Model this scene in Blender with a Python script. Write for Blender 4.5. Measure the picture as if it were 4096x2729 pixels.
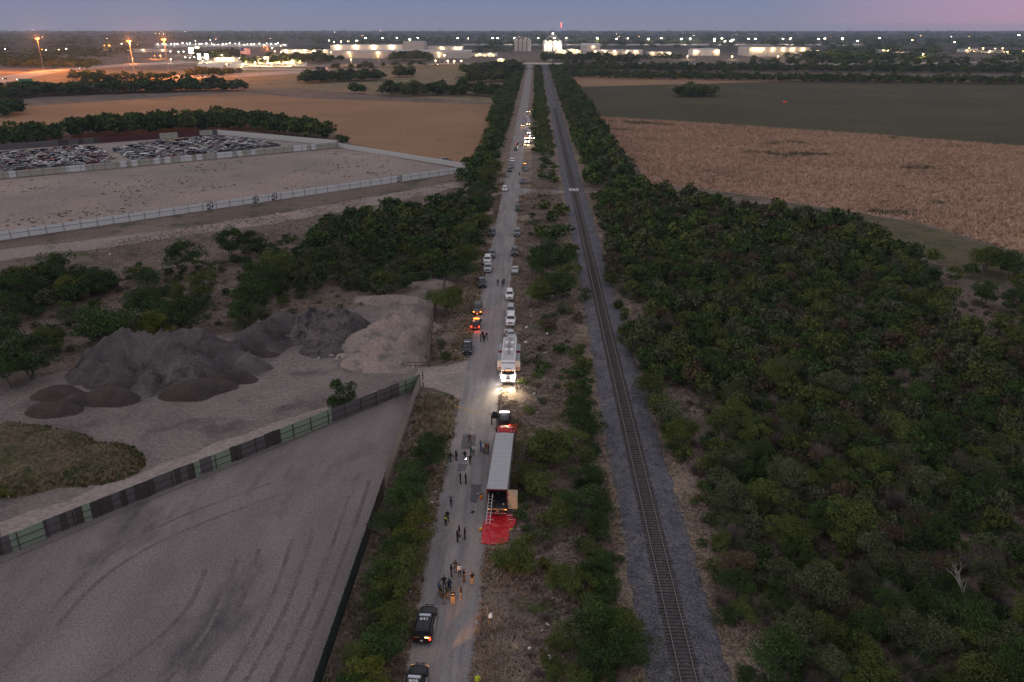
import bpy, bmesh, math, random
import numpy as np
from mathutils import Vector, Matrix

for _o in list(bpy.data.objects):
    bpy.data.objects.remove(_o)
SC = bpy.context.scene
COL = SC.collection
R = math.radians
PI = math.pi

# ------------------------------------------------------------------ camera
FPX, CAMH, PITCH, YAW = 3186.0, 59.0, R(21.49), R(1.59)
cam_d = bpy.data.cameras.new('camera')
cam_d.sensor_fit = 'HORIZONTAL'
cam_d.sensor_width = 36.0
cam_d.lens = 36.0 * FPX / 4096.0
cam_d.clip_start = 0.5
cam_d.clip_end = 60000
cam = bpy.data.objects.new('camera', cam_d)
COL.objects.link(cam)
cam.location = (0, 0, CAMH)
cam.rotation_euler = (PI / 2 - PITCH, 0, YAW)
SC.camera = cam

# ------------------------------------------------------------------ world: dusk sky
SUN_EL, SUN_AZ = R(9), R(-122)          # last light, low behind the camera to the left
world = bpy.data.worlds.new('World')
SC.world = world
world.use_nodes = True
wn, wl = world.node_tree.nodes, world.node_tree.links
wn.clear()
w_out = wn.new('ShaderNodeOutputWorld')
w_bg = wn.new('ShaderNodeBackground')
w_bg.inputs['Strength'].default_value = 0.085
w_sky = wn.new('ShaderNodeTexSky')
w_sky.sky_type = 'NISHITA'
w_sky.sun_disc = False
w_sky.sun_elevation = SUN_EL
w_sky.sun_rotation = SUN_AZ
w_sky.altitude = 200
w_sky.air_density = 1.0
w_sky.dust_density = 1.2
w_sky.ozone_density = 2.5
# a thin veil of dusk haze over the whole dome, denser towards the horizon
w_tc = wn.new('ShaderNodeTexCoord')
w_sep = wn.new('ShaderNodeSeparateXYZ')
wl.new(w_tc.outputs['Generated'], w_sep.inputs[0])
w_ramp = wn.new('ShaderNodeValToRGB')
w_map = wn.new('ShaderNodeMapRange')
w_map.inputs['From Min'].default_value = 0.0
w_map.inputs['From Max'].default_value = 0.5
wl.new(w_sep.outputs['Z'], w_map.inputs['Value'])
wl.new(w_map.outputs[0], w_ramp.inputs[0])
els = w_ramp.color_ramp.elements
els[0].position = 0.0; els[0].color = (2.85, 2.95, 4.1, 1)
els[1].position = 1.0; els[1].color = (8.6, 8.1, 8.6, 1)
e = els.new(0.075); e.color = (2.2, 2.85, 4.9, 1)
e = els.new(0.35); e.color = (5.6, 5.4, 6.0, 1)
# pink afterglow low in the sky, clockwise of the view
w_dot = wn.new('ShaderNodeVectorMath'); w_dot.operation = 'DOT_PRODUCT'
wl.new(w_tc.outputs['Generated'], w_dot.inputs[0])
w_dot.inputs[1].default_value = (math.sin(R(44)), math.cos(R(44)), 0.03)
w_gl = wn.new('ShaderNodeMapRange'); w_gl.interpolation_type = 'SMOOTHSTEP'
w_gl.inputs['From Min'].default_value = 0.86
w_gl.inputs['From Max'].default_value = 1.0
wl.new(w_dot.outputs['Value'], w_gl.inputs['Value'])
w_add = wn.new('ShaderNodeMixRGB'); w_add.blend_type = 'ADD'
w_add.inputs[2].default_value = (3.4, 0.7, 0.9, 1)
wl.new(w_gl.outputs[0], w_add.inputs[0])
wl.new(w_ramp.outputs[0], w_add.inputs[1])
w_mix = wn.new('ShaderNodeMixRGB')
w_mix.inputs[0].default_value = 0.9
wl.new(w_sky.outputs[0], w_mix.inputs[1])
wl.new(w_add.outputs[0], w_mix.inputs[2])
wl.new(w_mix.outputs[0], w_bg.inputs['Color'])
wl.new(w_bg.outputs[0], w_out.inputs['Surface'])

sun_d = bpy.data.lights.new('sun', 'SUN')
sun_d.energy = 0.9
sun_d.angle = R(35)
sun_d.color = (1.0, 0.86, 0.78)
sun = bpy.data.objects.new('sun', sun_d)
COL.objects.link(sun)
sun.rotation_euler = Vector((math.sin(SUN_AZ) * math.cos(SUN_EL), math.cos(SUN_AZ) * math.cos(SUN_EL), math.sin(SUN_EL))).to_track_quat('Z', 'Y').to_euler()

SC.view_settings.view_transform = 'Standard'
SC.view_settings.look = 'None'
SC.view_settings.exposure = 0.0
SC.view_settings.gamma = 1.0
SC.view_settings.use_curve_mapping = False
SC.render.engine = 'CYCLES'
cy = SC.cycles
cy.use_denoising = True
try:
    cy.denoiser = 'OPENIMAGEDENOISE'
except Exception:
    pass
cy.max_bounces = 4
cy.diffuse_bounces = 2
cy.glossy_bounces = 2
cy.transmission_bounces = 2
cy.volume_bounces = 0
cy.transparent_max_bounces = 4
cy.sample_clamp_indirect = 3
cy.caustics_reflective = False
cy.caustics_refractive = False
cy.use_light_tree = True

# ------------------------------------------------------------------ pixel -> ground
_RM = Matrix.Rotation(YAW, 3, 'Z') @ Matrix.Rotation(PI / 2 - PITCH, 3, 'X')
_RT = _RM.transposed()
def G(x, y, z=0.0):
    """pixel of the 4096 x 2729 photograph -> point at height z"""
    d = _RM @ Vector((x - 2048.0, -(y - 1364.5), -FPX))
    t = (z - CAMH) / d.z
    return Vector((t * d.x, t * d.y, z))
S = 4096.0 / 2353.0
def D(x, y, z=0.0):
    return G(x * S, y * S, z)
def pix(p):
    v = _RT @ (Vector(p) - Vector((0, 0, CAMH)))
    return (2048 - FPX * v.x / v.z, 1364.5 + FPX * v.y / v.z)
def height_at(x, yh, yb):
    """a post whose foot shows at (x, yb) and head at row yh: foot and height"""
    b = G(x, yb)
    d = _RM @ Vector((x - 2048.0, -(yh - 1364.5), -FPX))
    t = math.hypot(b.x, b.y) / math.hypot(d.x, d.y)
    return b, CAMH + t * d.z

# ------------------------------------------------------------------ materials
def _mat(name):
    m = bpy.data.materials.new(name)
    m.use_nodes = True
    n, l = m.node_tree.nodes, m.node_tree.links
    b = n['Principled BSDF']
    return m, n, l, b
def plain(name, c, rough=0.6, metal=0.0, spec=0.4, grime=0.25, gscale=2.0, coat=0.0):
    m, n, l, b = _mat(name)
    b.inputs['Roughness'].default_value = rough
    b.inputs['Metallic'].default_value = metal
    b.inputs['Specular IOR Level'].default_value = spec
    if coat:
        b.inputs['Coat Weight'].default_value = coat
    if grime > 0:
        tc = n.new('ShaderNodeTexCoord')
        no = n.new('ShaderNodeTexNoise'); no.inputs['Scale'].default_value = gscale
        no.inputs['Detail'].default_value = 4
        l.new(tc.outputs['Object'], no.inputs['Vector'])
        mx = n.new('ShaderNodeMixRGB')
        mx.inputs[1].default_value = (c[0] * (1 - grime), c[1] * (1 - grime), c[2] * (1 - grime), 1)
        mx.inputs[2].default_value = (min(1, c[0] * (1 + grime * .5)), min(1, c[1] * (1 + grime * .5)), min(1, c[2] * (1 + grime * .5)), 1)
        l.new(no.outputs['Fac'], mx.inputs[0])
        l.new(mx.outputs[0], b.inputs['Base Color'])
    else:
        b.inputs['Base Color'].default_value = (*c, 1)
    return m
def glow(name, c, s, sample=False):
    m, n, l, b = _mat(name)
    b.inputs['Base Color'].default_value = (c[0] * .5, c[1] * .5, c[2] * .5, 1)
    b.inputs['Emission Color'].default_value = (*c, 1)
    b.inputs['Emission Strength'].default_value = s
    if not sample:
        m.cycles.emission_sampling = 'NONE'
    return m
def earth(name, c1, c2, c3=None, s1=0.05, s2=0.4, s3=3.0, fine=0.35, stretch=(1, 1, 1), bump=0.0, bscale=4.0, t3=(0.52, 0.66), rows=None):
    """soil / gravel / grass colour from three scales of noise on world position (metres)"""
    m, n, l, b = _mat(name)
    b.inputs['Roughness'].default_value = 0.95
    b.inputs['Specular IOR Level'].default_value = 0.1
    ge = n.new('ShaderNodeNewGeometry')
    mp = n.new('ShaderNodeMapping'); mp.inputs['Scale'].default_value = stretch
    l.new(ge.outputs['Position'], mp.inputs['Vector'])
    def noise(s, det, src=mp):
        x = n.new('ShaderNodeTexNoise'); x.inputs['Scale'].default_value = s; x.inputs['Detail'].default_value = det
        x.inputs['Roughness'].default_value = 0.6
        l.new(src.outputs[0], x.inputs['Vector'])
        return x
    n1 = noise(s1, 5)
    r1 = n.new('ShaderNodeMapRange'); r1.inputs['From Min'].default_value = .36; r1.inputs['From Max'].default_value = .64
    l.new(n1.outputs['Fac'], r1.inputs['Value'])
    mx = n.new('ShaderNodeMixRGB'); mx.inputs[1].default_value = (*c1, 1); mx.inputs[2].default_value = (*c2, 1)
    l.new(r1.outputs[0], mx.inputs[0])
    last = mx
    if c3:
        n2 = noise(s2, 4)
        r2 = n.new('ShaderNodeMapRange'); r2.inputs['From Min'].default_value = t3[0]; r2.inputs['From Max'].default_value = t3[1]
        l.new(n2.outputs['Fac'], r2.inputs['Value'])
        m2 = n.new('ShaderNodeMixRGB'); m2.inputs[2].default_value = (*c3, 1)
        l.new(r2.outputs[0], m2.inputs[0]); l.new(last.outputs[0], m2.inputs[1])
        last = m2
    n3 = noise(s3, 3, ge)
    r3 = n.new('ShaderNodeMapRange'); r3.inputs['From Min'].default_value = .3; r3.inputs['From Max'].default_value = .7
    r3.inputs['To Min'].default_value = 1 - fine; r3.inputs['To Max'].default_value = 1 + fine
    l.new(n3.outputs['Fac'], r3.inputs['Value'])
    m3 = n.new('ShaderNodeMixRGB'); m3.blend_type = 'MULTIPLY'; m3.inputs[0].default_value = 1
    l.new(last.outputs[0], m3.inputs[1]); l.new(r3.outputs[0], m3.inputs[2])
    last = m3
    if rows:                                   # drilled crop rows: (angle, spacing, depth)
        ang, sp, dep = rows
        vr = n.new('ShaderNodeVectorRotate'); vr.rotation_type = 'Z_AXIS'; vr.inputs['Angle'].default_value = ang
        l.new(ge.outputs['Position'], vr.inputs['Vector'])
        wv = n.new('ShaderNodeTexWave'); wv.bands_direction = 'X'
        wv.inputs['Scale'].default_value = 2 * PI / 20 / sp
        wv.inputs['Distortion'].default_value = 1.2; wv.inputs['Detail Scale'].default_value = .05
        l.new(vr.outputs[0], wv.inputs['Vector'])
        rr = n.new('ShaderNodeMapRange'); rr.inputs['To Min'].default_value = 1 - dep; rr.inputs['To Max'].default_value = 1 + dep * .5
        l.new(wv.outputs['Fac'], rr.inputs['Value'])
        m4 = n.new('ShaderNodeMixRGB'); m4.blend_type = 'MULTIPLY'; m4.inputs[0].default_value = 1
        l.new(last.outputs[0], m4.inputs[1]); l.new(rr.outputs[0], m4.inputs[2])
        last = m4
    l.new(last.outputs[0], b.inputs['Base Color'])
    if bump:
        nb = noise(bscale, 4, ge)
        bp = n.new('ShaderNodeBump'); bp.inputs['Strength'].default_value = bump; bp.inputs['Distance'].default_value = 0.15
        l.new(nb.outputs['Fac'], bp.inputs['Height']); l.new(bp.outputs[0], b.inputs['Normal'])
    return m
def leafmat(name, c, var=0.45):
    m, n, l, b = _mat(name)
    b.inputs['Roughness'].default_value = 0.9
    b.inputs['Specular IOR Level'].default_value = 0.03
    ge = n.new('ShaderNodeNewGeometry'); oi = n.new('ShaderNodeObjectInfo')
    no = n.new('ShaderNodeTexNoise'); no.inputs['Scale'].default_value = 0.35; no.inputs['Detail'].default_value = 3
    l.new(ge.outputs['Position'], no.inputs['Vector'])
    hs = n.new('ShaderNodeHueSaturation'); hs.inputs['Color'].default_value = (*c, 1)
    a = n.new('ShaderNodeMath'); a.operation = 'MULTIPLY_ADD'
    l.new(ge.outputs['Random Per Island'], a.inputs[0]); a.inputs[1].default_value = var * 1.6; a.inputs[2].default_value = 1 - var * .8
    a2 = n.new('ShaderNodeMapRange'); a2.inputs['From Min'].default_value = .3; a2.inputs['From Max'].default_value = .7
    a2.inputs['To Min'].default_value = .72; a2.inputs['To Max'].default_value = 1.28
    l.new(no.outputs['Fac'], a2.inputs['Value'])
    a3 = n.new('ShaderNodeMath'); a3.operation = 'MULTIPLY'; l.new(a.outputs[0], a3.inputs[0]); l.new(a2.outputs[0], a3.inputs[1])
    a4 = n.new('ShaderNodeMapRange'); a4.inputs['To Min'].default_value = .82; a4.inputs['To Max'].default_value = 1.18
    l.new(oi.outputs['Random'], a4.inputs['Value'])
    a5 = n.new('ShaderNodeMath'); a5.operation = 'MULTIPLY'; l.new(a3.outputs[0], a5.inputs[0]); l.new(a4.outputs[0], a5.inputs[1])
    l.new(a5.outputs[0], hs.inputs['Value'])
    h1 = n.new('ShaderNodeMapRange'); h1.inputs['To Min'].default_value = .47; h1.inputs['To Max'].default_value = .53
    l.new(no.outputs['Fac'], h1.inputs['Value']); l.new(h1.outputs[0], hs.inputs['Hue'])
    l.new(hs.outputs[0], b.inputs['Base Color'])
    return m

# ------------------------------------------------------------------ mesh helpers
class MB:
    def __init__(s):
        s.v, s.f, s.m = [], [], []
    def add(s, vs, fs, mi=0):
        o = len(s.v)
        s.v += [tuple(v) for v in vs]
        s.f += [tuple(i + o for i in f) for f in fs]
        s.m += [mi] * len(fs)
        return s
    def box(s, c, d, mi=0, rz=0.0, top=1.0, rx=0.0):
        x, y, z = d[0] / 2, d[1] / 2, d[2] / 2
        vs = [(-x, -y, -z), (x, -y, -z), (x, y, -z), (-x, y, -z), (-x * top, -y * top, z), (x * top, -y * top, z), (x * top, y * top, z), (-x * top, y * top, z)]
        M = Matrix.Rotation(rz, 3, 'Z') @ Matrix.Rotation(rx, 3, 'X')
        vs = [M @ Vector(v) + Vector(c) for v in vs]
        return s.add(vs, [(0, 3, 2, 1), (4, 5, 6, 7), (0, 1, 5, 4), (1, 2, 6, 5), (2, 3, 7, 6), (3, 0, 4, 7)], mi)
    def quad(s, a, b, c, d, mi=0):
        return s.add([a, b, c, d], [(0, 1, 2, 3)], mi)
    def tube(s, pts, rad, n=8, mi=0, flat=1.0, cap=True):
        pts = [Vector(p) for p in pts]
        if not hasattr(rad, '__len__'): rad = [rad] * len(pts)
        rings = []
        for i, p in enumerate(pts):
            t = (pts[min(i + 1, len(pts) - 1)] - pts[max(i - 1, 0)]).normalized()
            u = t.cross(Vector((0, 1, 0)) if abs(t.y) < .9 else Vector((1, 0, 0))).normalized()
            w = t.cross(u)
            rings.append([p + u * math.cos(2 * PI * k / n) * rad[i] + w * math.sin(2 * PI * k / n) * rad[i] * flat for k in range(n)])
        return s.loft(rings, mi, cap)
    def loft(s, rings, mi=0, cap=True):
        n = len(rings[0]); vs = [v for r in rings for v in r]; fs = []
        for i in range(len(rings) - 1):
            for k in range(n):
                fs.append((i * n + k, i * n + (k + 1) % n, (i + 1) * n + (k + 1) % n, (i + 1) * n + k))
        if cap:
            fs.append(tuple(reversed(range(n)))); fs.append(tuple((len(rings) - 1) * n + k for k in range(n)))
        return s.add(vs, fs, mi)
    def sph(s, c, r, n=8, m=6, mi=0):
        if not hasattr(r, '__len__'): r = (r, r, r)
        rings = []
        for i in range(m + 1):
            a = -PI / 2 + PI * (i + .02 * (i == 0) - .02 * (i == m)) / m
            rings.append([(c[0] + r[0] * math.cos(a) * math.cos(2 * PI * k / n), c[1] + r[1] * math.cos(a) * math.sin(2 * PI * k / n), c[2] + r[2] * math.sin(a)) for k in range(n)])
        return s.loft(rings, mi)
    def mesh(s, name, smooth=False):
        me = bpy.data.meshes.new(name)
        me.from_pydata(s.v, [], s.f)
        me.polygons.foreach_set('material_index', s.m)
        if smooth: me.polygons.foreach_set('use_smooth', [True] * len(s.f))
        me.update()
        return me
    def build(s, name, mats, parent=None, smooth=False, **kw):
        return link(name, s.mesh(name, smooth), mats, parent, **kw)
def link(name, me, mats=None, parent=None, loc=None, rot=None, objmat=False):
    """link a mesh as one object; objmat puts the material on the object so that the mesh can be shared"""
    o = bpy.data.objects.new(name, me)
    COL.objects.link(o)
    if mats is not None:
        if not isinstance(mats, (list, tuple)): mats = [mats]
        if objmat:
            while len(me.materials) < len(mats): me.materials.append(mats[len(me.materials)])
            for i, m in enumerate(mats):
                o.material_slots[i].link = 'OBJECT'; o.material_slots[i].material = m
        elif len(me.materials) == 0:
            for m in mats: me.materials.append(m)
    if parent is not None: o.parent = parent
    if loc is not None: o.location = loc
    if rot is not None: o.rotation_euler = rot
    return o
def np_mesh(name, v, f, mi=None, smooth=False):
    v = np.asarray(v, dtype=np.float32); f = np.asarray(f, dtype=np.int32)
    me = bpy.data.meshes.new(name)
    k = f.shape[1]
    me.vertices.add(len(v)); me.vertices.foreach_set('co', v.ravel())
    me.loops.add(f.size); me.loops.foreach_set('vertex_index', f.ravel())
    me.polygons.add(len(f)); me.polygons.foreach_set('loop_start', np.arange(0, f.size, k, dtype=np.int32))
    if mi is not None: me.polygons.foreach_set('material_index', np.asarray(mi, dtype=np.int32))
    if smooth: me.polygons.foreach_set('use_smooth', np.ones(len(f), dtype=bool))
    me.update(calc_edges=True)
    return me
def tag(o, label, cat, group=None, kind=None):
    o['label'] = label
    o['category'] = cat
    if group: o['group'] = group
    if kind: o['kind'] = kind
    return o
def thing(name, label, cat, loc=(0, 0, 0), rz=0.0, group=None):
    o = bpy.data.objects.new(name, None)
    COL.objects.link(o)
    o.empty_display_size = 0.3
    o.location = loc; o.rotation_euler = (0, 0, rz)
    return tag(o, label, cat, group)
def structure(o, label=None, cat=None):
    o['kind'] = 'structure'
    if label: o['label'] = label
    if cat: o['category'] = cat
    return o
def lamp(kind, name, parent, loc, energy, color, radius=0.1, rot=None, spot=60, blend=.5):
    d = bpy.data.lights.new(name, kind)
    d.energy = energy; d.color = color
    d.shadow_soft_size = radius
    if kind == 'SPOT': d.spot_size = R(spot); d.spot_blend = blend
    o = bpy.data.objects.new(name, d); COL.objects.link(o)
    o.parent = parent; o.location = loc
    if rot: o.rotation_euler = rot
    return o
def inpoly(x, y, P):
    c = False; j = len(P) - 1
    for i in range(len(P)):
        xi, yi = P[i][0], P[i][1]; xj, yj = P[j][0], P[j][1]
        if (yi > y) != (yj > y) and x < (xj - xi) * (y - yi) / (yj - yi) + xi: c = not c
        j = i
    return c
def sheet(name, P, z, mat, wob=0.0, step=4.0, seed=1, label=None, cat=None, top=True):
    rg = random.Random(seed); pts = []
    for i in range(len(P)):
        a = Vector((P[i][0], P[i][1])); b = Vector((P[(i + 1) % len(P)][0], P[(i + 1) % len(P)][1]))
        n = max(1, int((b - a).length / step)) if wob else 1
        nx = Vector((-(b - a).y, (b - a).x)).normalized()
        for k in range(n):
            p = a + (b - a) * k / n + nx * (rg.uniform(-wob, wob) if (k or wob) else 0)
            pts.append((p.x, p.y, z))
    me = bpy.data.meshes.new(name)
    bm = bmesh.new()
    if sum((pts[i][0] * pts[(i + 1) % len(pts)][1] - pts[(i + 1) % len(pts)][0] * pts[i][1]) for i in range(len(pts))) < 0: pts.reverse()
    f = bm.faces.new([bm.verts.new(p) for p in pts])
    f.normal_update()
    bmesh.ops.triangulate(bm, faces=bm.faces[:], ngon_method='EAR_CLIP')
    bm.to_mesh(me); bm.free()
    o = link(name, me, mat)
    if top: structure(o)
    return o
_TXT = {}
def text_mesh(s, size, bold=0.0):
    key = (s, size)
    if key in _TXT: return _TXT[key]
    cu = bpy.data.curves.new('t', 'FONT'); cu.body = s; cu.size = size; cu.align_x = 'CENTER'; cu.align_y = 'CENTER'; cu.offset = bold
    cu.resolution_u = 3
    o = bpy.data.objects.new('t', cu); COL.objects.link(o)
    dg = bpy.context.evaluated_depsgraph_get()
    me = bpy.data.meshes.new_from_object(o.evaluated_get(dg))
    bpy.data.objects.remove(o)
    me.materials.clear()
    _TXT[key] = me
    return me
for _s, _z, _b in (('641', .62, .012), ('909', .62, .012), ('577', .5, .01), ('SAN ANTONIO', .34, .02), ('POLICE', .12, .003)):
    text_mesh(_s, _z, _b)
# ================================================================== THE SETTING
M = {}
M['ground'] = earth('dry_scrub_ground', (.098, .077, .064), (.145, .115, .098), (.052, .056, .030), s1=.035, s2=.11, s3=1.7, fine=.5, bump=.5, bscale=2.2)
M['verge'] = earth('dead_grass_verge', (.135, .104, .084), (.20, .155, .118), (.09, .075, .067), s1=.12, s2=.35, s3=2.5, fine=.55, bump=.7, bscale=3)
M['yard'] = earth('grey_gravel_yard', (.130, .116, .116), (.185, .164, .158), (.066, .063, .067), s1=.06, s2=.085, s3=5, fine=.36, bump=.3, bscale=9, t3=(.53, .70), stretch=(1.5, .6, 1))
M['yard2'] = earth('dirt_yard_soil', (.122, .104, .100), (.175, .152, .144), (.09, .079, .077), s1=.05, s2=.13, s3=1.6, fine=.28, bump=.5, bscale=2.0)
M['lot'] = earth('bare_lot_soil', (.25, .205, .18), (.17, .148, .14), (.085, .078, .052), s1=.018, s2=.12, s3=.9, fine=.3, t3=(.60, .72))
M['tracksoil'] = earth('pale_track_soil', (.25, .215, .20), (.19, .165, .155), None, s1=.15, s3=1.2, fine=.3)
M['tanfield'] = earth('ripe_crop_field', (.205, .125, .072), (.25, .155, .09), (.12, .085, .05), s1=.012, s2=.03, s3=.8, fine=.3, t3=(.62, .74), rows=(R(2), 1.5, .35))
M['paleglade'] = earth('pale_pasture', (.185, .135, .085), (.14, .125, .07), (.085, .085, .045), s1=.02, s2=.05, s3=.5, fine=.3)
M['greenfield'] = earth('dark_green_field', (.044, .043, .022), (.062, .056, .030), (.12, .082, .052), s1=.012, s2=.016, s3=.7, fine=.35, t3=(.60, .74), rows=(R(1), 2.0, .25))
M['cornsoil'] = earth('corn_field_soil', (.27, .18, .135), (.31, .205, .155), None, s1=.02, s3=1.0, fine=.4)
M['plain'] = earth('far_plain', (.030, .034, .026), (.055, .050, .036), (.13, .095, .065), s1=.0025, s2=.0012, s3=.01, fine=.5, t3=(.58, .66))
M['ballast'] = earth('crushed_stone_ballast', (.085, .085, .098), (.115, .113, .125), (.06, .06, .07), s1=.3, s2=.8, s3=4.5, fine=.75, bump=1.0, bscale=5)
M['gravelpile'] = earth('dark_gravel_heap', (.060, .053, .054), (.105, .095, .095), (.036, .032, .033), s1=.13, s2=.22, s3=2.5, fine=.25, bump=.4, bscale=3)
M['palepile'] = earth('pale_soil_heap', (.24, .19, .17), (.17, .145, .135), (.11, .10, .10), s1=.12, s2=.3, s3=1.8, fine=.25, bump=.4, bscale=3)
M['blackpile'] = earth('broken_asphalt_heap', (.05, .047, .05), (.115, .10, .098), (.025, .025, .028), s1=.2, s2=.5, s3=2.5, fine=.4, bump=.8, bscale=2)
M['brownpile'] = earth('brown_gravel_mound', (.040, .032, .031), (.058, .048, .045), None, s1=.3, s3=3.5, fine=.3, bump=.4, bscale=5)

def road_mat():
    m, n, l, b = _mat('worn_asphalt')
    b.inputs['Roughness'].default_value = .9; b.inputs['Specular IOR Level'].default_value = .15
    ge = n.new('ShaderNodeNewGeometry')
    def nz(sc, s, d):
        mp = n.new('ShaderNodeMapping'); mp.inputs['Scale'].default_value = sc; l.new(ge.outputs['Position'], mp.inputs[0])
        x = n.new('ShaderNodeTexNoise'); x.inputs['Scale'].default_value = s; x.inputs['Detail'].default_value = d; x.inputs['Roughness'].default_value = .65
        l.new(mp.outputs[0], x.inputs['Vector']); return x
    a = nz((1, .06, 1), .9, 4); c = nz((1, 1, 1), .16, 4); f = nz((1, 1, 1), 6, 2)
    m1 = n.new('ShaderNodeMixRGB'); m1.inputs[1].default_value = (.150, .145, .152, 1); m1.inputs[2].default_value = (.245, .228, .222, 1)
    r1 = n.new('ShaderNodeMapRange'); r1.inputs['From Min'].default_value = .35; r1.inputs['From Max'].default_value = .66; l.new(a.outputs['Fac'], r1.inputs['Value'])
    l.new(r1.outputs[0], m1.inputs[0])
    m2 = n.new('ShaderNodeMixRGB'); m2.inputs[2].default_value = (.25, .215, .19, 1)
    r2 = n.new('ShaderNodeMapRange'); r2.inputs['From Min'].default_value = .54; r2.inputs['From Max'].default_value = .72; l.new(c.outputs['Fac'], r2.inputs['Value'])
    l.new(r2.outputs[0], m2.inputs[0]); l.new(m1.outputs[0], m2.inputs[1])
    # cracks
    mpv = n.new('ShaderNodeMapping'); mpv.inputs['Scale'].default_value = (.8, .3, 1); l.new(ge.outputs['Position'], mpv.inputs[0])
    wb = nz((1, 1, 1), 1.2, 3)
    ad = n.new('ShaderNodeVectorMath'); ad.operation = 'MULTIPLY_ADD'; l.new(wb.outputs['Color'], ad.inputs[0]); ad.inputs[1].default_value = (.5, .5, 0); l.new(mpv.outputs[0], ad.inputs[2])
    vo = n.new('ShaderNodeTexVoronoi'); vo.feature = 'DISTANCE_TO_EDGE'; vo.inputs['Scale'].default_value = 1.0; l.new(ad.outputs[0], vo.inputs['Vector'])
    r3 = n.new('ShaderNodeMapRange'); r3.inputs['From Min'].default_value = .0; r3.inputs['From Max'].default_value = .018; r3.inputs['To Min'].default_value = .72; l.new(vo.outputs['Distance'], r3.inputs['Value'])
    r4 = n.new('ShaderNodeMapRange'); r4.inputs['From Min'].default_value = .3; r4.inputs['From Max'].default_value = .7; r4.inputs['To Min'].default_value = .8; r4.inputs['To Max'].default_value = 1.2; l.new(f.outputs['Fac'], r4.inputs['Value'])
    mu = n.new('ShaderNodeMath'); mu.operation = 'MULTIPLY'; l.new(r3.outputs[0], mu.inputs[0]); l.new(r4.outputs[0], mu.inputs[1])
    m3 = n.new('ShaderNodeMixRGB'); m3.blend_type = 'MULTIPLY'; m3.inputs[0].default_value = 1; l.new(m2.outputs[0], m3.inputs[1]); l.new(mu.outputs[0], m3.inputs[2])
    l.new(m3.outputs[0], b.inputs['Base Color'])
    bp = n.new('ShaderNodeBump'); bp.inputs['Strength'].default_value = .3; bp.inputs['Distance'].default_value = .05
    l.new(f.outputs['Fac'], bp.inputs['Height']); l.new(bp.outputs[0], b.inputs['Normal'])
    return m
M['road'] = road_mat()
M['patch'] = earth('fresh_asphalt_patch', (.085, .085, .093), (.105, .104, .11), None, s1=.5, s3=5, fine=.2)
M['highway'] = earth('highway_concrete', (.24, .22, .20), (.30, .27, .25), None, s1=.02, s3=.3, fine=.2)
M['concrete'] = plain('weathered_concrete', (.38, .37, .36), .85, grime=.3)

XR0, XR1 = -12.3, -5.5          # road edges
XB0, XB1 = 11.3, 19.8           # ballast foot
XT = 15.3                        # track centre line

# ---- the ground reaches the horizon in one sheet: scrub near by, a dark wooded plain beyond the highway
def ground_mat():
    m = M['ground']; n, l = m.node_tree.nodes, m.node_tree.links
    b = n['Principled BSDF']; near = b.inputs['Base Color'].links[0].from_socket
    ge = n.new('ShaderNodeNewGeometry'); sp = n.new('ShaderNodeSeparateXYZ'); l.new(ge.outputs['Position'], sp.inputs[0])
    r = n.new('ShaderNodeMapRange'); r.inputs['From Min'].default_value = 1900; r.inputs['From Max'].default_value = 2500; l.new(sp.outputs['Y'], r.inputs['Value'])
    n1 = n.new('ShaderNodeTexNoise'); n1.inputs['Scale'].default_value = .0016; n1.inputs['Detail'].default_value = 6
    mp = n.new('ShaderNodeMapping'); mp.inputs['Scale'].default_value = (.5, 1, 1); l.new(ge.outputs['Position'], mp.inputs[0]); l.new(mp.outputs[0], n1.inputs['Vector'])
    rr = n.new('ShaderNodeValToRGB'); l.new(n1.outputs['Fac'], rr.inputs[0])
    e = rr.color_ramp.elements
    e[0].position = .42; e[0].color = (.022, .027, .022, 1); e[1].position = .62; e[1].color = (.11, .085, .06, 1)
    q = e.new(.54); q.color = (.04, .042, .03, 1)
    mx = n.new('ShaderNodeMixRGB'); l.new(r.outputs[0], mx.inputs[0]); l.new(near, mx.inputs[1]); l.new(rr.outputs[0], mx.inputs[2])
    l.new(mx.outputs[0], b.inputs['Base Color'])
ground_mat()
structure(MB().quad((-16000, -400, 0), (16000, -400, 0), (16000, 16000, 0), (-16000, 16000, 0)).build('ground', M['ground']))

# ---- fields, yards, verges (each sheet a little above the one below)
sheet('ripe_field', [D(-60, 262), D(50, 246), D(560, 211), D(690, 226), D(1140, 241), (-29, 660), (-27, 372), D(1060, 380), D(812, 332), D(760, 300), D(500, 292), D(160, 296), (-330, 470), (-520, 560)], .02, M['tanfield'], .8, 12, 3)
sheet('pasture', [(-480, 880), D(700, 205), D(1140, 238), (-28, 700), (-25, 1330), D(1000, 158), D(560, 160), (-900, 1150)], .02, M['paleglade'], 2, 25, 4)
sheet('green_field', [(44, 590), D(1600, 283), D(2000, 310), D(2353, 338), (420, 470), (900, 800), (900, 985), D(2353, 191), D(1900, 185), D(1320, 200), (44, 850)], .02, M['greenfield'], 1.0, 14, 5)
sheet('stubble_field', [(45, 850), D(1320, 200), D(1900, 185), D(2353, 191), (900, 985), (900, 1010), (300, 1120), (45, 1140)], .03, M['tanfield'], 1.0, 20, 6)
CORN = [(45, 584), D(1600, 283), D(2000, 310), D(2353, 338), (330, 400), (330, 120), (205, 120), (160, 190), D(2353, 585), D(2100, 508), D(1960, 487), D(1800, 462), D(1600, 430), D(1490, 424)]
sheet('corn_field', CORN, .04, M['cornsoil'], .8, 8, 7)
sheet('gravel_yard', [(-20.4, 30), (-20.4, 126.6), D(965, 890), D(0, 1280), (-110, 20)], .03, M['yard'], 0, 5, 8)
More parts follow.
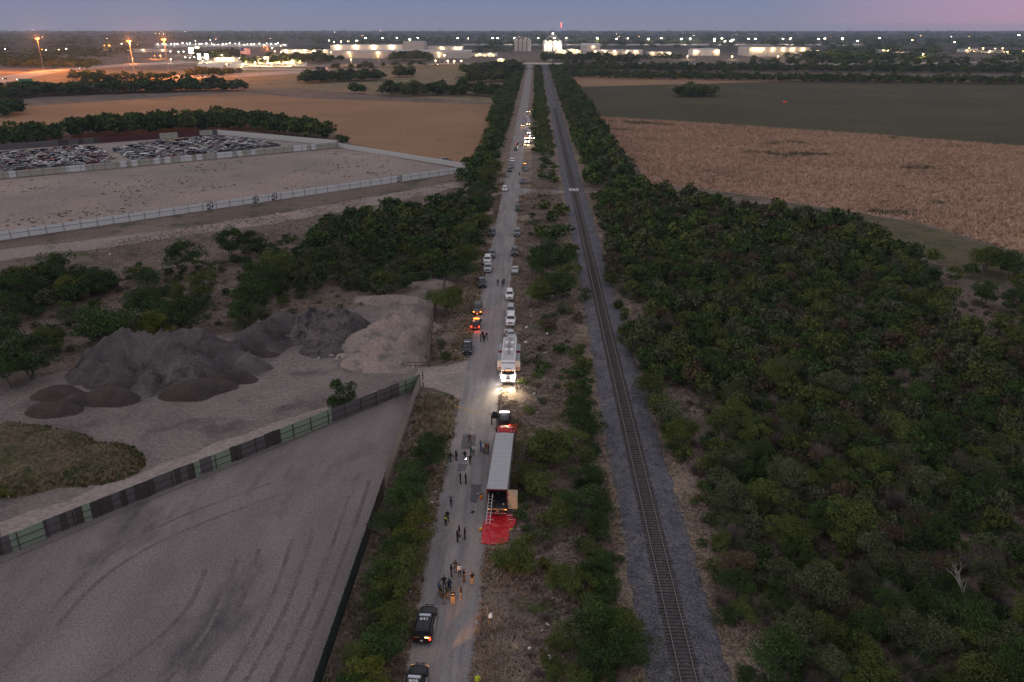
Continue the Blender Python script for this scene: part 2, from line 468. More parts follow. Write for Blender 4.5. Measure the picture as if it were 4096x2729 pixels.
sheet('dirt_yard', [D(0, 1283), D(962, 895), (-20.6, 128.5), (-20.6, 135.5), (-22.2, 165), D(1010, 650), D(880, 690), D(800, 715), D(690, 735), D(500, 770), D(260, 830), D(120, 862), D(0, 885), (-170, 110), (-110, 60)], .02, M['yard2'], .35, 5, 9)
sheet('bare_lot', [D(0, 553), D(1072, 395), D(1066, 390), D(800, 342), D(770, 342), D(0, 414), (-330, 240), (-240, 160)], .02, M['lot'], 0, 5, 10)
sheet('scrapyard_ground', [D(0, 411), D(770, 339), (-105, 430), D(500, 311), D(0, 346), (-400, 330), (-330, 243)], .03, M['tracksoil'], 0, 5, 11)
sheet('dirt_track', [D(0, 600), D(300, 560), D(620, 515), D(900, 465), D(1080, 425), D(1080, 412), D(900, 445), D(620, 495), D(300, 540), D(0, 575)], .015, M['lot'], 1.2, 6, 12)
sheet('verge', [(XR0 - 3.4, 20), (XR0 - 3.0, 112), (XR0 - 5, 125), (XR0 + .8, 121), (XR0 + .8, 20)], .025, M['verge'], .35, 2.5, 13)
sheet('verge', [(XR0 - 6, 138), (XR0 - 4.2, 330), (XR0 - 4.0, 1400), (XR0 + .8, 1400), (XR0 + .8, 141)], .025, M['verge'], .35, 2.5, 33)
sheet('verge', [(XR1 - .8, 20), (XR1 - .8, 1400), (XR1 + 4, 1400), (XR1 + 4.2, 320), (XR1 + 2.8, 120), (XR1 + 3.0, 20)], .03, M['verge'], .5, 2.5, 14)
sheet('lineside_strip', [(XB0 - 2.6, 20), (XB0 - 1.6, 1400), (XB0 + .6, 1400), (XB0 + .6, 20)], .02, M['verge'], .6, 3, 15)
sheet('lineside_strip', [(XB1 - .6, 20), (XB1 - .6, 1400), (XB1 + 2.0, 1400), (XB1 + 3.2, 20)], .02, M['verge'], .8, 3, 16)
sheet('grass_margin', [D(1900, 478), D(1960, 490), D(2100, 513), D(2353, 592), (150, 180), (128, 185), D(2250, 640), D(2120, 590), D(1980, 530)], .015, earth('rough_green_grass', (.07, .068, .036), (.10, .085, .05), (.05, .052, .026), s1=.08, s2=.2, s3=1.2, fine=.4), .6, 5, 41)
# the road, its gateway apron, its patches and the level-crossing lane
sheet('road', [(XR0, 20), (XR0, 1430), (XR1, 1430), (XR1, 20)], .045, M['road'], .22, 1.6, 17)
sheet('driveway_apron', [(-21.5, 127.6), (-17, 126.6), (-13.5, 124), (XR0 + .6, 120), (XR0 + .6, 142), (-13.4, 138.5), (-16, 136.6), (-21.5, 136)], .04, M['tracksoil'], .3, 2, 18)
sheet('crossing_lane', [(XR1 - .5, 300), (2, 303), (11.5, 304), (14, 305.5), (21, 305.5), (26, 303), (33, 299), (33, 304), (26, 308), (21, 310), (14, 310), (5, 310.5), (XR1 - .5, 314)], .05, M['road'], .3, 2, 19)
def quadN(pts, ox, oy, sc): return [G(ox + x / sc, oy + y / sc) for x, y in pts]
sheet('asphalt_patch', quadN([(318, 625), (558, 625), (540, 885), (285, 885)], 1780, 1600, 4.48), .052, M['patch'], .06, .5, 20)
sheet('asphalt_patch', quadN([(240, 1150), (410, 1160), (370, 1280), (215, 1282)], 1780, 1600, 4.48), .052, M['patch'], .06, .5, 21)
sheet('asphalt_patch', quadN([(470, 165), (665, 185), (640, 300), (590, 440), (575, 510), (450, 500)], 1780, 1900, 4.48), .052, M['patch'], .06, .5, 22)
sheet('asphalt_patch', quadN([(605, 160), (690, 155), (695, 205), (650, 250), (612, 215)], 1780, 1600, 4.48), .052, M['tracksoil'], .06, .4, 23)
sheet('pale_track', [D(0, 1205), D(300, 1095), D(560, 995), D(760, 935), D(960, 872), D(1000, 868), D(960, 884), D(780, 955), D(560, 1030), D(300, 1140), D(0, 1250)], .035, M['tracksoil'], .8, 4, 24)
M['track_mark'] = earth('churned_gravel', (.095, .086, .088), (.135, .12, .117), None, s1=.3, s3=3, fine=.35)
rgw = random.Random(5)
for k, (x0, y0, x1, y1, bend) in enumerate([(-23.5, 50, -22.6, 96, .6), (-25.6, 50, -24.6, 92, .8), (-29, 50, -27.5, 84, 1.5), (-31, 50, -29.5, 82, 1.5), (-36, 50, -33, 80, 2.5), (-38.2, 50, -35, 78, 2.5), (-44, 56, -38, 76, 3), (-50, 66, -34, 92, -5), (-52, 68, -36, 95, -5)]):
    L = []; Rr = []
    for i in range(25):
        q = i / 24; x = x0 + (x1 - x0) * q + bend * math.sin(q * PI); y = y0 + (y1 - y0) * q; w = .22 + .12 * rgw.random()
        L.append((x - w, y)); Rr.append((x + w, y))
    sheet('tyre_track', L + Rr[::-1], .034 + .0006 * k, M['track_mark'], 0, 5, 60 + k)
# the highway: a broad carriageway sweeping in from the left and over the bridge
sheet('highway', [G(-200, 352), G(0, 335), G(250, 285), G(480, 268), G(700, 258), G(560, 262), G(800, 250), G(720, 243), G(480, 258), G(250, 272), G(0, 305), G(-200, 320)], .03, M['highway'], 0, 5, 25)
sheet('highway', [G(640, 318), G(1000, 306), G(1300, 288), G(1700, 270), G(2000, 262), G(2000, 256), G(1700, 261), G(1300, 276), G(1000, 292), G(640, 302)], .04, M['highway'], 0, 5, 26)
sheet('highway', [G(2280, 261), G(3300, 262), G(4096, 250), G(4300, 249), G(4300, 243), G(4096, 245), G(3300, 255), G(2280, 255)], .03, M['highway'], 0, 5, 27)
sheet('forecourt', [G(780, 279), G(1225, 279), G(1230, 243), G(800, 240)], .05, M['concrete'], 0, 5, 28)
sheet('lorry_park', [G(620, 186), G(1150, 187), G(1150, 176), G(620, 176)], .05, M['concrete'], 0, 5, 29)
sheet('rail_yard', [G(1850, 181), G(3300, 182), G(3300, 176), G(1850, 176)], .05, M['highway'], 0, 5, 30)

# ---- ballast bank and track
def ballast():
    rg = random.Random(4); v = []; f = []
    ys = [20 + i * 1.0 for i in range(300)] + [320 + i * 6.0 for i in range(186)]
    for i, y in enumerate(ys):
        j = [rg.uniform(-.28, .28) for _ in range(6)]
        v += [(XB0 + j[0], y, 0), (XB0 + 1.4 + j[1] * .4, y, .28 + j[4] * .1), (XT - 1.9 + j[2] * .2, y, .5), (XT + 1.9 + j[3] * .2, y, .5), (XB1 - 1.6 + j[4] * .4, y, .28 + j[5] * .1), (XB1 + j[5], y, 0)]
        if i:
            a, b = (i - 1) * 6, i * 6
            f += [(a + k, a + k + 1, b + k + 1, b + k) for k in range(5)]
    structure(link('ballast', np_mesh('ballast', v, f), M['ballast']))
ballast()
M['sleeper'] = plain('tarred_timber', (.062, .052, .050), .9, grime=.5, gscale=3)
M['rail'] = plain('rusty_rail_steel', (.09, .06, .052), .6, .4, grime=.3)
M['railtop'] = plain('polished_rail_head', (.20, .185, .19), .35, .7, grime=.1)
trk = thing('railway_track', 'single railway track on grey stone ballast running straight beside the road', 'railway', (XT, 0, .5))
for sx in (-1, 1):
    r = MB()
    for (w, z0, z1, mi) in ((.15, .10, .125, 0), (.03, .125, .25, 0), (.075, .25, .285, 0), (.066, .285, .290, 1)):
        r.box((sx * .755, 725, (z0 + z1) / 2), (w, 1410, z1 - z0), mi)
    r.build('rail', [M['rail'], M['railtop']], trk)
rgs = random.Random(9)
slm = [MB().box((0, 0, 0), (2.6, .23, .17)).mesh('sleeper') for _ in range(1)]
slm[0].materials.append(M['sleeper'])
NSL = 300
ysl = 57.0
for i in range(NSL):
    o = link('sleeper', slm[0], None, trk, (rgs.uniform(-.07, .07), ysl, .02 + rgs.uniform(-.02, .012)), (0, 0, rgs.uniform(-.02, .02)))
    ysl += .52 + rgs.uniform(-.04, .04)
sb = MB()
while ysl < 640:
    sb.box((rgs.uniform(-.07, .07), ysl, .02 + rgs.uniform(-.02, .01)), (2.6, .23, .17)); ysl += .53
o = sb.build('sleepers_beyond', M['sleeper'], trk); o['kind'] = 'stuff'
# level-crossing deck
cd = thing('crossing_deck', 'pale concrete level crossing deck panels laid across the rails', 'crossing deck', (XT, 308, .5))
for sx in (-1.35, 0, 1.35):
    MB().box((sx, 0, .19), (1.2 if sx == 0 else .95, 4.6, .19)).build('deck_panel', M['concrete'], cd)

# ---- haze: one closed box of pale, even air
def haze():
    m = bpy.data.materials.new('dusk_haze'); m.use_nodes = True
    n, l = m.node_tree.nodes, m.node_tree.links; n.clear()
    o = n.new('ShaderNodeOutputMaterial'); v = n.new('ShaderNodeVolumePrincipled')
    v.inputs['Color'].default_value = (.62, .74, 1.0, 1)
    v.inputs['Density'].default_value = HAZE
    v.inputs['Anisotropy'].default_value = 0.0
    l.new(v.outputs[0], o.inputs['Volume'])
    h = MB().box((0, 7800, 47), (32400, 16800, 96)).build('haze', m)
    h['kind'] = 'stuff'; tag(h, 'pale blue dusk haze hanging over the whole plain', 'haze', kind='stuff')
HAZE = 0.00005
haze()
# ================================================================== MOUNDS
from mathutils import noise as mn
def heap(name, label, bumps, mat, seed, rough=.25, res=.7, cat='gravel pile', freq=.35, ridged=0.0, crests=()):
    """one heap as a height field: bumps are (x, y, radius, height, squash in y, power)"""
    crests = [[(D(px, py).x, D(px, py).y, hh, rr) for px, py, hh, rr in c] for c in crests]
    if crests: bumps = list(bumps) + [(q[0], q[1], q[3], 0, 1, 1) for c in crests for q in c]
    x0 = min(b[0] - b[2] * 1.3 for b in bumps); x1 = max(b[0] + b[2] * 1.3 for b in bumps)
    y0 = min(b[1] - b[2] * b[4] * 1.3 for b in bumps); y1 = max(b[1] + b[2] * b[4] * 1.3 for b in bumps)
    nx, ny = int((x1 - x0) / res) + 2, int((y1 - y0) / res) + 2
    ox, oy = (x0 + x1) / 2, (y0 + y1) / 2
    v = []; zz = {}
    for j in range(ny):
        for i in range(nx):
            x, y = x0 + i * res, y0 + j * res
            wx = x + 1.2 * mn.noise((x * .2, y * .2, seed)); wy = y + 1.2 * mn.noise((x * .2, y * .2, seed + 9))
            h = 0
            for bx, by, r, hh, sq, pw in bumps:
                d = math.hypot(wx - bx, (wy - by) / sq) / r
                if d < 1.25:
                    c = hh * max(0, 1 - d) ** pw if pw >= 1 else hh * max(0, 1 - d ** 2) ** .8
                    h = max(h, c) + .12 * min(h, c)
            for cst in crests:
                for (ax, ay, ah, ar), (bx, by, bh, br) in zip(cst, cst[1:]):
                    ex, ey = bx - ax, by - ay; tt = max(0, min(1, ((wx - ax) * ex + (wy - ay) * ey) / (ex * ex + ey * ey)))
                    d = math.hypot(wx - ax - ex * tt, wy - ay - ey * tt); hh = ah + (bh - ah) * tt; rr = ar + (br - ar) * tt
                    if d < rr:
                        c = hh * min(1, (1 - d / rr) * 1.12); h = max(h, c)
            if h > .02:
                t = min(1, h / 1.0)
                h += rough * t * (mn.noise((x * freq, y * freq, seed)) + .5 * mn.noise((x * freq * 2.7, y * freq * 2.7, seed)))
                if ridged: h += ridged * t * (abs(mn.noise((x * .9, y * .9, seed + 3))) - .2) * 2
            zz[(i, j)] = h
            v.append((x - ox, y - oy, h - .06))
    f = []
    for j in range(ny - 1):
        for i in range(nx - 1):
            if max(zz[(i, j)], zz[(i + 1, j)], zz[(i, j + 1)], zz[(i + 1, j + 1)]) > .02:
                a = j * nx + i; f.append((a, a + 1, a + nx + 1, a + nx))
    o = link(name, np_mesh(name, v, f, smooth=True), mat, loc=(ox, oy, .04)); o.scale = (1, 1, 1.25)
    return tag(o, label, cat)
def db(x, y, r, h, sq=.8, pw=1.0):
    p = D(x, y); return (p.x, p.y, r, h, sq, pw)
heap('gravel_pile', 'long grey gravel heap with a bulldozed ramp cut into its side in the dirt yard',
     [db(430, 862, 6.5, 3.0, .9, .5), db(260, 872, 5, 1.6, .9, .5), db(590, 800, 6, 2.0, .8, .5)], M['gravelpile'], 3, .8, .55, freq=.4, ridged=.55,
     crests=[[(225, 856, 3.2, 5.5), (262, 842, 4.6, 7.5), (310, 832, 5.0, 8), (360, 834, 4.2, 7), (420, 828, 4.9, 8), (470, 826, 4.6, 7.5), (520, 830, 3.2, 6), (560, 812, 1.8, 5), (605, 788, 3.2, 6.5), (650, 770, 4.2, 7.5)], [(315, 915, .15, 3), (345, 888, 1.6, 4.2), (390, 860, 3.6, 5.5), (430, 842, 4.4, 6)]])
heap('asphalt_rubble_heap', 'black heap of broken asphalt between the grey and the pale heaps',
     [db(715, 768, 8, 4.6, .8), db(775, 765, 8, 4.4, .8), db(760, 800, 6, 2.6, .9), db(820, 765, 5, 3.2, .9)], M['blackpile'], 11, .8, .55, 'rubble heap', .6, .5)
heap('pale_soil_pile', 'pale pinkish soil heap beside the driveway gate',
     [db(905, 770, 8, 4.0, .8), db(935, 752, 7, 4.2, .8), db(870, 795, 8, 2.6, .9, .5), db(880, 832, 8, 1.0, .7, .5)], M['palepile'], 21, .45, .6, 'soil pile')
for k, (x, y, r, h, what) in enumerate([(125, 940, 4.6, 1.5, 'flattest brown gravel mound at the end of the row'), (190, 915, 5.0, 1.5, 'brown gravel mound behind the flattest mound'), (135, 903, 4.6, 1.5, 'brown gravel mound at the foot of the ramp heap\'s far end'), (245, 912, 5.5, 1.8, 'broad brown gravel mound touching the ramp foot'), (270, 890, 4.5, 1.6, 'small brown gravel mound tucked against the ramp'), (440, 898, 5.4, 2.0, 'dark brown gravel mound in front of the grey heap'), (490, 886, 4.2, 1.5, 'low brown gravel mound beside the dark brown mound'), (530, 868, 5, 1.7, 'grey brown gravel mound below the steep mound'), (578, 845, 3.9, 2.5, 'steep rounded grey gravel mound standing apart'), (548, 815, 4.8, 2.2, 'dark gravel mound behind the steep rounded one'), (600, 806, 4.8, 1.9, 'dark gravel mound nearest the black rubble')]):
    heap('gravel_mound', what, [db(x, y + 6, r * .98, h * .95, .62, 1.0 if k % 3 == 1 else .5), db(x + 14, y + 3, r * .6, h * .6, .6, .5)], M['brownpile'] if k != 8 else M['gravelpile'], 40 + k, .3, .4, 'gravel mound')
heap('overgrown_mound', 'overgrown soil mound with weeds and a bare pink top by the corrugated fence',
     [db(60, 1075, 10, 2.0, .8, .5), db(125, 1035, 5, 2.4, .7, .5), db(200, 1070, 8, 1.4, .8, .5), db(20, 1020, 7, 1.8, .8, .5), db(-40, 1080, 10, 2.0, .8, .5)], earth('weedy_soil', (.055, .050, .028), (.105, .082, .055), (.04, .046, .02), s1=.25, s2=.3, s3=2, fine=.5, bump=.6), 77, .4, .6, 'overgrown mound')
heap('debris_mound', 'low mound of dumped soil and rubbish by the roadside wall', [db(985, 655, 6, 1.2, .5, .5), db(900, 690, 9, .9, .4, .5)], M['palepile'], 79, .3, .6, 'debris mound')
# broken concrete lumps at the foot of the rubble heap
rgq = random.Random(3)
M['rubble'] = plain('broken_concrete', (.30, .27, .25), .9, grime=.4)
lump = [MB().box((0, 0, 0), (1, .7, .45), top=.7).mesh('concrete_lump') for _ in range(1)]
lump[0].materials.append(M['rubble'])
for k in range(46):
    p = D(rgq.gauss(785, 26), rgq.gauss(815, 7)); s = rgq.uniform(.35, .9)
    o = link('concrete_lump', lump[0], None, loc=(p.x, p.y, .15 * s + .04), rot=(rgq.uniform(-.4, .4), rgq.uniform(-.4, .4), rgq.uniform(0, 6))); o.scale = (s, s, s)
    tag(o, 'lump of broken concrete at the foot of the black rubble heap', 'rubble', 'lumps of broken concrete by the rubble heap')

# ================================================================== TREES AND SCRUB
LEAF = [leafmat('olive_leaves', (.066, .084, .024)), leafmat('dark_green_leaves', (.035, .060, .019)), leafmat('yellow_green_leaves', (.085, .098, .020)),
        leafmat('grey_green_leaves', (.063, .073, .038)), leafmat('brown_dry_leaves', (.070, .055, .034))]
TWIG = leafmat('grey_twigs', (.15, .125, .115), .3)
BARK = plain('grey_bark', (.13, .11, .10), .95, grime=.4, gscale=3)
def leaf_cloud(rng, cen, rad, n, size, tri=False, flat=.55):
    """n small leaf faces spread over the surfaces of clumps"""
    k = rng.integers(0, len(cen), n)
    d = rng.normal(size=(n, 3)); d[:, 2] = np.abs(d[:, 2]) * 1.0 - .25 * rng.random(n); d /= np.linalg.norm(d, axis=1)[:, None]
    r = rad[k] * (1 - .5 * rng.random(n) ** 2.2)
    p = cen[k] + d * r[:, None] * np.array([1, 1, flat + .25])
    nrm = d * .9 + rng.normal(size=(n, 3)) * .65 + np.array([0, 0, .35]); nrm /= np.linalg.norm(nrm, axis=1)[:, None]
    a = np.cross(nrm, rng.normal(size=(n, 3))); a /= np.linalg.norm(a, axis=1)[:, None]
    b = np.cross(nrm, a)
    s = size * (.6 + .8 * rng.random(n))[:, None]
    if tri:
        v = np.stack([p + a * s, p - a * s * .5 + b * s * .85, p - a * s * .5 - b * s * .85], 1).reshape(-1, 3)
        return v, np.arange(3 * n).reshape(-1, 3)
    v = np.stack([p + a * s, p + b * s * .55, p - a * s, p - b * s * .55], 1).reshape(-1, 3)
    return v, np.arange(4 * n).reshape(-1, 4)
def clumps(rng, kind):
    """clump centres of a crown 2 units wide and about 1.5 high (unit tree)"""
    n = {0: 26, 1: 18, 2: 22, 3: 34}[kind]
    out = []; rad = []
    while len(out) < n:
        p = rng.uniform(-1, 1, 3); rr = np.linalg.norm(p * np.array([1, 1, 1.0]))
        if rr > 1 or rr < .35: continue
        if kind == 0: c = np.array([p[0] * .78, p[1] * .78, .78 + p[2] * .45])
        elif kind == 1: c = np.array([p[0] * .74, p[1] * .74, .48 + p[2] * .42])
        elif kind == 3: c = np.array([p[0] * .76, p[1] * .76, 1.05 + p[2] * .75])
        else: c = np.array([p[0] * .8, p[1] * .8, .55 + p[2] * .45])
        out.append(c); rad.append(rng.uniform(.2, .4) * (1.0 if kind != 3 else 1.05))
    # a lopsided outline
    out = np.array(out); out[:, :2] *= 1 + .25 * np.sin(np.arctan2(out[:, 1], out[:, 0]) * 2 + rng.uniform(0, 6))[:, None]
    return out, np.array(rad)
def limbs(rng, cen, kind, r0=.055, twigs=0):
    m = MB(); nst = {0: 2, 1: 4, 2: 6, 3: 2}[kind]
    pick = rng.permutation(len(cen))[:min(len(cen), 12)]
    for s in range(nst):
        a = rng.uniform(0, 2 * PI); base = np.array([math.cos(a), math.sin(a), 0]) * rng.uniform(.02, .1)
        fork = base + np.array([math.cos(a) * .12, math.sin(a) * .12, {0: .38, 1: .2, 2: .2, 3: .55}[kind]]) + rng.normal(size=3) * .04
        m.tube([base + np.array([0, 0, -.06]), (base + fork) / 2 + rng.normal(size=3) * .02, fork], [r0, r0 * .8, r0 * .65], 6)
        for c in cen[pick[s::nst]]:
            mid = fork * .5 + c * .5 + rng.normal(size=3) * .07
            m.tube([fork, mid, c], [r0 * .5, r0 * .33, r0 * .12], 4, cap=False)
    return m
def twig_cloud(rng, cen, n, fork_z=.15):
    """bare twigs: long thin triangles fanning out from the limbs"""
    k = rng.integers(0, len(cen), n)
    b0 = cen[k] * np.array([.45, .45, .45]) * rng.uniform(.4, 1.5, (n, 1)) + rng.normal(size=(n, 3)) * .10
    b0[:, 2] = np.abs(b0[:, 2]) + .02
    d = cen[k] + rng.normal(size=(n, 3)) * .35; d[:, 2] = np.abs(d[:, 2]) + .1; d /= np.linalg.norm(d, axis=1)[:, None]
    L = rng.uniform(.25, .65, (n, 1))
    sd = np.cross(d, rng.normal(size=(n, 3))); sd /= np.linalg.norm(sd, axis=1)[:, None]
    w = .008
    v = np.stack([b0 + sd * w, b0 - sd * w, b0 + d * L], 1).reshape(-1, 3)
    return v, np.arange(3 * n).reshape(-1, 3)
PROTO = {}
def protos():
    for kind, cnt in ((0, 5), (1, 4), (2, 3), (3, 4)):
        PROTO[kind] = []
        for i in range(cnt):
            rng = np.random.default_rng(100 * kind + i)
            cen, rad = clumps(rng, kind)
            tr = limbs(rng, cen, kind, {0: .055, 1: .03, 2: .022, 3: .06}[kind]).mesh('trunk')
            tr.materials.append(BARK if kind != 2 else TWIG)
            if kind == 2:
                v, f = twig_cloud(rng, cen, 1500)
                cr = np_mesh('twigs', v, f); lod = (v[:450 * 3], f[:450], v[:90 * 3], f[:90])
            else:
                v, f = leaf_cloud(rng, cen, rad, {0: 5200, 1: 3800, 3: 6000}[kind], .034)
                cr = np_mesh('crown', v, f)
                l1 = leaf_cloud(rng, cen, rad * 1.0, {0: 750, 1: 560, 3: 850}[kind], .082, True)
                l2 = leaf_cloud(rng, cen, rad * 1.02, {0: 190, 1: 150, 3: 210}[kind], .17, True)
                lod = (*l1, *l2)
            PROTO[kind].append((tr, cr, lod))
protos()
TREES = []          # (x, y, half width, height scale, kind, leaf colour, zone, keep as an individual)
rgt = random.Random(12)
def put(x, y, w, kind, leaf, zone, hs=1.0, keep=False):
    TREES.append((x, y, w / 2, w / 2 * hs, kind, leaf, zone, keep))
def fill(poly, spacing, zone, wr=(3.5, 6.5), kinds=(0, 0, 1), leaves=(0, 1, 1, 3), holes=(), hs=(.85, 1.15), thin=0.0, nscale=.05):
    P = [(p[0], p[1]) for p in poly]
    x0, x1 = min(p[0] for p in P), max(p[0] for p in P); y0, y1 = min(p[1] for p in P), max(p[1] for p in P)
    y = y0
    while y < y1:
        x = x0
        while x < x1:
            px, py = x + rgt.uniform(-.5, .5) * spacing, y + rgt.uniform(-.5, .5) * spacing
            if inpoly(px, py, P) and not any(inpoly(px, py, h) for h in holes):
                if mn.noise((px * nscale, py * nscale, 5)) > thin - .5 + rgt.uniform(-.12, .12):
                    put(px, py, rgt.uniform(*wr), rgt.choice(kinds), rgt.choice(leaves), zone, rgt.uniform(*hs))
            x += spacing
        y += spacing
def H(pts): return [(D(*p).x, D(*p).y) for p in pts]
# -- dense scrub woodland beyond the railway, thinning to clearings
woods = H([(1440, 790), (1400, 640), (1385, 520), (1375, 450), (1480, 445), (1560, 455), (1700, 478), (1850, 505), (1960, 520), (2060, 570), (2150, 640), (2170, 700), (2353, 700)]) + [(175, 150), (140, 60), (60, 40), (23.5, 40), (23, 62)] + H([(1640, 1240), (1580, 1080), (1520, 1000), (1480, 880)])
woods_holes = [H([(1500, 880), (1590, 900), (1640, 1000), (1600, 1030), (1520, 960)]), H([(2160, 600), (2353, 650), (2353, 790), (2300, 800), (2180, 760), (2150, 690)]), H([(1690, 1430), (1790, 1440), (1800, 1568), (1690, 1568)]), H([(1430, 690), (1500, 690), (1500, 760), (1445, 780)]), H([(1580, 1020), (1640, 1040), (1600, 1080)])]
fill(woods, 3.5, 'woods', (3.0, 5.6), (0, 0, 0, 0, 1, 2, 3), (0, 0, 1, 1, 3, 3, 4), woods_holes, (1.0, 1.45), thin=.04, nscale=.09)
fill(woods, 6.0, 'woods', (4.4, 6.4), (0, 3, 0), (0, 1, 3), woods_holes, (1.0, 1.3), thin=.40, nscale=.09)
fill(woods, 3.4, 'woods', (1.8, 3.2), (2, 2, 1, 1), (0, 4, 4, 3), [], (.6, .9), thin=.34, nscale=.13)
fill(H([(2050, 560), (2160, 590), (2353, 650), (2353, 720), (2150, 700)]) + [(190, 150)], 5.5, 'woods', (3, 6), (0, 1, 2), (0, 1, 3, 4), [], (.8, 1.2), thin=.3, nscale=.1)
for x, y, w in [(2265, 628, 80), (2310, 640, 90), (2230, 640, 45), (2140, 610, 50), (2190, 650, 50), (2260, 700, 75), (2330, 720, 80), (2340, 670, 60), (2100, 590, 45), (2300, 770, 70), (2345, 810, 90), (2180, 700, 60)]:
    p = D(x, y); put(p.x, p.y, w / (FPX / S / (p.y * .93 + 21.6)), 0, rgt.choice((0, 1, 1)), 'woods', 1.1, keep=w > 70)
fill(woods, 3.0, 'woods', (2.4, 4.2), (1, 0, 1), (0, 1, 1, 3), woods_holes, (.8, 1.2), thin=-.05, nscale=.1)
fill([(20.6, 58), (24.5, 58), (24, 300), (21, 300)], 2.8, 'woods', (1.6, 3.4), (1, 1, 2, 0), (0, 1, 3), woods_holes, (.8, 1.1), thin=.12, nscale=.1)
# -- hedgerows beside the line and the road farther off
fill([(23, 312), (42, 330), (41, 470), (42, 700), (43, 1400), (22.5, 1400), (22, 312)], 4.6, 'lineside hedge', (5, 7.5), (0, 3, 0), (0, 1, 1, 3), [], (1.0, 1.4), thin=-.1)
fill(H([(1390, 470), (1440, 410), (1480, 430), (1500, 460), (1420, 480)]), 4, 'lineside hedge', (5, 7), (0, 3), (0, 1), [], (.9, 1.1), thin=-.3)
fill([(-31, 318), (-16.5, 318), (-16.5, 1400), (-30, 1400), (-34, 700), (-27, 420), (-27, 360)], 4.6, 'roadside hedge', (5, 7.5), (0, 3, 0), (0, 1, 1, 3), [], (.85, 1.2), thin=-.1)
fill([(-.5, 395), (9, 395), (9, 1400), (-1, 1400), (-.5, 600)], 4.2, 'strip scrub', (4, 6), (0, 1, 1), (0, 0, 1, 3), [], (.7, .95), thin=-.02)
fill([(2, 320), (9, 320), (9, 395), (3, 395)], 5, 'strip scrub', (3, 5), (1, 0), (0, 1), [], (.7, .95), thin=.3)
fill([(-1.5, 58), (10.4, 58), (10.4, 300), (-1.0, 300)], 3.3, 'strip scrub', (1.2, 2.4), (2, 2, 1), (0, 4, 3), [], (.6, .9), thin=.4, nscale=.12)
fill([(5.6, 58), (10.7, 58), (10.7, 150), (7.2, 150)], 2.7, 'strip scrub', (2.2, 4.0), (1, 0, 1), (0, 1, 1, 3), [], (.85, 1.15), thin=.02, nscale=.12)
fill([(-2.5, 58), (6, 58), (6, 300), (-2.5, 300)], 4.0, 'strip scrub', (1.6, 3.0), (1, 1, 2), (0, 1, 3), [], (.7, 1.0), thin=.42, nscale=.1)
# -- bushes standing in the strip between road and track, one by one
for x, y, w, leaf in [(1250, 1075, 130, 0), (1215, 1120, 90, 0), (1300, 1055, 100, 0), (1345, 1010, 100, 1), (1330, 965, 80, 1), (1350, 1125, 90, 1), (1240, 1150, 100, 0), (1320, 1195, 110, 1), (1290, 1215, 90, 0), (1375, 1190, 80, 1), (1370, 1235, 80, 1), (1240, 1245, 60, 3), (1190, 1325, 110, 0), (1150, 1300, 60, 0), (1260, 1310, 55, 0), (1280, 1355, 75, 0), (1330, 1380, 95, 0), (1385, 1330, 80, 1), (1395, 1385, 90, 1), (1400, 1300, 70, 1),
                      (1375, 1470, 130, 1), (1430, 1480, 110, 0), (1440, 1530, 120, 1), (1375, 1550, 120, 1), (1290, 1500, 85, 0), (1270, 1565, 80, 0), (1330, 1590, 90, 0), (1340, 905, 65, 1), (1310, 870, 60, 1), (1345, 850, 50, 0), (1200, 1195, 45, 1), (1120 + 75, 1150, 40, 1), (1240, 700, 75, 0), (1280, 690, 95, 1), (1310, 660, 80, 0), (1245, 645, 80, 1), (1295, 630, 80, 1), (1260, 605, 75, 1), (1305, 590, 55, 0), (1235, 590, 45, 1), (1240, 545, 50, 0), (1270, 555, 60, 1), (1295, 540, 45, 1), (1265, 510, 45, 1), (1250, 480, 40, 0), (1290, 495, 45, 0), (1300, 720, 50, 3), (1265, 760, 50, 4), (1330, 740, 40, 4), (1290, 810, 45, 1), (1250, 860, 45, 1), (1340, 690, 50, 3)]:
    p = D(x, y); ppm = FPX / S / (p.y * math.cos(PITCH) + CAMH * math.sin(PITCH))
    put(p.x, p.y, w / ppm * 1.08, 0 if w > 70 else 1, leaf, 'strip scrub', rgt.uniform(.9, 1.15), keep=w > 60)
# -- thicket between the roadside wall and the road
for x, y, w, leaf in [(980, 1085, 130, 1), (1000, 1050, 90, 1), (950, 1130, 120, 1), (930, 1180, 140, 1), (960, 1200, 110, 0), (900, 1235, 110, 1), (955, 1265, 140, 2), (910, 1300, 130, 1), (935, 1330, 130, 0), (880, 1350, 120, 1), (905, 1390, 140, 0), (865, 1415, 120, 1), (895, 1460, 130, 0), (850, 1480, 120, 3), (880, 1520, 140, 1), (830, 1540, 120, 0), (850, 1590, 150, 2), (810, 1610, 120, 1), (1030, 725, 95, 0), (1000, 710, 70, 0), (1060, 650, 90, 1), (1075, 615, 90, 0), (1090, 585, 85, 1), (1105, 540, 80, 0), (1110, 500, 85, 1), (1120, 460, 75, 1), (1125, 430, 80, 0), (1100, 480, 80, 3), (1075, 560, 80, 0), (1045, 690, 60, 0), (1135, 400, 60, 0), (1075, 390, 45, 1), (1115, 380, 50, 0), (1025, 830, 40, 0), (1015, 800, 35, 3)]:
    p = D(x, y); ppm = FPX / S / (p.y * math.cos(PITCH) + CAMH * math.sin(PITCH))
    put(p.x, p.y, w / ppm * .85, 3 if w > 200 else 0, leaf, 'roadside thicket', rgt.uniform(.95, 1.15), keep=True)
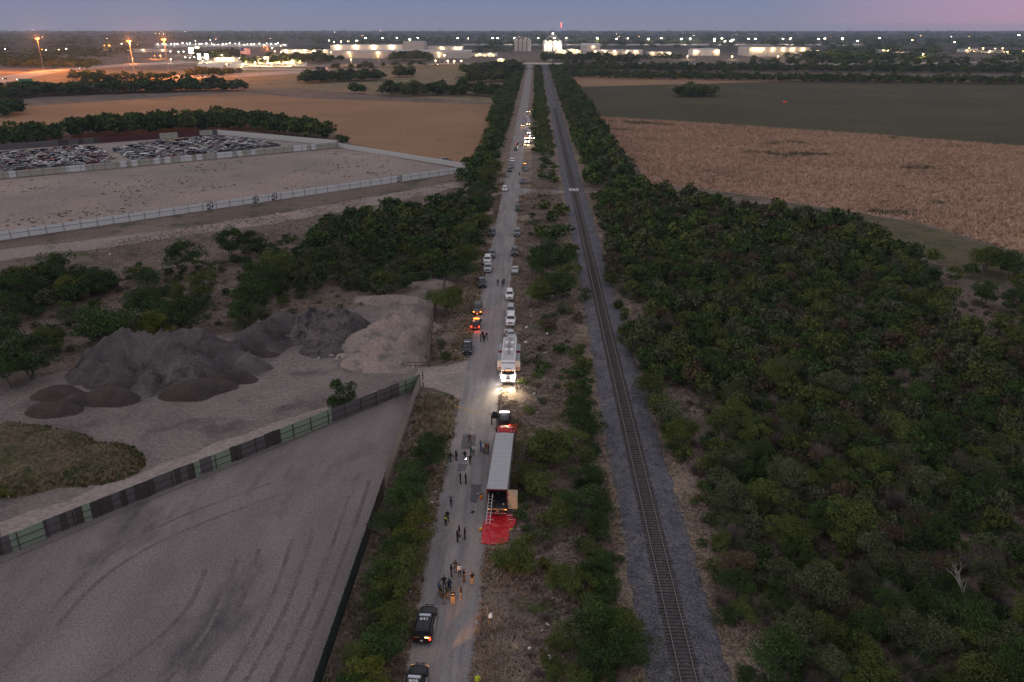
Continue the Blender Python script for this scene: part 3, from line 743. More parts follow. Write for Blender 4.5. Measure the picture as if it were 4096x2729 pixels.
# -- scrub on the waste ground left of the road
left_dense = [H([(690, 560), (760, 515), (900, 485), (1000, 478), (1090, 440), (1110, 470), (1095, 560), (1060, 620), (1040, 660), (960, 672), (890, 690), (800, 672), (740, 650), (700, 600)]),
              H([(600, 610), (700, 590), (760, 650), (720, 680), (640, 680)]), H([(0, 660), (60, 640), (210, 640), (270, 660), (200, 700), (110, 712), (0, 720)])]
for P in left_dense: fill(P, 3.9, 'waste ground scrub', (4, 6.5), (0, 0, 3, 1), (0, 1, 1, 3), [], (.95, 1.25), thin=-.15)
fill(H([(0, 730), (300, 660), (520, 590), (700, 520), (1060, 440), (1080, 600), (980, 650), (800, 710), (600, 740), (250, 810), (0, 870)]), 5.5, 'waste ground scrub', (1.6, 3.6), (2, 2, 1, 2), (0, 4, 3), [], (.6, .9), thin=.02, nscale=.06)
for x, y, w, leaf in [(423, 630, 85, 1), (410, 685, 45, 0), (475, 690, 80, 0), (343, 668, 60, 1), (320, 617, 22, 1), (532, 592, 75, 1), (575, 592, 70, 1), (610, 690, 105, 1), (640, 650, 90, 0), (585, 735, 100, 1), (560, 760, 70, 1), (600, 762, 60, 3), (345, 745, 100, 1), (440, 760, 100, 1), (390, 775, 90, 1), (360, 790, 80, 2), (245, 805, 120, 1), (290, 800, 90, 0), (180, 760, 70, 3), (70, 870, 130, 1), (25, 890, 110, 1), (110, 820, 80, 0), (10, 790, 80, 1), (30, 740, 80, 1), (155, 690, 60, 2), (60, 700, 80, 1), (140, 665, 85, 1), (225, 680, 70, 1), (-20, 700, 90, 1), (-30, 830, 110, 1), (305, 640, 45, 0), (155, 720, 45, 0)]:
    p = D(x, y); ppm = FPX / S / (p.y * math.cos(PITCH) + CAMH * math.sin(PITCH))
    put(p.x, p.y, w / ppm * 1.22, 0 if w > 50 else 1, leaf, 'waste ground scrub', rgt.uniform(1.0, 1.25), keep=True)
p = D(790, 946); put(p.x, p.y, 7.4, 1, 1, 'round bush', 1.45, keep=True)
for x, y, w in [(270, 1040, 28), (140, 1000, 25), (180, 1100, 30), (10, 1140, 40)]:
    p = D(x, y); put(p.x, p.y, w / 12, 1, 2, 'mound weeds', .7, keep=True)
fill(H([(0, 730), (0, 640), (300, 650), (520, 590), (700, 530), (700, 690), (600, 730), (250, 800), (0, 870)]), 4.6, 'waste ground scrub', (2.4, 4.4), (1, 1, 0), (0, 1, 1, 3), [], (.8, 1.1), thin=.40, nscale=.07)
# -- tree belt behind the scrapyard and copses on the fields
fill(H([(150, 320), (480, 302), (560, 301), (660, 313), (765, 329), (755, 316), (650, 296), (540, 287), (480, 287), (160, 304)]), 5.2, 'scrapyard belt', (8, 12), (0, 3, 3), (0, 1, 1), [], (.95, 1.2), thin=-.45)
fill(H([(-60, 350), (90, 333), (140, 326), (135, 310), (50, 315), (-60, 330)]), 5.0, 'scrapyard belt', (7, 10), (0, 3, 3), (0, 1, 1), [], (.9, 1.2), thin=-.3)
p = D(790, 335); put(p.x, p.y, 9, 0, 1, 'scrapyard belt', .95)
p = D(1077, 392); put(p.x, p.y, 7, 3, 1, 'scrapyard belt', 1.0)
def belt(pts, spacing, w, zone='far tree belt', thin=-.3, leaves=(0, 1, 1, 3)):
    fill(H(pts), spacing, zone, w, (0, 3), leaves, [], (.8, 1.15), thin)
belt([(-30, 234), (120, 222), (430, 212), (575, 210), (560, 205), (400, 204), (180, 208), (0, 218), (-30, 222)], 7, (9, 14))
belt([(-20, 272), (50, 268), (45, 250), (-20, 250)], 7, (9, 14))
belt([(680, 194), (880, 186), (880, 180), (720, 184)], 9, (11, 16)); belt([(870, 222), (1080, 222), (1150, 226), (1150, 215), (1000, 212), (880, 214)], 8, (9, 14))
belt([(900, 180), (950, 179), (950, 175), (905, 176)], 8, (10, 14)); belt([(805, 218), (840, 217), (838, 213), (808, 213)], 7, (8, 11)); belt([(1060, 194), (1170, 188), (1165, 183), (1080, 186)], 8, (10, 15))
belt([(1090, 176), (1200, 168), (1200, 158), (1100, 162), (1060, 172)], 9, (11, 16)); belt([(1550, 224), (1640, 224), (1645, 218), (1555, 216)], 6, (8, 12))
belt([(1280, 178), (1500, 184), (1900, 190), (2400, 196), (2400, 188), (1900, 182), (1500, 175), (1290, 170)], 8, (6, 10), thin=.05); belt([(1290, 164), (1700, 166), (2200, 170), (2400, 170), (2400, 163), (1800, 160), (1300, 156)], 10, (8, 13), thin=-.1)
belt([(160, 185), (250, 190), (240, 180), (170, 178)], 10, (9, 13)); belt([(410, 178), (520, 178), (560, 170), (440, 168)], 11, (8, 12), thin=.1); belt([(230, 190), (440, 185), (430, 178), (240, 180)], 12, (7, 10), thin=.15); belt([(0, 155), (200, 160), (240, 148), (100, 140), (0, 138)], 14, (9, 13)); belt([(550, 150), (740, 146), (800, 140), (600, 143)], 14, (12, 18), thin=.1)
belt([(890, 142), (990, 143), (985, 138), (900, 138)], 14, (16, 22)); belt([(1240, 142), (1460, 150), (1460, 144), (1250, 138)], 14, (14, 20), thin=.1); belt([(750, 162), (1000, 158), (1000, 154), (760, 158)], 16, (8, 12), thin=.35)
belt([(450, 138), (570, 136), (560, 130), (450, 133)], 16, (14, 20)); belt([(1730, 150), (2350, 158), (2350, 150), (1730, 146)], 20, (10, 16), thin=.4)

def dead_trees():
    pale = plain('bleached_wood', (.30, .27, .26), .9, grime=.3)
    for (px, py, hgt, sd, lb) in [(3850, 2440, 6.2, 1, 'tall dead tree with bleached bare branches in the scrub woodland'), (3400, 2560, 3.6, 2, 'low dead tree with a crooked pale trunk at the clearing edge'), (3450, 2060, 4.2, 3, 'dead tree with arching pale boughs among grey green mesquites'), (3950, 2050, 4.6, 4, 'dead leaning tree beside tall mesquites')]:
        rg = random.Random(sd); p = G(px, py); t = thing('dead_tree', lb, 'tree', (p.x, p.y, 0)); br = MB(); tk = MB()
        def grow(m, a, d, L, r, n):
            b = a + d * L; mid = (a + b) / 2 + Vector((rg.uniform(-1, 1), rg.uniform(-1, 1), 0)) * L * .1
            m.tube([a, mid, b], [r, r * .8, r * .6], 5, cap=False)
            if n:
                for _ in range(2 if n < 3 else 3):
                    q = (d + Vector((rg.uniform(-1, 1), rg.uniform(-1, 1), rg.uniform(-.3, .6))) * .75).normalized(); grow(br, b if rg.random() < .7 else mid, q, L * rg.uniform(.55, .8), r * .5, n - 1)
        grow(tk, Vector((0, 0, -.1)), Vector((rg.uniform(-.2, .2), rg.uniform(-.2, .2), 1)).normalized(), hgt * .38, hgt * .028, 4)
        tk.build('trunk', pale, t); br.build('branches', pale, t)
def place_trees():
    NEAR = 300
    for t in TREES: pass
    T = sorted(TREES, key=lambda t: (0 if t[7] else 1, -t[2] / math.hypot(t[0], t[1])))
    def seen(t):
        x, y = pix((t[0], t[1], t[3])); m = t[2] / (t[1] if t[1] > 30 else 30) * FPX
        return t[1] > 25 and -m < x < 4096 + m and -50 < y < 2729 + m * 2
    T = [t for t in T if seen(t)]
    BARE = [t for t in T if t[4] == 2][:150]
    LEAFY = [t for t in T if t[4] != 2]
    ind = LEAFY[:NEAR] + BARE
    ids = set(id(t) for t in ind)
    rest = [t for t in T if id(t) not in ids]
    LBL = {'woods': ('%s in the woodland', 'trees of the scrub woodland'),
           'strip scrub': ('%s in the lineside strip', 'bushes between road and railway'),
           'roadside thicket': ('%s in the roadside thicket', 'trees of the roadside thicket'),
           'waste ground scrub': ('%s on the waste ground', 'trees on the waste ground'),
           'round bush': ('%s standing alone behind the corrugated fence', 'bush at the fence'), 'mound weeds': ('%s growing on the overgrown soil mound', 'weeds on the soil mound'),
           'lineside hedge': ('%s in the hedgerow beside the far railway', 'lineside hedgerow'), 'roadside hedge': ('%s in the hedgerow beside the far road', 'roadside hedgerow'), 'scrapyard belt': ('%s in the belt behind the scrapyard', 'scrapyard tree belt'), 'far tree belt': ('%s in a far tree belt', 'far trees')}
    LN = ['olive green', 'dark green', 'bright yellow green', 'grey green', 'brownish']
    for (x, y, w, h, kind, leaf, zone, keep) in ind:
        tr, cr, lod = PROTO[kind][rgt.randrange(len(PROTO[kind]))]
        nm = {0: 'mesquite_tree', 1: 'shrub', 2: 'bare_shrub', 3: 'tall_tree'}[kind]
        what = {0: 'rounded %s mesquite tree' % LN[leaf], 1: 'low %s shrub' % LN[leaf], 2: 'leafless grey brush', 3: 'taller %s tree' % LN[leaf]}[kind]
        lb, gp = LBL[zone]
        size = 'small ' if w < 1.7 else ('' if w < 2.5 else 'large ')
        where = ''
        if zone == 'woods':
            where = ' at the edge of the track ballast' if x < 27 else (' on its side facing the ballast' if x < 36 else (' by the ripe corn' if y > 235 else (' around its bare clearings' if any(min(math.hypot(x - q[0], y - q[1]) for q in hh) < 6 for hh in woods_holes) else ' in its thick middle')))
        elif zone == 'strip scrub': where = ' beside the trailer' if 84 < y < 108 and x < 4 else (' by the command truck' if 120 < y < 145 else (' hugging the ballast' if x > 6.5 else (' near the red tarpaulin' if 74 < y <= 84 and x < 3 else (' before the crossing lane' if y > 150 else ' on its open middle'))))
        elif zone == 'roadside thicket': where = ' beside the numbered police cars' if y < 74 else (' facing the trailer' if y < 112 else ' beyond the driveway')
        elif zone == 'waste ground scrub': where = ' close behind the heaps' if y < 165 else (' near the road' if x > -45 else ' towards the white fence')
        e = thing(nm, lb % (size + what) + where, 'tree' if kind in (0, 3) else 'shrub', (x, y, .0), rgt.uniform(0, 6.28), gp + ', ' + size + what + where)
        e.scale = (w, w * rgt.uniform(.88, 1.12), h)
        link('trunk' if kind in (0, 3) else 'stem', tr, None, e)
        link({0: 'crown', 3: 'crown', 1: 'foliage', 2: 'twigs'}[kind], cr, [LEAF[leaf] if kind != 2 else TWIG], e, objmat=True)
    # everything farther off: one mass for each stand
    by = {}
    for t in rest: by.setdefault(t[6], []).append(t)
    ntri = 0
    for zone, L in by.items():
        vs, fs, ms, off = [], [], [], 0
        for (x, y, w, h, kind, leaf, z_, keep) in L:
            lod = PROTO[kind][rgt.randrange(len(PROTO[kind]))][2]
            v, f = (lod[0], lod[1]) if y < 210 else (lod[2], lod[3])
            a = rgt.uniform(0, 6.28); c, s = math.cos(a), math.sin(a)
            vv = np.empty_like(v)
            vv[:, 0] = (v[:, 0] * c - v[:, 1] * s) * w + x; vv[:, 1] = (v[:, 0] * s + v[:, 1] * c) * w + y; vv[:, 2] = np.maximum(v[:, 2], .02) * h
            vs.append(vv); fs.append(f + off); off += len(v)
            ms.append(np.full(len(f), leaf if kind != 2 else 5))
        f = np.concatenate(fs); ntri += len(f)
        o = link(zone.replace(' ', '_') + '_mass', np_mesh(zone, np.concatenate(vs), f, np.concatenate(ms)), LEAF + [TWIG])
        tag(o, {'woods': 'farther dark green scrub woodland merging into one canopy beyond the railway', 'lineside hedge': 'long dark hedgerow along the far side of the railway', 'roadside hedge': 'long dark hedgerow along the left of the far road', 'strip scrub': 'low scrub filling the strip between road and railway', 'waste ground scrub': 'small grey and green bushes dotted over the waste ground', 'scrapyard belt': 'belt of tall dark trees behind the scrapyard', 'far tree belt': 'dark belts of trees across the far fields'}.get(zone, 'mass of ' + zone), 'trees', kind='stuff')
    dead_trees()
    print('trees', len(TREES), 'shown', len(T), 'individual', len(ind), 'mass tris', ntri)
place_trees()
# ================================================================== GRASS AND CROPS (what nobody could count)
def tufts(name, pts, h, w, mats, mi, blades=5, seed=1, label='', cat='grass', lean=.45):
    """one mesh of many small tufts: each a fan of thin upright triangles"""
    rng = np.random.default_rng(seed); n = len(pts); P = np.repeat(np.asarray(pts), blades, 0); k = n * blades
    hh = np.repeat(h * (.6 + .8 * rng.random(n)), blades) * (.6 + .5 * rng.random(k))
    a = rng.random(k) * 2 * PI; d = np.stack([np.cos(a), np.sin(a), np.zeros(k)], 1)
    side = np.stack([-np.sin(a), np.cos(a), np.zeros(k)], 1) * (w * (.6 + .8 * rng.random(k)))[:, None]
    b0 = np.concatenate([P + (rng.random((k, 2)) - .5) * w * 3, np.full((k, 1), .03)], 1) if P.shape[1] == 2 else P + np.concatenate([(rng.random((k, 2)) - .5) * w * 3, np.zeros((k, 1))], 1)
    b0[:, 2] *= 1; tip = b0 + d * (hh * lean * rng.random(k))[:, None] + np.array([0, 0, 1]) * hh[:, None]
    v = np.stack([b0 + side, b0 - side, tip], 1).reshape(-1, 3)
    me = np_mesh(name, v, np.arange(3 * k).reshape(-1, 3), np.repeat(mi, blades))
    return tag(link(name, me, mats), label, cat, kind='stuff')
GR = [leafmat('straw_grass', (.265, .205, .145), .4), leafmat('grey_dead_grass', (.225, .185, .16), .4), leafmat('brown_weeds', (.19, .135, .095), .4), leafmat('green_weeds', (.068, .078, .030), .4)]
def grass():
    rg = random.Random(31); pts = []; mi = []
    def band(x0, x1, y0, y1, n, ms, thr=-.2, ns=.15):
        for _ in range(n):
            y = y0 + (y1 - y0) * rg.random() ** 1.6; x = rg.uniform(x0, x1)
            if (-6.4 < x < -1.6 and 81 < y < 88.6) or (x < -11.5 and 122.5 < y < 139.5): continue
            if mn.noise((x * ns, y * ns, 2)) + rg.uniform(-.25, .25) > thr: pts.append((x, y)); mi.append(rg.choice(ms))
    band(-5.6, -2.2, 57, 330, 9000, (0, 2, 2, 1), -.1)
    band(-3.0, 9.8, 57, 330, 26000, (1, 1, 1, 2, 0), -.15)
    band(8.4, 11.6, 57, 330, 5000, (0, 0, 2, 1), -.1)
    band(19.6, 23.5, 57, 330, 6000, (0, 1, 2, 1), -.1)
    band(-15.8, -12.2, 57, 330, 8000, (0, 2, 2, 3), -.1)
    band(-19.8, -15.5, 57, 127, 4500, (3, 2, 1, 0), 0)
    band(-20, -12.6, 136, 300, 7000, (0, 2, 3, 1), -.05)
    band(23, 70, 57, 300, 26000, (1, 1, 2, 3), .02, .09)
    def patch(P, n, ms, thr=-.1):
        xs = [p[0] for p in P]; ys = [p[1] for p in P]
        for _ in range(n):
            x, y = rg.uniform(min(xs), max(xs)), rg.uniform(min(ys), max(ys))
            if inpoly(x, y, P) and mn.noise((x * .08, y * .08, 7)) + rg.uniform(-.25, .25) > thr: pts.append((x, y)); mi.append(rg.choice(ms))
    patch(H([(0, 870), (0, 600), (1060, 410), (1090, 600), (980, 650), (700, 730), (250, 815)]), 42000, (1, 2, 2, 0, 1))
    patch(H([(2150, 600), (2353, 640), (2353, 860), (2150, 760)]), 5000, (1, 2, 1))
    tufts('dry_grass', pts, .26, .075, GR, np.array(mi), 6, 3, 'dry straw and grey weeds over the verges and waste ground', 'grass', lean=2.6)
    # tall straw-coloured grass by the gateway wall, and green weeds on the mound
    pts = []; mi = []
    for _ in range(1500):
        p = G(rg.gauss(1745, 26), rg.uniform(1590, 1760)); pts.append((p.x + rg.uniform(-1, 1), p.y)); mi.append(rg.choice((0, 0, 3, 0, 3)))
    tufts('tall_grass', pts, .8, .06, GR, np.array(mi), 8, 5, 'tall straw coloured grass clump outside the gateway wall', 'grass', lean=1.4)
    pts = []; mi = []
    ob = [o for o in bpy.data.objects if o.name.startswith('overgrown_mound')][0]
    vs = [ob.location + v.co for v in ob.data.vertices]
    for v in vs:
        if v.z > .05 and rg.random() < .85 and not (D(105, 1045).x - 2.5 < v.x < D(105, 1045).x + 3.4 and abs(v.y - D(105, 1045).y) < 4.0):
            for _ in range(3): pts.append((v.x + rg.uniform(-.4, .4), v.y + rg.uniform(-.4, .4), v.z - .05)); mi.append(rg.choice((3, 3, 3, 3, 2, 0)))
    tufts('mound_weeds', pts, .5, .10, GR, np.array(mi), 6, 6, 'green and straw weeds covering the overgrown soil mound', 'weeds')
    pts = []; mi = []
    for _ in range(1300):
        p = D(rg.uniform(0, 900), rg.uniform(345, 540))
        if inpoly(p.x, p.y, H([(0, 550), (1060, 393), (790, 345), (0, 418)])) and mn.noise((p.x * .03, p.y * .03, 8)) + rg.uniform(-.2, .2) > .12: pts.append((p.x, p.y)); mi.append(rg.choice((3, 2, 2)))
    tufts('lot_weeds', pts, .35, .3, GR, np.array(mi), 5, 7, 'sparse low weeds scattered over the bare lot', 'weeds')
grass()
CORNM = [leafmat('ripe_corn', (.36, .24, .165), .25), leafmat('ripe_corn_dark', (.27, .178, .125), .25), leafmat('corn_green_patch', (.09, .085, .045), .35)]
def corn():
    rg = np.random.default_rng(8); P = [(p[0], p[1]) for p in CORN]
    xs = np.array([p[0] for p in P]); ys = np.array([p[1] for p in P])
    n = 150000
    y = rg.uniform(ys.min(), ys.max(), n); x = rg.uniform(xs.min(), xs.max(), n); x = np.round(x / .95) * .95 + rg.normal(0, .3, n)
    keep = []; mi = []
    for i in range(n):
        px, py = x[i], y[i]
        if px > py * .62 + 12: continue
        if inpoly(px, py, P):
            keep.append(i); q = mn.noise((px * .02, py * .05, 3)) + .4 * mn.noise((px * .1, py * .1, 4))
            mi.append(2 if q > .52 else (1 if (q + rg.uniform(-.5, .5)) > .25 else 0))
    pts = np.stack([x[keep], y[keep]], 1)
    tufts('ripe_corn', pts, 1.1, .12, CORNM, np.array(mi), 4, 9, 'ripe brown corn standing in rows over the whole field', 'corn', lean=1.5)
    print('corn', len(pts))
    # stubble rows of the ripe field behind the scrapyard, nearest part only
corn()
# ================================================================== FENCES
M['sheet_grey'] = plain('grey_tin', (.13, .12, .128), .6, .3, grime=.35, gscale=1.2)
M['sheet_green'] = plain('pale_green_tin', (.22, .29, .215), .6, .1, grime=.25, gscale=1.2)
M['sheet_brown'] = plain('dark_brown_tin', (.06, .05, .048), .7, .1, grime=.4)
M['sheet_white'] = plain('whitish_tin', (.64, .66, .67), .55, .1, grime=.22, gscale=1.0)
M['sheet_dim'] = plain('weathered_white_tin', (.36, .37, .38), .6, .1, grime=.25)
M['sheet_pale'] = plain('cream_tin', (.40, .39, .34), .6, .1, grime=.25)
M['sheet_dkgreen'] = plain('dark_green_tin', (.018, .034, .031), .7, .1, grime=.3)
M['sheet_tan'] = plain('tan_tin', (.24, .215, .20), .7, .1, grime=.3)
M['sheet_red'] = plain('dark_red_tin', (.085, .022, .028), .7, .1, grime=.3)
M['post'] = plain('rusty_post', (.075, .042, .040), .8, .2, grime=.3)
def graffiti_mat():
    m, n, l, b = _mat('graffiti_panel'); tc = n.new('ShaderNodeTexCoord'); no = n.new('ShaderNodeTexNoise'); no.inputs['Scale'].default_value = 1.6; no.inputs['Detail'].default_value = 1
    l.new(tc.outputs['Object'], no.inputs['Vector']); r = n.new('ShaderNodeValToRGB'); l.new(no.outputs['Fac'], r.inputs[0]); r.color_ramp.interpolation = 'CONSTANT'
    r.color_ramp.elements[0].color = (.015, .015, .02, 1); r.color_ramp.elements[1].position = .5; r.color_ramp.elements[1].color = (.6, .62, .64, 1); l.new(r.outputs[0], b.inputs['Base Color']); b.inputs['Roughness'].default_value = .6
    return m
M['graffiti'] = graffiti_mat()
def corr_mesh(w, h, amp=.018, n=5):
    v = []; f = []
    xs = [(-w / 2 + w * i / (2 * n)) for i in range(2 * n + 1)]
    for i, x in enumerate(xs):
        y = amp if (i // 1) % 2 else -amp
        v += [(x, y, 0), (x, y, h)]
        if i: f.append((2 * i - 2, 2 * i, 2 * i + 1, 2 * i - 1))
    return np_mesh('tin_sheet', v, f)
def fence(name, label, A, B, h, sheetw, posts, colour, rails=2, side=1, jit=.05, seed=1):
    """a line of corrugated sheets on posts; colour(pixel x) picks each sheet; side: which face carries the posts"""
    rg = random.Random(seed); A, B = Vector((A[0], A[1], 0)), Vector((B[0], B[1], 0))
    L = (B - A).length; d = (B - A) / L; rz = math.atan2(d.y, d.x); n = int(L / sheetw)
    w = L / n; t = thing(name, label, 'fence', (A.x, A.y, .03), rz)
    me = corr_mesh(w * .995, h); me.materials.append(M['sheet_grey'])
    for i in range(n):
        c = A + d * (i + .5) * w; m, dz = colour(pix((c.x, c.y, h / 2))[0], rg)
        link('tin_sheet', me, [M[m]], t, ((i + .5) * w, 0, dz + rg.uniform(-jit, jit)), (0, 0, 0), True)
    np_ = max(2, int(L / posts)); pm = MB().box((0, 0, h * .48), (.09, .09, h * .98)).mesh('post'); pm.materials.append(M['post'])
    for i in range(np_ + 1):
        link('post', pm, None, t, (L * i / np_, -side * .085, 0))
    for k in range(rails):
        z = h * (.22 if k == 0 else .62) if rails > 1 else h * .6
        MB().box((L / 2, -side * .055, z), (L, .05, .07)).build('rail', M['post'], t)
    return t
GREEN_A = [(57, 162), (321, 354), (411, 437), (767, 794), (845, 919), (1124, 1336)]
DARK_A = [(315, 350), (690, 720), (917, 958), (1060, 1130)]
def colA(px, rg):
    for a, b in GREEN_A:
        if a <= px <= b: return 'sheet_green', 0
    for a, b in DARK_A:
        if a <= px <= b: return 'sheet_brown', .05
    if px > 1590: return rg.choice(['sheet_green', 'sheet_white', 'sheet_grey', 'sheet_green']), 0
    return rg.choice(['sheet_grey', 'sheet_grey', 'sheet_grey', 'sheet_brown']) if px < 1000 else 'sheet_grey', 0
a, b = D(0, 1280), D(965, 890); a = a + (a - b) * .16
fence('corrugated_fence', 'patchwork fence of grey and pale green corrugated sheets between the two yards', a, b, 2.45, .92, 3.1, colA, 2, 1, seed=2)
fence('roadside_wall', 'tall sheet metal fence along the road side of the gravel yard, dark green at its near end', (-20.15, 40), (-19.75, 127), 2.5, 1.2, 3.0, lambda px, rg: ('sheet_dkgreen', 0) if px < 1462 else (('sheet_brown', 0) if px < 1540 else ('sheet_tan', 0)), 0, -1, .02, 3)
fence('roadside_wall', 'short tan sheet fence between the driveway and the soil pile', (-19.3, 136), (-22.0, 168), 2.5, 1.2, 3.0, lambda px, rg: ('sheet_tan', 0), 0, 1, .02, 4)
fence('roadside_wall', 'short piece of tan fence hidden among trees beyond the soil pile', (-21.2, 176), (-21.6, 186), 2.5, 1.2, 3.0, lambda px, rg: ('sheet_tan', 0), 0, 1, .02, 5)
def colD(px, rg):
    if 818 < px < 862 or 1000 < px < 1038: return 'graffiti', 0
    if 960 < px < 1000: return rg.choice(['sheet_white', 'graffiti']), 0
    if 1092 < px < 1104 or 1585 < px < 1605: return 'graffiti', 0
    return 'sheet_white', 0
a, b = D(0, 553), D(1070, 396); a = a + (a - b) * .12
fence('white_fence', 'long whitish panel fence with rusty posts in front of the bare lot', a, b, 2.6, 2.4, 4.8, colD, 1, 1, .04, 6)
a, b = D(0, 411), D(775, 339); a = a + (a - b) * .15
fence('cream_fence', 'cream panel fence between the bare lot and the scrapyard', a, b, 2.8, 2.4, 4.8, lambda px, rg: (rg.choice(['sheet_pale', 'sheet_pale', 'sheet_pale', 'sheet_white']), 0), 1, 1, .03, 7)
fence('grey_fence', 'pale grey fence along the field edge of the bare lot', (-104, 426.5), (-31, 361), 2.4, 2.4, 4.8, lambda px, rg: ('sheet_dim', 0), 1, -1, .03, 8)
fence('grey_fence', 'pale grey fence between the scrapyard and the tree belt', (-187, 477), (-105.5, 432), 3.0, 2.4, 4.8, lambda px, rg: ('sheet_dim', 0), 1, -1, .03, 9)
def colG(px, rg):
    if 640 < px < 715 or 800 < px < 845: return 'sheet_pale', 0
    if 400 < px < 800: return 'sheet_red', 0
    if px < 230: return 'sheet_grey', 0
    return rg.choice(['sheet_grey', 'sheet_brown']), 0
fence('scrapyard_fence', 'grey and dark red sheet fence along the back of the scrapyard', (-290, 402), (-187.6, 477.2), 3.0, 2.4, 4.8, colG, 1, 1, .03, 10)
# ================================================================== VEHICLES
def paint(name, c, rough=.32): return plain(name, c, rough, 0, .3, .12, 1.5)
P_ = {'white': paint('white_paint', (.62, .62, .63)), 'silver': paint('silver_paint', (.33, .34, .36)), 'grey': paint('grey_paint', (.13, .135, .145)), 'black': paint('black_paint', (.012, .012, .014)),
      'dark': paint('charcoal_paint', (.045, .048, .055)), 'green': paint('dark_green_paint', (.03, .042, .035)), 'red': paint('red_paint', (.30, .012, .014)), 'blue': paint('navy_paint', (.03, .045, .09)), 'tan': paint('tan_paint', (.30, .25, .18)), 'maroon': paint('maroon_paint', (.10, .015, .02)), 'yellow': paint('yellow_paint', (.5, .28, .03))}
GLASS = plain('tinted_glass', (.012, .016, .02), .08, 0, .6, 0)
RUBBER = plain('tyre_rubber', (.015, .015, .016), .85, grime=.2)
RIM = plain('wheel_rim', (.32, .32, .33), .35, .7, grime=.2)
TRIM = plain('black_trim', (.015, .015, .016), .6, grime=.2)
CHROME = plain('chrome_trim', (.5, .5, .52), .2, .9, grime=.1)
LENS = plain('clear_lamp_lens', (.5, .5, .52), .15, 0, .6, .1)
REDLENS = plain('red_lamp_lens', (.22, .01, .012), .25, grime=.1)
PLATE = plain('licence_plate', (.6, .6, .6), .5, grime=.1)
BARLENS = plain('lightbar_lens', (.45, .48, .55), .2, grime=.1)
E_AMBER = glow('amber_lamp', (1, .27, .03), 6); E_RED = glow('red_lamp', (1, .03, .012), 8); E_WHITE = glow('white_lamp', (1, .9, .78), 45); E_WARM = glow('warm_headlamp', (1, .62, .3), 30); E_YEL = glow('yellow_lamp', (1, .72, .2), 10)
KIND = {
 'suv': dict(L=4.95, W=1.98, body=[(-2.47, .80, .45, .98), (-2.40, .93, .36, 1.10), (-1.6, .98, .30, 1.12), (0, .99, .28, 1.12), (1.05, .98, .28, 1.12), (1.4, .96, .28, 1.10), (2.05, .93, .30, 1.02), (2.36, .87, .36, .92), (2.47, .74, .42, .74)],
             cab=[(-2.40, .90, 1.10), (-2.22, .76, 1.60), (-1.95, .70, 1.74), (-.9, .72, 1.79), (.05, .71, 1.76), (.42, .73, 1.64), (1.18, .89, 1.11)], wz=.37, wb=(-1.42, 1.5)),
 'tahoe': dict(L=5.35, W=2.05, body=[(-2.67, .86, .45, 1.05), (-2.60, .97, .38, 1.20), (-1.6, 1.01, .32, 1.22), (0, 1.02, .3, 1.22), (1.2, 1.01, .3, 1.22), (1.5, .99, .3, 1.20), (2.3, .97, .32, 1.14), (2.58, .92, .38, 1.05), (2.67, .84, .42, .8)],
             cab=[(-2.60, .95, 1.20), (-2.48, .82, 1.72), (-2.25, .78, 1.86), (-1.0, .79, 1.90), (.15, .78, 1.88), (.48, .79, 1.76), (1.25, .93, 1.21)], wz=.40, wb=(-1.55, 1.6)),
 'pickup': dict(L=5.8, W=2.03, body=[(-2.9, .90, .5, 1.12), (-2.86, .98, .45, 1.18), (-1.0, 1.0, .36, 1.18), (0, 1.01, .34, 1.20), (1.4, 1.0, .34, 1.20), (1.7, .98, .34, 1.20), (2.5, .96, .36, 1.15), (2.8, .91, .4, 1.06), (2.9, .84, .45, .8)],
             cab=[(-1.02, .92, 1.19), (-.92, .80, 1.74), (-.75, .76, 1.84), (-.2, .77, 1.88), (.55, .76, 1.86), (.8, .77, 1.76), (1.48, .92, 1.20)], wz=.40, wb=(-1.75, 1.85), bed=(-2.8, -1.1)),
 'sedan': dict(L=4.75, W=1.84, body=[(-2.37, .74, .42, .86), (-2.28, .86, .34, .98), (-1.5, .90, .26, 1.0), (0, .92, .24, .96), (.9, .91, .24, .95), (1.3, .90, .24, .92), (1.95, .87, .26, .84), (2.28, .80, .32, .74), (2.37, .66, .38, .6)],
             cab=[(-1.75, .80, .98), (-1.15, .66, 1.36), (-.85, .63, 1.43), (-.3, .64, 1.46), (.2, .63, 1.43), (.42, .65, 1.36), (1.15, .82, .94)], wz=.33, wb=(-1.38, 1.42))}
_CM = {}
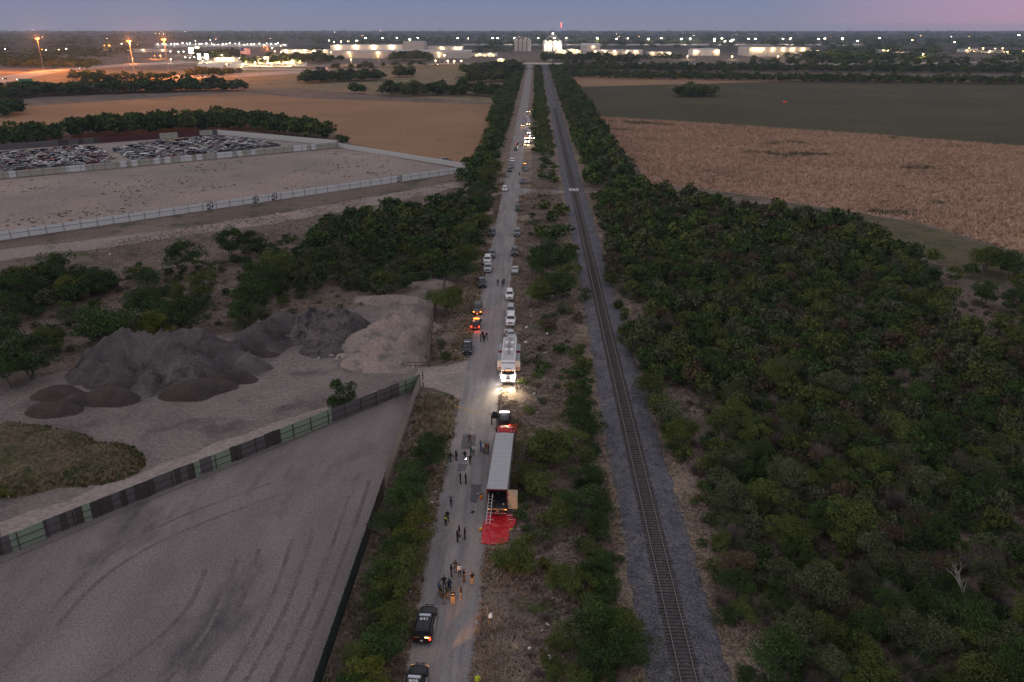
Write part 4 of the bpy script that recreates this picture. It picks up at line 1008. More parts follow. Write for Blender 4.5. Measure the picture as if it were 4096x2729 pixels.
def car_meshes(kind):
    if kind in _CM: return _CM[kind]
    K = KIND[kind]; C = {}
    b = MB(); rings = []
    for (y, hw, zb, zt) in K['body']:
        zm = zb + (zt - zb) * .55
        rings.append([(-hw * .9, y, zb), (hw * .9, y, zb), (hw, y, zb + .08), (hw * 1.0, y, zm), (hw * .97, y, zt - .10), (hw * .90, y, zt - .015), (hw * .55, y, zt + .02), (-hw * .55, y, zt + .02), (-hw * .90, y, zt - .015), (-hw * .97, y, zt - .10), (-hw, y, zm), (-hw, y, zb + .08)])
    if 'bed' in K:
        pass
    b.loft(rings)
    C['body'] = b.mesh('body', False)
    cb = K['cab']; belt = cb[0][2]; c = MB(); rings = []
    for (y, hw, z) in cb:
        bw = cb[0][1] if y < 0 else cb[-1][1]
        zz = max(z, belt + .01)
        rings.append([(-bw, y, belt - .08), (bw, y, belt - .08), (hw + (bw - hw) * .25, y, belt + (zz - belt) * .75), (hw, y, zz - .03), (hw * .8, y, zz), (-hw * .8, y, zz), (-hw, y, zz - .03), (-hw - (bw - hw) * .25, y, belt + (zz - belt) * .75)])
    c.loft(rings); C['roof'] = c.mesh('roof')
    def slope(p, q, name, back=False):
        (y0, w0, z0), (y1, w1, z1) = p, q
        n = Vector((0, -(z1 - z0), (y1 - y0))); n = n.normalized() * .03 * (1 if n.z > 0 else -1)
        a = .12; f = lambda t: (y0 + (y1 - y0) * t + n.y, z0 + (z1 - z0) * t + n.z)
        (ya, za), (yb, zb_) = f(a), f(.94); wa, wb_ = (w0 + (w1 - w0) * a) * .86, (w0 + (w1 - w0) * .94) * .90
        m = MB(); m.add([(-wa, ya, za), (wa, ya, za), (wb_, yb, zb_), (-wb_, yb, zb_)], [(0, 1, 2, 3)]); C[name] = m.mesh(name)
    slope(cb[-2], cb[-1], 'windshield'); slope(cb[1], cb[0], 'rear_window')
    ys = [cb[1][0] + .12, (cb[1][0] + cb[-2][0]) / 2 + .15, cb[-2][0] + .05]
    if kind in ('suv', 'tahoe'): ys = [cb[1][0] + .15, -1.2, -.15, cb[-2][0] + .15]
    for i in range(len(ys) - 1):
        for sx in (-1, 1):
            hwt = .745 if kind != 'sedan' else .665; bw = cb[3][1] + (cb[-1][1] - cb[3][1]) * .92 + .03
            ht = cb[3][1] + .055; zt = cb[3][2] - .14
            m = MB(); m.add([(sx * (bw + .01), ys[i] + .05, belt + .03), (sx * (bw + .01), ys[i + 1] - .05 + (.25 if i == len(ys) - 2 else 0), belt + .03), (sx * (ht + .03), ys[i + 1] - .08, zt), (sx * (ht + .03), ys[i] + .08, zt)], [(0, 1, 2, 3)])
            C.setdefault('side_window', []).append(m.mesh('side_window'))
    t = MB(); n = 14
    t.tube([(-.12, 0, 0), (-.10, 0, 0), (.10, 0, 0), (.12, 0, 0)], [K['wz'] * .88, K['wz'], K['wz'], K['wz'] * .88], n); C['tyre'] = t.mesh('wheel')
    t = MB(); t.tube([(-.13, 0, 0), (.13, 0, 0)], K['wz'] * .6, 10); C['rim'] = t.mesh('rim')
    yf = K['body'][-2][0]; wf = K['body'][-2][1]; zf = K['body'][-2][3]
    C['headlight'] = MB().box((0, 0, 0), (.36, .10, .16), top=.85).mesh('headlight')
    C['taillight'] = MB().box((0, 0, 0), (.2, .08, .34), top=.9).mesh('taillight')
    C['grille'] = MB().box((0, 0, 0), (wf * .95, .06, .26)).mesh('grille')
    C['bumper'] = MB().box((0, 0, 0), (wf * 2.0, .16, .2), top=.95).mesh('bumper')
    C['mirror'] = MB().box((0, 0, 0), (.24, .14, .17), top=.8).mesh('mirror')
    C['plate'] = MB().box((0, 0, 0), (.32, .03, .17)).mesh('plate')
    if 'bed' in K:
        y0, y1 = K['bed']; z = 1.215
        m = MB(); m.box((0, (y0 + y1) / 2, z - .0), (1.66, y1 - y0 - .1, .05)); C['bed'] = m.mesh('bed')
        m = MB()
        for sx in (-1, 1): m.box((sx * .92, (y0 + y1) / 2, z + .06), (.10, y1 - y0, .16))
        m.box((0, y0 + .02, z + .06), (1.94, .08, .16)); C['bed_rail'] = m.mesh('bed_rail')
    m = MB()
    for sx in (-1, 1): m.box((sx * (cb[3][1] - .06), cb[3][0] + .1, cb[3][2] + .05), (.05, abs(cb[1][0]) * .8, .05))
    C['roof_rack'] = m.mesh('roof_rack')
    m = MB().box((0, 0, 0), (1.25, .30, .12), top=.9); C['lightbar'] = m.mesh('lightbar')
    m = MB()
    for sx in (-1, 1): m.box((sx * .3, 0, 0), (.06, .06, .5))
    for z in (-.12, .18): m.box((0, .02, z), (.95, .05, .06))
    C['push_bar'] = m.mesh('push_bar')
    d = MB(); 
    for sx in (-1, 1): d.add([(sx * 1.0, -.95, .42), (sx * 1.0, 1.0, .42), (sx * 1.0, 1.0, 1.02), (sx * 1.0, -.95, 1.02)], [(0, 1, 2, 3)])
    C['door_panel'] = d.mesh('door_panel')
    _CM[kind] = C
    return C
def car(name, kind, colour, label, loc, rz, front=True, head=None, tail=None, police=False, number=None, detail=True, cat='car', group=None, top=None, beam=0, beamc=(1, .85, .65), bar=None):
    """loc is the ground point under the middle of the car; +Y is its front"""
    C = car_meshes(kind); K = KIND[kind]; t = thing(name, label, cat, (loc[0], loc[1], .05), rz, group); pm = P_[colour]
    def add(nm, me, m, l=None, par=None, r=None): return link(nm, me, [m], par or t, l, r, True)
    add('body', C['body'], pm); rf = add('roof', C['roof'], P_[top] if top else pm)
    add('windshield', C['windshield'], GLASS); add('rear_window', C['rear_window'], GLASS)
    for w in C['side_window']: add('side_window', w, GLASS)
    hw = K['W'] / 2
    for y in K['wb']:
        for sx in (-1, 1):
            w = add('wheel', C['tyre'], RUBBER, (sx * (hw - .12), y, K['wz'] - .02)); add('rim', C['rim'], RIM, None, w)
    yf, wf, zf = K['body'][-2][0], K['body'][-2][1], K['body'][-2][3]; yr, wr, zr = K['body'][0][0], K['body'][1][1], K['body'][1][3]
    for sx in (-1, 1):
        add('headlight', C['headlight'], head or LENS, (sx * (wf - .17), yf + .04, zf - .12)); add('taillight', C['taillight'], (tail if tail else REDLENS), (sx * (wr - .10), yr + .0, zr - .22))
    if detail:
        add('grille', C['grille'], TRIM, (0, yf + .08, zf - .16)); add('bumper', C['bumper'], TRIM if colour in ('black', 'dark', 'green') else pm, (0, yf + .10, .46)); add('bumper', C['bumper'], TRIM if colour in ('black', 'dark') else pm, (0, yr - .04, .5))
        for sx in (-1, 1): add('mirror', C['mirror'], TRIM if police else pm, (sx * (K['cab'][-1][1] + .14), K['cab'][-2][0] + .42, K['cab'][0][2] + .1))
        add('plate', C['plate'], PLATE, (0, yr - .13, zr - .42)); add('plate', C['plate'], PLATE, (0, yf + .20, .5))
        if kind in ('suv', 'tahoe') and not police: add('roof_rack', C['roof_rack'], TRIM)
    if 'bed' in K: add('bed', C['bed'], TRIM); add('bed_rail', C['bed_rail'], pm)
    if police:
        add('door_panel', C['door_panel'], P_['white']); add('lightbar', C['lightbar'], bar or BARLENS, (0, -.12, K['cab'][3][2] + .08), rf)
        if kind == 'suv' and detail: add('push_bar', C['push_bar'], TRIM, (0, yf + .26, .72))
    if number:
        link('roof_number', text_mesh(number, .62 if number != '577' else .5), [P_['white']], rf, (0, -.62, K['cab'][3][2] + .012), None, True)
    if beam:
        for sx in (-1, 1): lamp('SPOT', 'beam', t, (sx * (wf - .2), yf + .25, zf - .1), beam, beamc, .08, (R(83), 0, 0), 70, .7)
    return t
def facing(px, py, L, rz):
    """ground point of the middle of a car whose camera-side end touches the ground at pixel (px, py)"""
    p = G(px, py); s = 1 if abs(rz) < 1.57 else -1
    return (p.x - s * math.sin(rz) * L / 2, p.y + s * math.cos(rz) * L / 2)
AWAY, TO = 0.0, PI
CARS = [  # pixel of the near end, kind, colour, heading, label, options
 (1688, 2583, 'suv', 'black', AWAY + .02 - .05, 'black police SUV numbered 641 with white doors parked on the left verge', dict(police=True, number='641', name='police_suv', bar=BARLENS)),
 (1640, 2848, 'suv', 'black', AWAY - .06, 'black police SUV numbered 909 parked behind the one numbered 641', dict(police=True, number='909', name='police_suv', head=glow('dim_warm', (1, .5, .15), .8))),
 (2017, 1724, 'suv', 'black', AWAY + .03, 'police SUV numbered 577 parked in front of the red lorry cab', dict(police=True, number='577', name='police_suv')),
 (1868, 1424, 'suv', 'black', TO + .06, 'black and white police SUV parked by the driveway gateway', dict(police=True, name='police_suv')),
 (1901, 1324, 'suv', 'black', AWAY - .05, 'police SUV with glowing red tail lamps and amber lightbar', dict(police=True, name='police_suv', tail=E_RED, bar=E_AMBER)),
 (1909, 1265, 'tahoe', 'dark', TO + .02, 'dark SUV with lit amber front lamps behind the red-lit police car', dict(head=E_AMBER)),
 (1931, 1155, 'suv', 'black', TO + .16, 'black and white police SUV angled off the verge with white doors', dict(police=True, name='police_suv')),
 (1950, 1094, 'pickup', 'silver', TO, 'silver grey pickup nose out on the left verge', dict(name='pickup_truck', cat='pickup truck')),
 (1947, 1062, 'tahoe', 'white', TO - .02, 'white SUV tucked behind the silver pickup', {}),
 (1966, 1037, 'pickup', 'grey', TO + .02, 'dark grey pickup at the head of the left verge row', dict(name='pickup_truck', cat='pickup truck')),
 (1965, 949, 'tahoe', 'dark', TO - .03, 'charcoal SUV parked alone on the left verge', {}),
 (2038, 1204, 'suv', 'white', TO + .02, 'white SUV with dark grille parked on the right beyond the silver SUV', {}),
 (2041, 1268, 'suv', 'silver', TO, 'silver SUV directly behind the big white SUV', {}),
 (2041, 1309, 'tahoe', 'white', TO - .02, 'big white SUV with wide chrome grille next to the silver sedan', {}),
 (2054, 1367, 'sedan', 'silver', TO + .28, 'silver sedan slewed behind the command truck', dict(name='sedan')),
 (2059, 1100, 'sedan', 'silver', TO - .02, 'silver sedan parked alone on the right edge of the road', dict(name='sedan')),
 (2059, 1028, 'tahoe', 'dark', TO, 'dark SUV on the right edge between sedan and next SUV', {}),
 (2068, 949, 'tahoe', 'grey', TO, 'grey SUV on the right edge beyond the dark SUV', {}),
 (2074, 848, 'pickup', 'green', TO + .03, 'dark green pickup with cargo rack just before the crossing lane', dict(name='pickup_truck', cat='pickup truck', rack=True)),
 (2018, 768, 'suv', 'white', TO, 'small white car parked on the left near the crossing lane', dict(name='hatchback')),
 (2092, 737, 'pickup', 'grey', TO, 'dark pickup parked past the crossing lane on the right', dict(name='pickup_truck', cat='pickup truck')),
 (2104, 687, 'suv', 'grey', TO, 'grey SUV in the right pair beyond the crossing lane', {}),
 (2099, 677, 'tahoe', 'dark', TO, 'dark SUV with amber roof lamp in the right pair beyond the crossing', dict(police=True, bar=E_AMBER)),
 (2038, 690, 'suv', 'dark', TO, 'dark SUV first in the left row under the hedgerow', {}),
 (2045, 675, 'suv', 'grey', TO, 'grey SUV second in the left row under the hedgerow', {}),
 (2045, 662, 'sedan', 'dark', TO, 'dark sedan squeezed third in the left row under the hedgerow', dict(name='sedan')),
 (2048, 653, 'suv', 'white', TO, 'white SUV at the end of the left row under the hedgerow', {}),
 (2063, 604, 'suv', 'dark', TO, 'dark SUV just before the police car parked across the road', {}),
 (2080, 583, 'sedan', 'black', -PI / 2, 'black police sedan parked broadside across the road', dict(police=True, name='police_car', tail=E_RED, head=E_WARM)),
 (2090, 508, 'suv', 'dark', TO, 'vehicle with two lit warm headlamps on the left of the far convoy', dict(head=E_WARM, beam=700, beamc=(1, .5, .2))),
]
for (px, py, kind, colour, rz, label, o) in CARS:
    o = dict(o); rack = o.pop('rack', None); nm = o.pop('name', 'parked_suv')
    xy = facing(px, py, KIND[kind]['L'], rz) if kind != 'sedan' or abs(abs(rz) - PI / 2) > .1 else (G(px, py).x, G(px, py).y + .9)
    t = car(nm, kind, colour, label, xy, rz, **o)
    if rack:
        m = MB()
        for y in (-2.6, -1.8, -1.1):
            for sx in (-1, 1): m.tube([(sx * .9, y, 1.2), (sx * .9, y, 2.2)], .04, 5)
            m.box((0, y, 2.2), (1.86, .06, .06))
        m.build('cargo_rack', TRIM, t)
    if '577' in label:        # open driver's door and red side glow
        d = MB(); d.box((-.6, 0, .75), (1.15, .1, .62)); 
        dr = d.build('open_door', P_['black'], t, loc=(-.98, .85, .0), rot=(0, 0, -.22))
        w = MB(); w.box((-.1, 0, 1.32), (.9, .04, .48), top=.9); w.box((-.6, 0, 1.08), (1.15, .08, .06)); w.build('door_window', GLASS, dr, loc=(-.45, 0, .02))
        for l in [o for o in t.children if o.name.startswith('taillight')][1:]: l.material_slots[0].material = E_RED
        lamp('POINT', 'lamp_light', t, (1.25, -2.5, .8), 90, (1, .10, .03), .15)
        MB().box((0, 1.9, 1.09), (1.5, .5, .05)).build('added_glare', glow('glare_glow', (1, .86, .95), 6), t); MB().box((0, .35, 1.80), (1.2, .12, .06)).build('added_glare', glow('glare_glow', (1, .86, .95), 6), t); lamp('POINT', 'lamp_light', t, (0, 1.9, 2.2), 60, (1, .85, .95), .2)  # added glowing panels and point light stand in for glare on hood and roof
    if 'amber lightbar' in label:
        lamp('POINT', 'lamp_light', t, (-.7, -2.8, .75), 70, (1, .06, .02), .12); lamp('POINT', 'lamp_light', t, (.7, -2.8, .75), 70, (1, .06, .02), .12)
        lamp('POINT', 'lamp_light', t, (-.6, -.1, 2.2), 30, (1, .25, .1), .2)
    if 'amber front' in label:
        lamp('POINT', 'lamp_light', t, (0, 2.95, .8), 45, (1, .22, .05), .2); lamp('POINT', 'lamp_light', t, (-1.5, 0, 1.2), 25, (1, .10, .04), .2)
    if '909' in label:
        lamp('SPOT', 'beam', t, (.72, 2.75, .85), 9000, (1, .40, .11), .1, (R(90), 0, R(-8)), 17, .6); lamp('SPOT', 'beam', t, (.74, 2.75, .85), 5000, (1, .40, .11), .1, (R(87.5), 0, R(-30)), 22, .8)
    if '641' in label:
        l = [o for o in t.children if o.name.startswith('taillight')][1]; l.material_slots[0].material = E_RED
        MB().box((.52, -2.53, 1.06), (.42, .04, .06)).build('amber_strip', E_YEL, t); MB().box((-.5, -2.53, 1.06), (.5, .04, .05)).build('amber_strip', P_['yellow'], t)
# the far convoy: nose to tail, several with lit lamps
CONV = [(1032, 793, 'tahoe', 'dark', E_WARM, 'dark truck with twin white work lamps at the tail of the far convoy'), (1016, 842, 'suv', 'dark', None, 'dark SUV ahead of the twin-lamp truck in the far convoy'), (1016, 878, 'suv', 'white', None, 'white SUV between dark SUV and silver SUV in the far convoy'), (1024, 905, 'suv', 'silver', None, 'silver SUV behind the lit white SUV in the far convoy'), (1036, 950, 'suv', 'white', None, 'white SUV beside an orange glow in the far convoy'), (1030, 990, 'tahoe', 'dark', E_WARM, 'charcoal SUV with one orange side lamp in the far convoy'), (1010, 1030, 'suv', 'white', None, 'white SUV second behind the ambulance in the far convoy'), (1014, 1074, 'sedan', 'silver', None, 'silver sedan behind the ambulance in the far convoy'), (1040, 1128, 'tahoe', 'white', E_WHITE, 'white ambulance with lit lamps in the far convoy'), (1036, 1178, 'pickup', 'silver', E_WHITE, 'silver pickup with lit lamps behind the leading fire engine')]
for x, y, kind, colour, hd, lb in CONV:
    px, py = 1850 + x / 3.92, 250 + y / 3.92
    car('convoy_vehicle', kind, colour, lb, facing(px, py, KIND[kind]['L'], TO), TO, head=hd, detail=False, beam=900 if hd else 0, beamc=(1, .6, .3))
t = car('convoy_vehicle', 'pickup', 'dark', 'dark pickup with two bright lamps parked in the scrub beside the fire engine', facing(2131, 560, 5.8, TO), TO, head=E_WHITE, detail=False, beam=900, beamc=(1, .7, .4))
# the fire engine leading the convoy
def fire_engine(loc, rz):
    t = thing('fire_engine', 'fire engine with dazzling head lamps leading the far convoy', 'fire engine', (loc[0], loc[1], .05), rz)
    MB().box((0, -1.6, 1.95), (2.5, 6.6, 2.6), top=.97).build('body', P_['red'], t); MB().box((0, 3.0, 1.75), (2.5, 2.6, 2.5), top=.94).build('cab', P_['white'], t)
    MB().box((0, 4.32, 2.2), (2.2, .06, .9)).build('windshield', GLASS, t); MB().box((0, 3.0, 3.1), (1.9, .35, .16)).build('lightbar', E_AMBER, t)
    for y in (-3, 3):
        for sx in (-1, 1): link('wheel', car_meshes('pickup')['tyre'], [RUBBER], t, (sx * 1.12, y, .5), None, True).scale = (1.3, 1.3, 1.3)
    for sx in (-1, 1):
        MB().box((sx * .85, 4.36, 1.15), (.5, .1, .3)).build('headlight', E_WHITE, t); MB().box((sx * .85, 4.36, 3.0), (.4, .1, .2)).build('headlight', E_WHITE, t)
        lamp('SPOT', 'beam', t, (sx * .85, 4.6, 1.2), 5000, (1, .72, .42), .15, (R(80), 0, 0), 110, .7)
    MB().box((0, 4.42, .6), (2.5, .3, .35)).build('bumper', CHROME, t)
fire_engine(facing(2108, 576, 9, TO), TO)
# ================================================================== THE COMMAND TRUCK
def command_truck():
    c = G(2032, 1541); t = thing('command_truck', 'white and red command truck with slide-out rooms, lettered SAN ANTONIO, headlamps blazing', 'truck', (c.x, c.y + .2, .05), PI - .0)
    cream = plain('cream_panel', (.50, .40, .31), .5, grime=.12); wm = P_['white']; roofm = plain('truck_roof', (.42, .41, .40), .6, grime=.2, gscale=1.0); slg = plain('slide_roof', (.24, .25, .27), .6, grime=.2)
    # local frame: +Y is the front; front bumper at y = 0
    b = MB(); b.box((0, -7.2, 2.35), (2.5, 10.8, 3.1)); b.build('body', wm, t)
    b = MB(); b.box((0, -7.2, 1.2), (2.54, 10.7, .55)); b.build('skirt', P_['red'], t)
    r = MB(); r.box((0, -7.2, 3.92), (2.3, 10.7, .05)); rf = r.build('roof', roofm, t)
    g = MB()
    for k in range(13): g.box((0, -2.4 - k * .82, 3.955), (1.7, .03, .025))
    g.build('roof_seam', slg, rf)
    for sx in (-1, 1): MB().box((sx * 1.12, -7.2, 4.0), (.14, 10.8, .12)).build('roof_rail', wm, rf)
    MB().box((0, -12.5, 4.02), (2.4, .14, .14)).build('roof_rail', wm, rf)
    for y in (-6.2, -9.6):
        for sx in (-1, 1): MB().box((sx * .5, y, 4.13), (.72, 1.0, .32), top=.85).build('air_conditioner', wm, rf)
    for y, rr in ((-4.7, .42), (-8.0, .58)):
        d = MB(); d.tube([(0, y, 3.95), (0, y, 4.25)], .12, 8); n = 18
        d.loft([[(math.cos(2 * PI * k / n) * q, y + math.sin(2 * PI * k / n) * q, z) for k in range(n)] for q, z in ((.06, 4.25), (rr * .6, 4.30), (rr, 4.45), (rr * .96, 4.46), (rr * .55, 4.33))]); d.build('satellite_dish', slg, rf)
    m = MB(); m.box((0, -10.7, 4.2), (.18, 1.5, .2)); m.box((0, -11.8, 4.3), (.6, .6, .35)); m.box((-.2, -10.9, 4.25), (.08, 1.2, .1)); m.box((.2, -10.9, 4.25), (.08, 1.2, .1)); m.build('telescopic_mast', P_['silver'], rf)
    # sloping fascia with the lettering, windshield, nose
    f = MB(); f.add([(-1.22, -.05, 2.72), (1.22, -.05, 2.72), (1.22, -1.8, 3.9), (-1.22, -1.8, 3.9), (-1.22, -1.85, 2.72), (1.22, -1.85, 2.72)], [(0, 1, 2, 3), (0, 3, 4), (1, 5, 2), (0, 4, 5, 1), (3, 2, 5, 4)]); fa = f.build('fascia', wm, t)
    sl = math.atan2(3.9 - 2.72, 1.75); nv = Vector((0, math.sin(sl), math.cos(sl))); 
    def on_fascia(me, s, mat, name):
        y = -.05 - 1.75 * s; z = 2.72 + 1.18 * s
        o = link(name, me, [mat], fa, (0, y + nv.y * .012, z + nv.z * .012), None, True)
        o.rotation_euler = Matrix((( -1, 0, 0), (0, -math.cos(sl), math.sin(sl)), (0, math.sin(sl), math.cos(sl)))).transposed().to_euler()
        o.rotation_euler = (Matrix.Rotation(PI, 3, 'Z') @ Matrix.Rotation(sl, 3, 'X')).to_euler()
        return o
    dk = plain('dark_red_lettering', (.06, .01, .02), .6, grime=0)
    on_fascia(text_mesh('SAN ANTONIO', .34), .72, dk, 'lettering')
    e = MB(); e.box((0, 0, 0), (.95, .05, .01)); e.box((-.44, -.07, 0), (.07, .12, .01)); e.box((.44, -.07, 0), (.07, .12, .01)); e.box((0, -.06, 0), (.7, .04, .01)); on_fascia(e.mesh('fire_department_bar'), .2, dk, 'fascia_marking')
    cb = MB(); cb.box((0, -.95, 1.66), (2.44, 1.8, 2.1)); cab = cb.build('cab', wm, t)
    MB().add([(-1.12, .02, 1.86), (1.12, .02, 1.86), (1.12, -.03, 2.6), (-1.12, -.03, 2.6)], [(0, 1, 2, 3)]).build('windshield', GLASS, cab)
    for x in (-.85, -.28, 0, .28, .85): MB().box((x, .02, 2.68), (.16, .08, .08)).build('marker_lamp', E_AMBER, cab)
    g = MB()
    for k in range(5): g.box((0, .0, 1.08 + k * .13), (.8, .06, .06))
    g.build('grille', CHROME, cab)
    for sx in (-1, 1):
        hl = MB(); hl.box((sx * .82, .0, 1.32), (.52, .08, .30)); hl.build('headlight', glow('headlamp_glare', (1, .93, .85), 60), cab)
        MB().box((sx * .95, .25, .75), (.34, .08, .12)).build('fog_lamp', E_WHITE, cab)
        MB().box((sx * 1.42, -.1, 1.95), (.14, .2, .5), top=.9).build('mirror', TRIM, cab)
        MB().box((sx * 1.28, -.12, 2.15), (.3, .05, .05)).build('mirror_arm', TRIM, cab)
        lamp('SPOT', 'beam', t, (sx * .82, .35, 1.3), 6000, (1, .78, .48), .12, (R(78), 0, R(0)), 95, .9)
        lamp('POINT', 'lamp_light', t, (sx * 1.5, .25, 1.5), 320, (1, .86, .80), .15)
    bp = MB(); bp.box((0, .1, .62), (2.5, .4, .36), top=.95); bu = bp.build('bumper', wm, t)
    for k in range(5): MB().box((-.5 + k * .25, .305, .62), (.12, .012, .3), rz=0).build('chevron', P_['yellow'] if k % 2 == 0 else P_['black'], bu)
    # slide-out rooms
    for sx in (-1, 1):
        for (y0, y1, z1, red) in ((-3.9, -7.4, 2.95, 0), (-8.2, -11.6, 3.1, 1)):
            s = MB(); s.box((sx * 1.6, (y0 + y1) / 2, (z1 + .95) / 2), (.78, y0 - y1, z1 - .95)); so = s.build('slide_out', P_['red'] if red else cream, t)
            MB().box((sx * 1.6, (y0 + y1) / 2, z1 + .03), (.84, y0 - y1 + .06, .06)).build('slide_out_roof', slg, so)
            if not red:
                MB().box((sx * 1.6, y0 + .012, 1.5), (.78, .02, .22)).build('red_band', P_['red'], so)
                for k in range(5): MB().box((sx * (1.29 + k * .155), y0 + .014, 1.16), (.075, .02, .40), 0).build('chevron', P_['yellow'] if k % 2 == 0 else P_['black'], so)
                MB().box((sx * 2.02, y0 - .5, 2.0), (.06, 1.0, 1.5)).build('awning', wm, so)
    for y in (-1.4, -9.2, -10.5):
        for sx in (-1, 1):
            w = link('wheel', car_meshes('pickup')['tyre'], [RUBBER], t, (sx * 1.08, y, .5), None, True); w.scale = (1.3, 1.3, 1.3); link('rim', car_meshes('pickup')['rim'], [RIM], w, None, None, True)
    return t
command_truck()
# ================================================================== THE LORRY: red tractor and long grey trailer
def lorry():
    rz = -.03
    tr = thing('semi_trailer', 'long grey box trailer with its rear doors open and a ladder against it', 'trailer', (-4.35, 87.6, .05), rz)
    roof = plain('trailer_roof', (.29, .305, .32), .5, .1, grime=.12, gscale=.6); side = plain('trailer_side', (.25, .25, .255), .55, .1, grime=.2, gscale=.8); inn = plain('trailer_inside', (.06, .058, .06), .9, grime=.4); door = plain('door_liner', (.42, .34, .25), .7, grime=.15)
    W, Hh, L, F = 1.3, 4.1, 15.2, 1.2
    MB().box((0, L / 2, Hh - .03), (2.6, L, .06)).build('roof', roof, tr)
    for k in range(12): MB().box((0, .9 + k * 1.22, Hh + .008), (2.5, .05, .012)).build('roof_bow', roof, tr)
    sw = MB(); sw.box((-W + .025, L / 2, (F + Hh - .06) / 2), (.05, L, Hh - .07 - F)); sw.build('side_wall', side, tr); sw = MB(); sw.box((W - .025, L / 2, (F + Hh - .06) / 2), (.05, L, Hh - .07 - F)); sw.build('side_wall', side, tr)
    MB().box((0, L - .03, (F + Hh - .06) / 2), (2.5, .05, Hh - .08 - F)).build('front_wall', side, tr)
    MB().box((0, L / 2, F), (2.6, L, .12)).build('floor', inn, tr)
    fr = MB()
    for sx in (-1, 1): fr.box((sx * (W - .04), -.02, (F + Hh) / 2), (.12, .10, Hh - F))
    fr.box((0, -.02, Hh - .08), (2.6, .10, .16)); fr.build('door_frame', P_['maroon'], tr)
    d = MB(); d.box((W + .66, .02, (F + Hh) / 2 - .02), (1.26, .06, Hh - F - .1)); dr = d.build('rear_door', door, tr, loc=(.04, .02, 0))
    MB().box((W + 1.22, -.02, Hh - .5), (.12, .03, .5)).build('door_label', P_['white'], dr)
    for z in (1.6, 2.4, 3.3): MB().box((W + .1, -.025, z), (.24, .04, .1)).build('hinge', TRIM, dr)
    d = MB(); d.box((-W - .07, .72, (F + Hh) / 2 - .02), (.06, 1.26, Hh - F - .1)); dl = d.build('rear_door', side, tr); MB().box((-W - .12, 1.1, 2.6), (.03, .04, 2.6)).build('lock_rod', CHROME, dl)
    s = MB(); s.box((0, -.05, F - .06), (2.6, .14, .2)); sill = s.build('rear_sill', plain('worn_lit_sill', (.42, .2, .10), .6, grime=.5, gscale=5), tr)  # orange light falling on the worn sill is put into its colour
    bm_ = MB(); bm_.box((0, -.02, .55), (2.3, .1, .14)); bm_.box((-.75, .02, .82), (.1, .1, .5)); bm_.box((.75, .02, .82), (.1, .1, .5)); bump = bm_.build('underride_bumper', P_['red'], tr)
    for k in range(6): MB().box((-1.0 + k * .4, -.075, .55), (.22, .012, .09)).build('reflector', P_['white'], bump)
    MB().box((.1, -.08, .86), (.42, .03, .24)).build('plate', P_['tan'], tr)
    for sx in (-1, 1): MB().box((sx * 1.1, -.125, F - .05), (.25, .02, .09)).build('tail_lamp', glow('dim_amber', (1, .4, .06), 2.5), tr)
    for y in (1.6, 2.9):
        for sx in (-1, 1): w = link('wheel', car_meshes('pickup')['tyre'], [RUBBER], tr, (sx * 1.05, y, .5), None, True); w.scale = (2.2, 1.3, 1.3)
    c = MB(); c.box((-.5, 3.2, .9), (.12, 5, .3)); c.box((.5, 3.2, .9), (.12, 5, .3)); c.build('chassis', TRIM, tr)
    c = MB(); c.box((-.8, 11.3, .6), (.15, .15, 1.1)); c.box((.8, 11.3, .6), (.15, .15, 1.1)); c.build('landing_leg', TRIM, tr)
    for sx in (-1, 1): MB().box((sx * (W + .012), L / 2, 1.36), (.012, L - .6, .12)).build('side_stripe', P_['maroon'], tr)
    # litter left inside
    for k, (x, y, s_) in enumerate([(-.7, 2.6, .35), (.3, 1.2, .3), (-.1, 3.4, .3), (.75, .9, .3), (-.5, 1.6, .25)]):
        o = MB().box((0, 0, s_ * .18), (s_, s_ * .7, s_ * .35), 0, k, .8).build('cloth_bundle', [P_['tan'], P_['blue'], P_['silver'], P_['white'], P_['tan']][k], None, loc=(-4.35 + x + .03 * y, 87.6 + y, 1.33))
        tag(o, ['tan bundle at the back of the open trailer', 'navy bundle on the trailer floor', 'grey bundle in the trailer\'s depth', 'white bundle by the open trailer door', 'small tan bundle beside the ladder inside the trailer'][k], 'bundle')
    # tractor
    t = thing('lorry_tractor', 'red semi lorry tractor with rounded sleeper roof coupled to the grey trailer', 'lorry', (-3.95, 103.9, .05), rz)
    red = P_['red']
    rings = []
    for (y, hw, zt) in ((.1, 1.05, 3.1), (.5, 1.18, 3.55), (1.3, 1.22, 3.75), (2.2, 1.2, 3.6), (2.9, 1.15, 3.2), (3.3, 1.1, 2.6)):
        rings.append([(-hw, y, .9), (hw, y, .9), (hw, y, zt - .5), (hw * .85, y, zt - .12), (hw * .45, y, zt), (-hw * .45, y, zt), (-hw * .85, y, zt - .12), (-hw, y, zt - .5)])
    MB().loft(rings).build('cab', red, t, smooth=False)
    rings = [[(-hw, y, .8), (hw, y, .8), (hw, y, zt - .3), (hw * .7, y, zt), (-hw * .7, y, zt), (-hw, y, zt - .3)] for (y, hw, zt) in ((3.2, 1.0, 2.05), (4.0, .92, 1.95), (4.7, .85, 1.75), (4.95, .8, 1.4))]
    MB().loft(rings).build('hood', red, t)
    MB().add([(-.95, 3.36, 2.1), (.95, 3.36, 2.1), (.9, 3.0, 2.95), (-.9, 3.0, 2.95)], [(0, 1, 2, 3)]).build('windshield', GLASS, t)
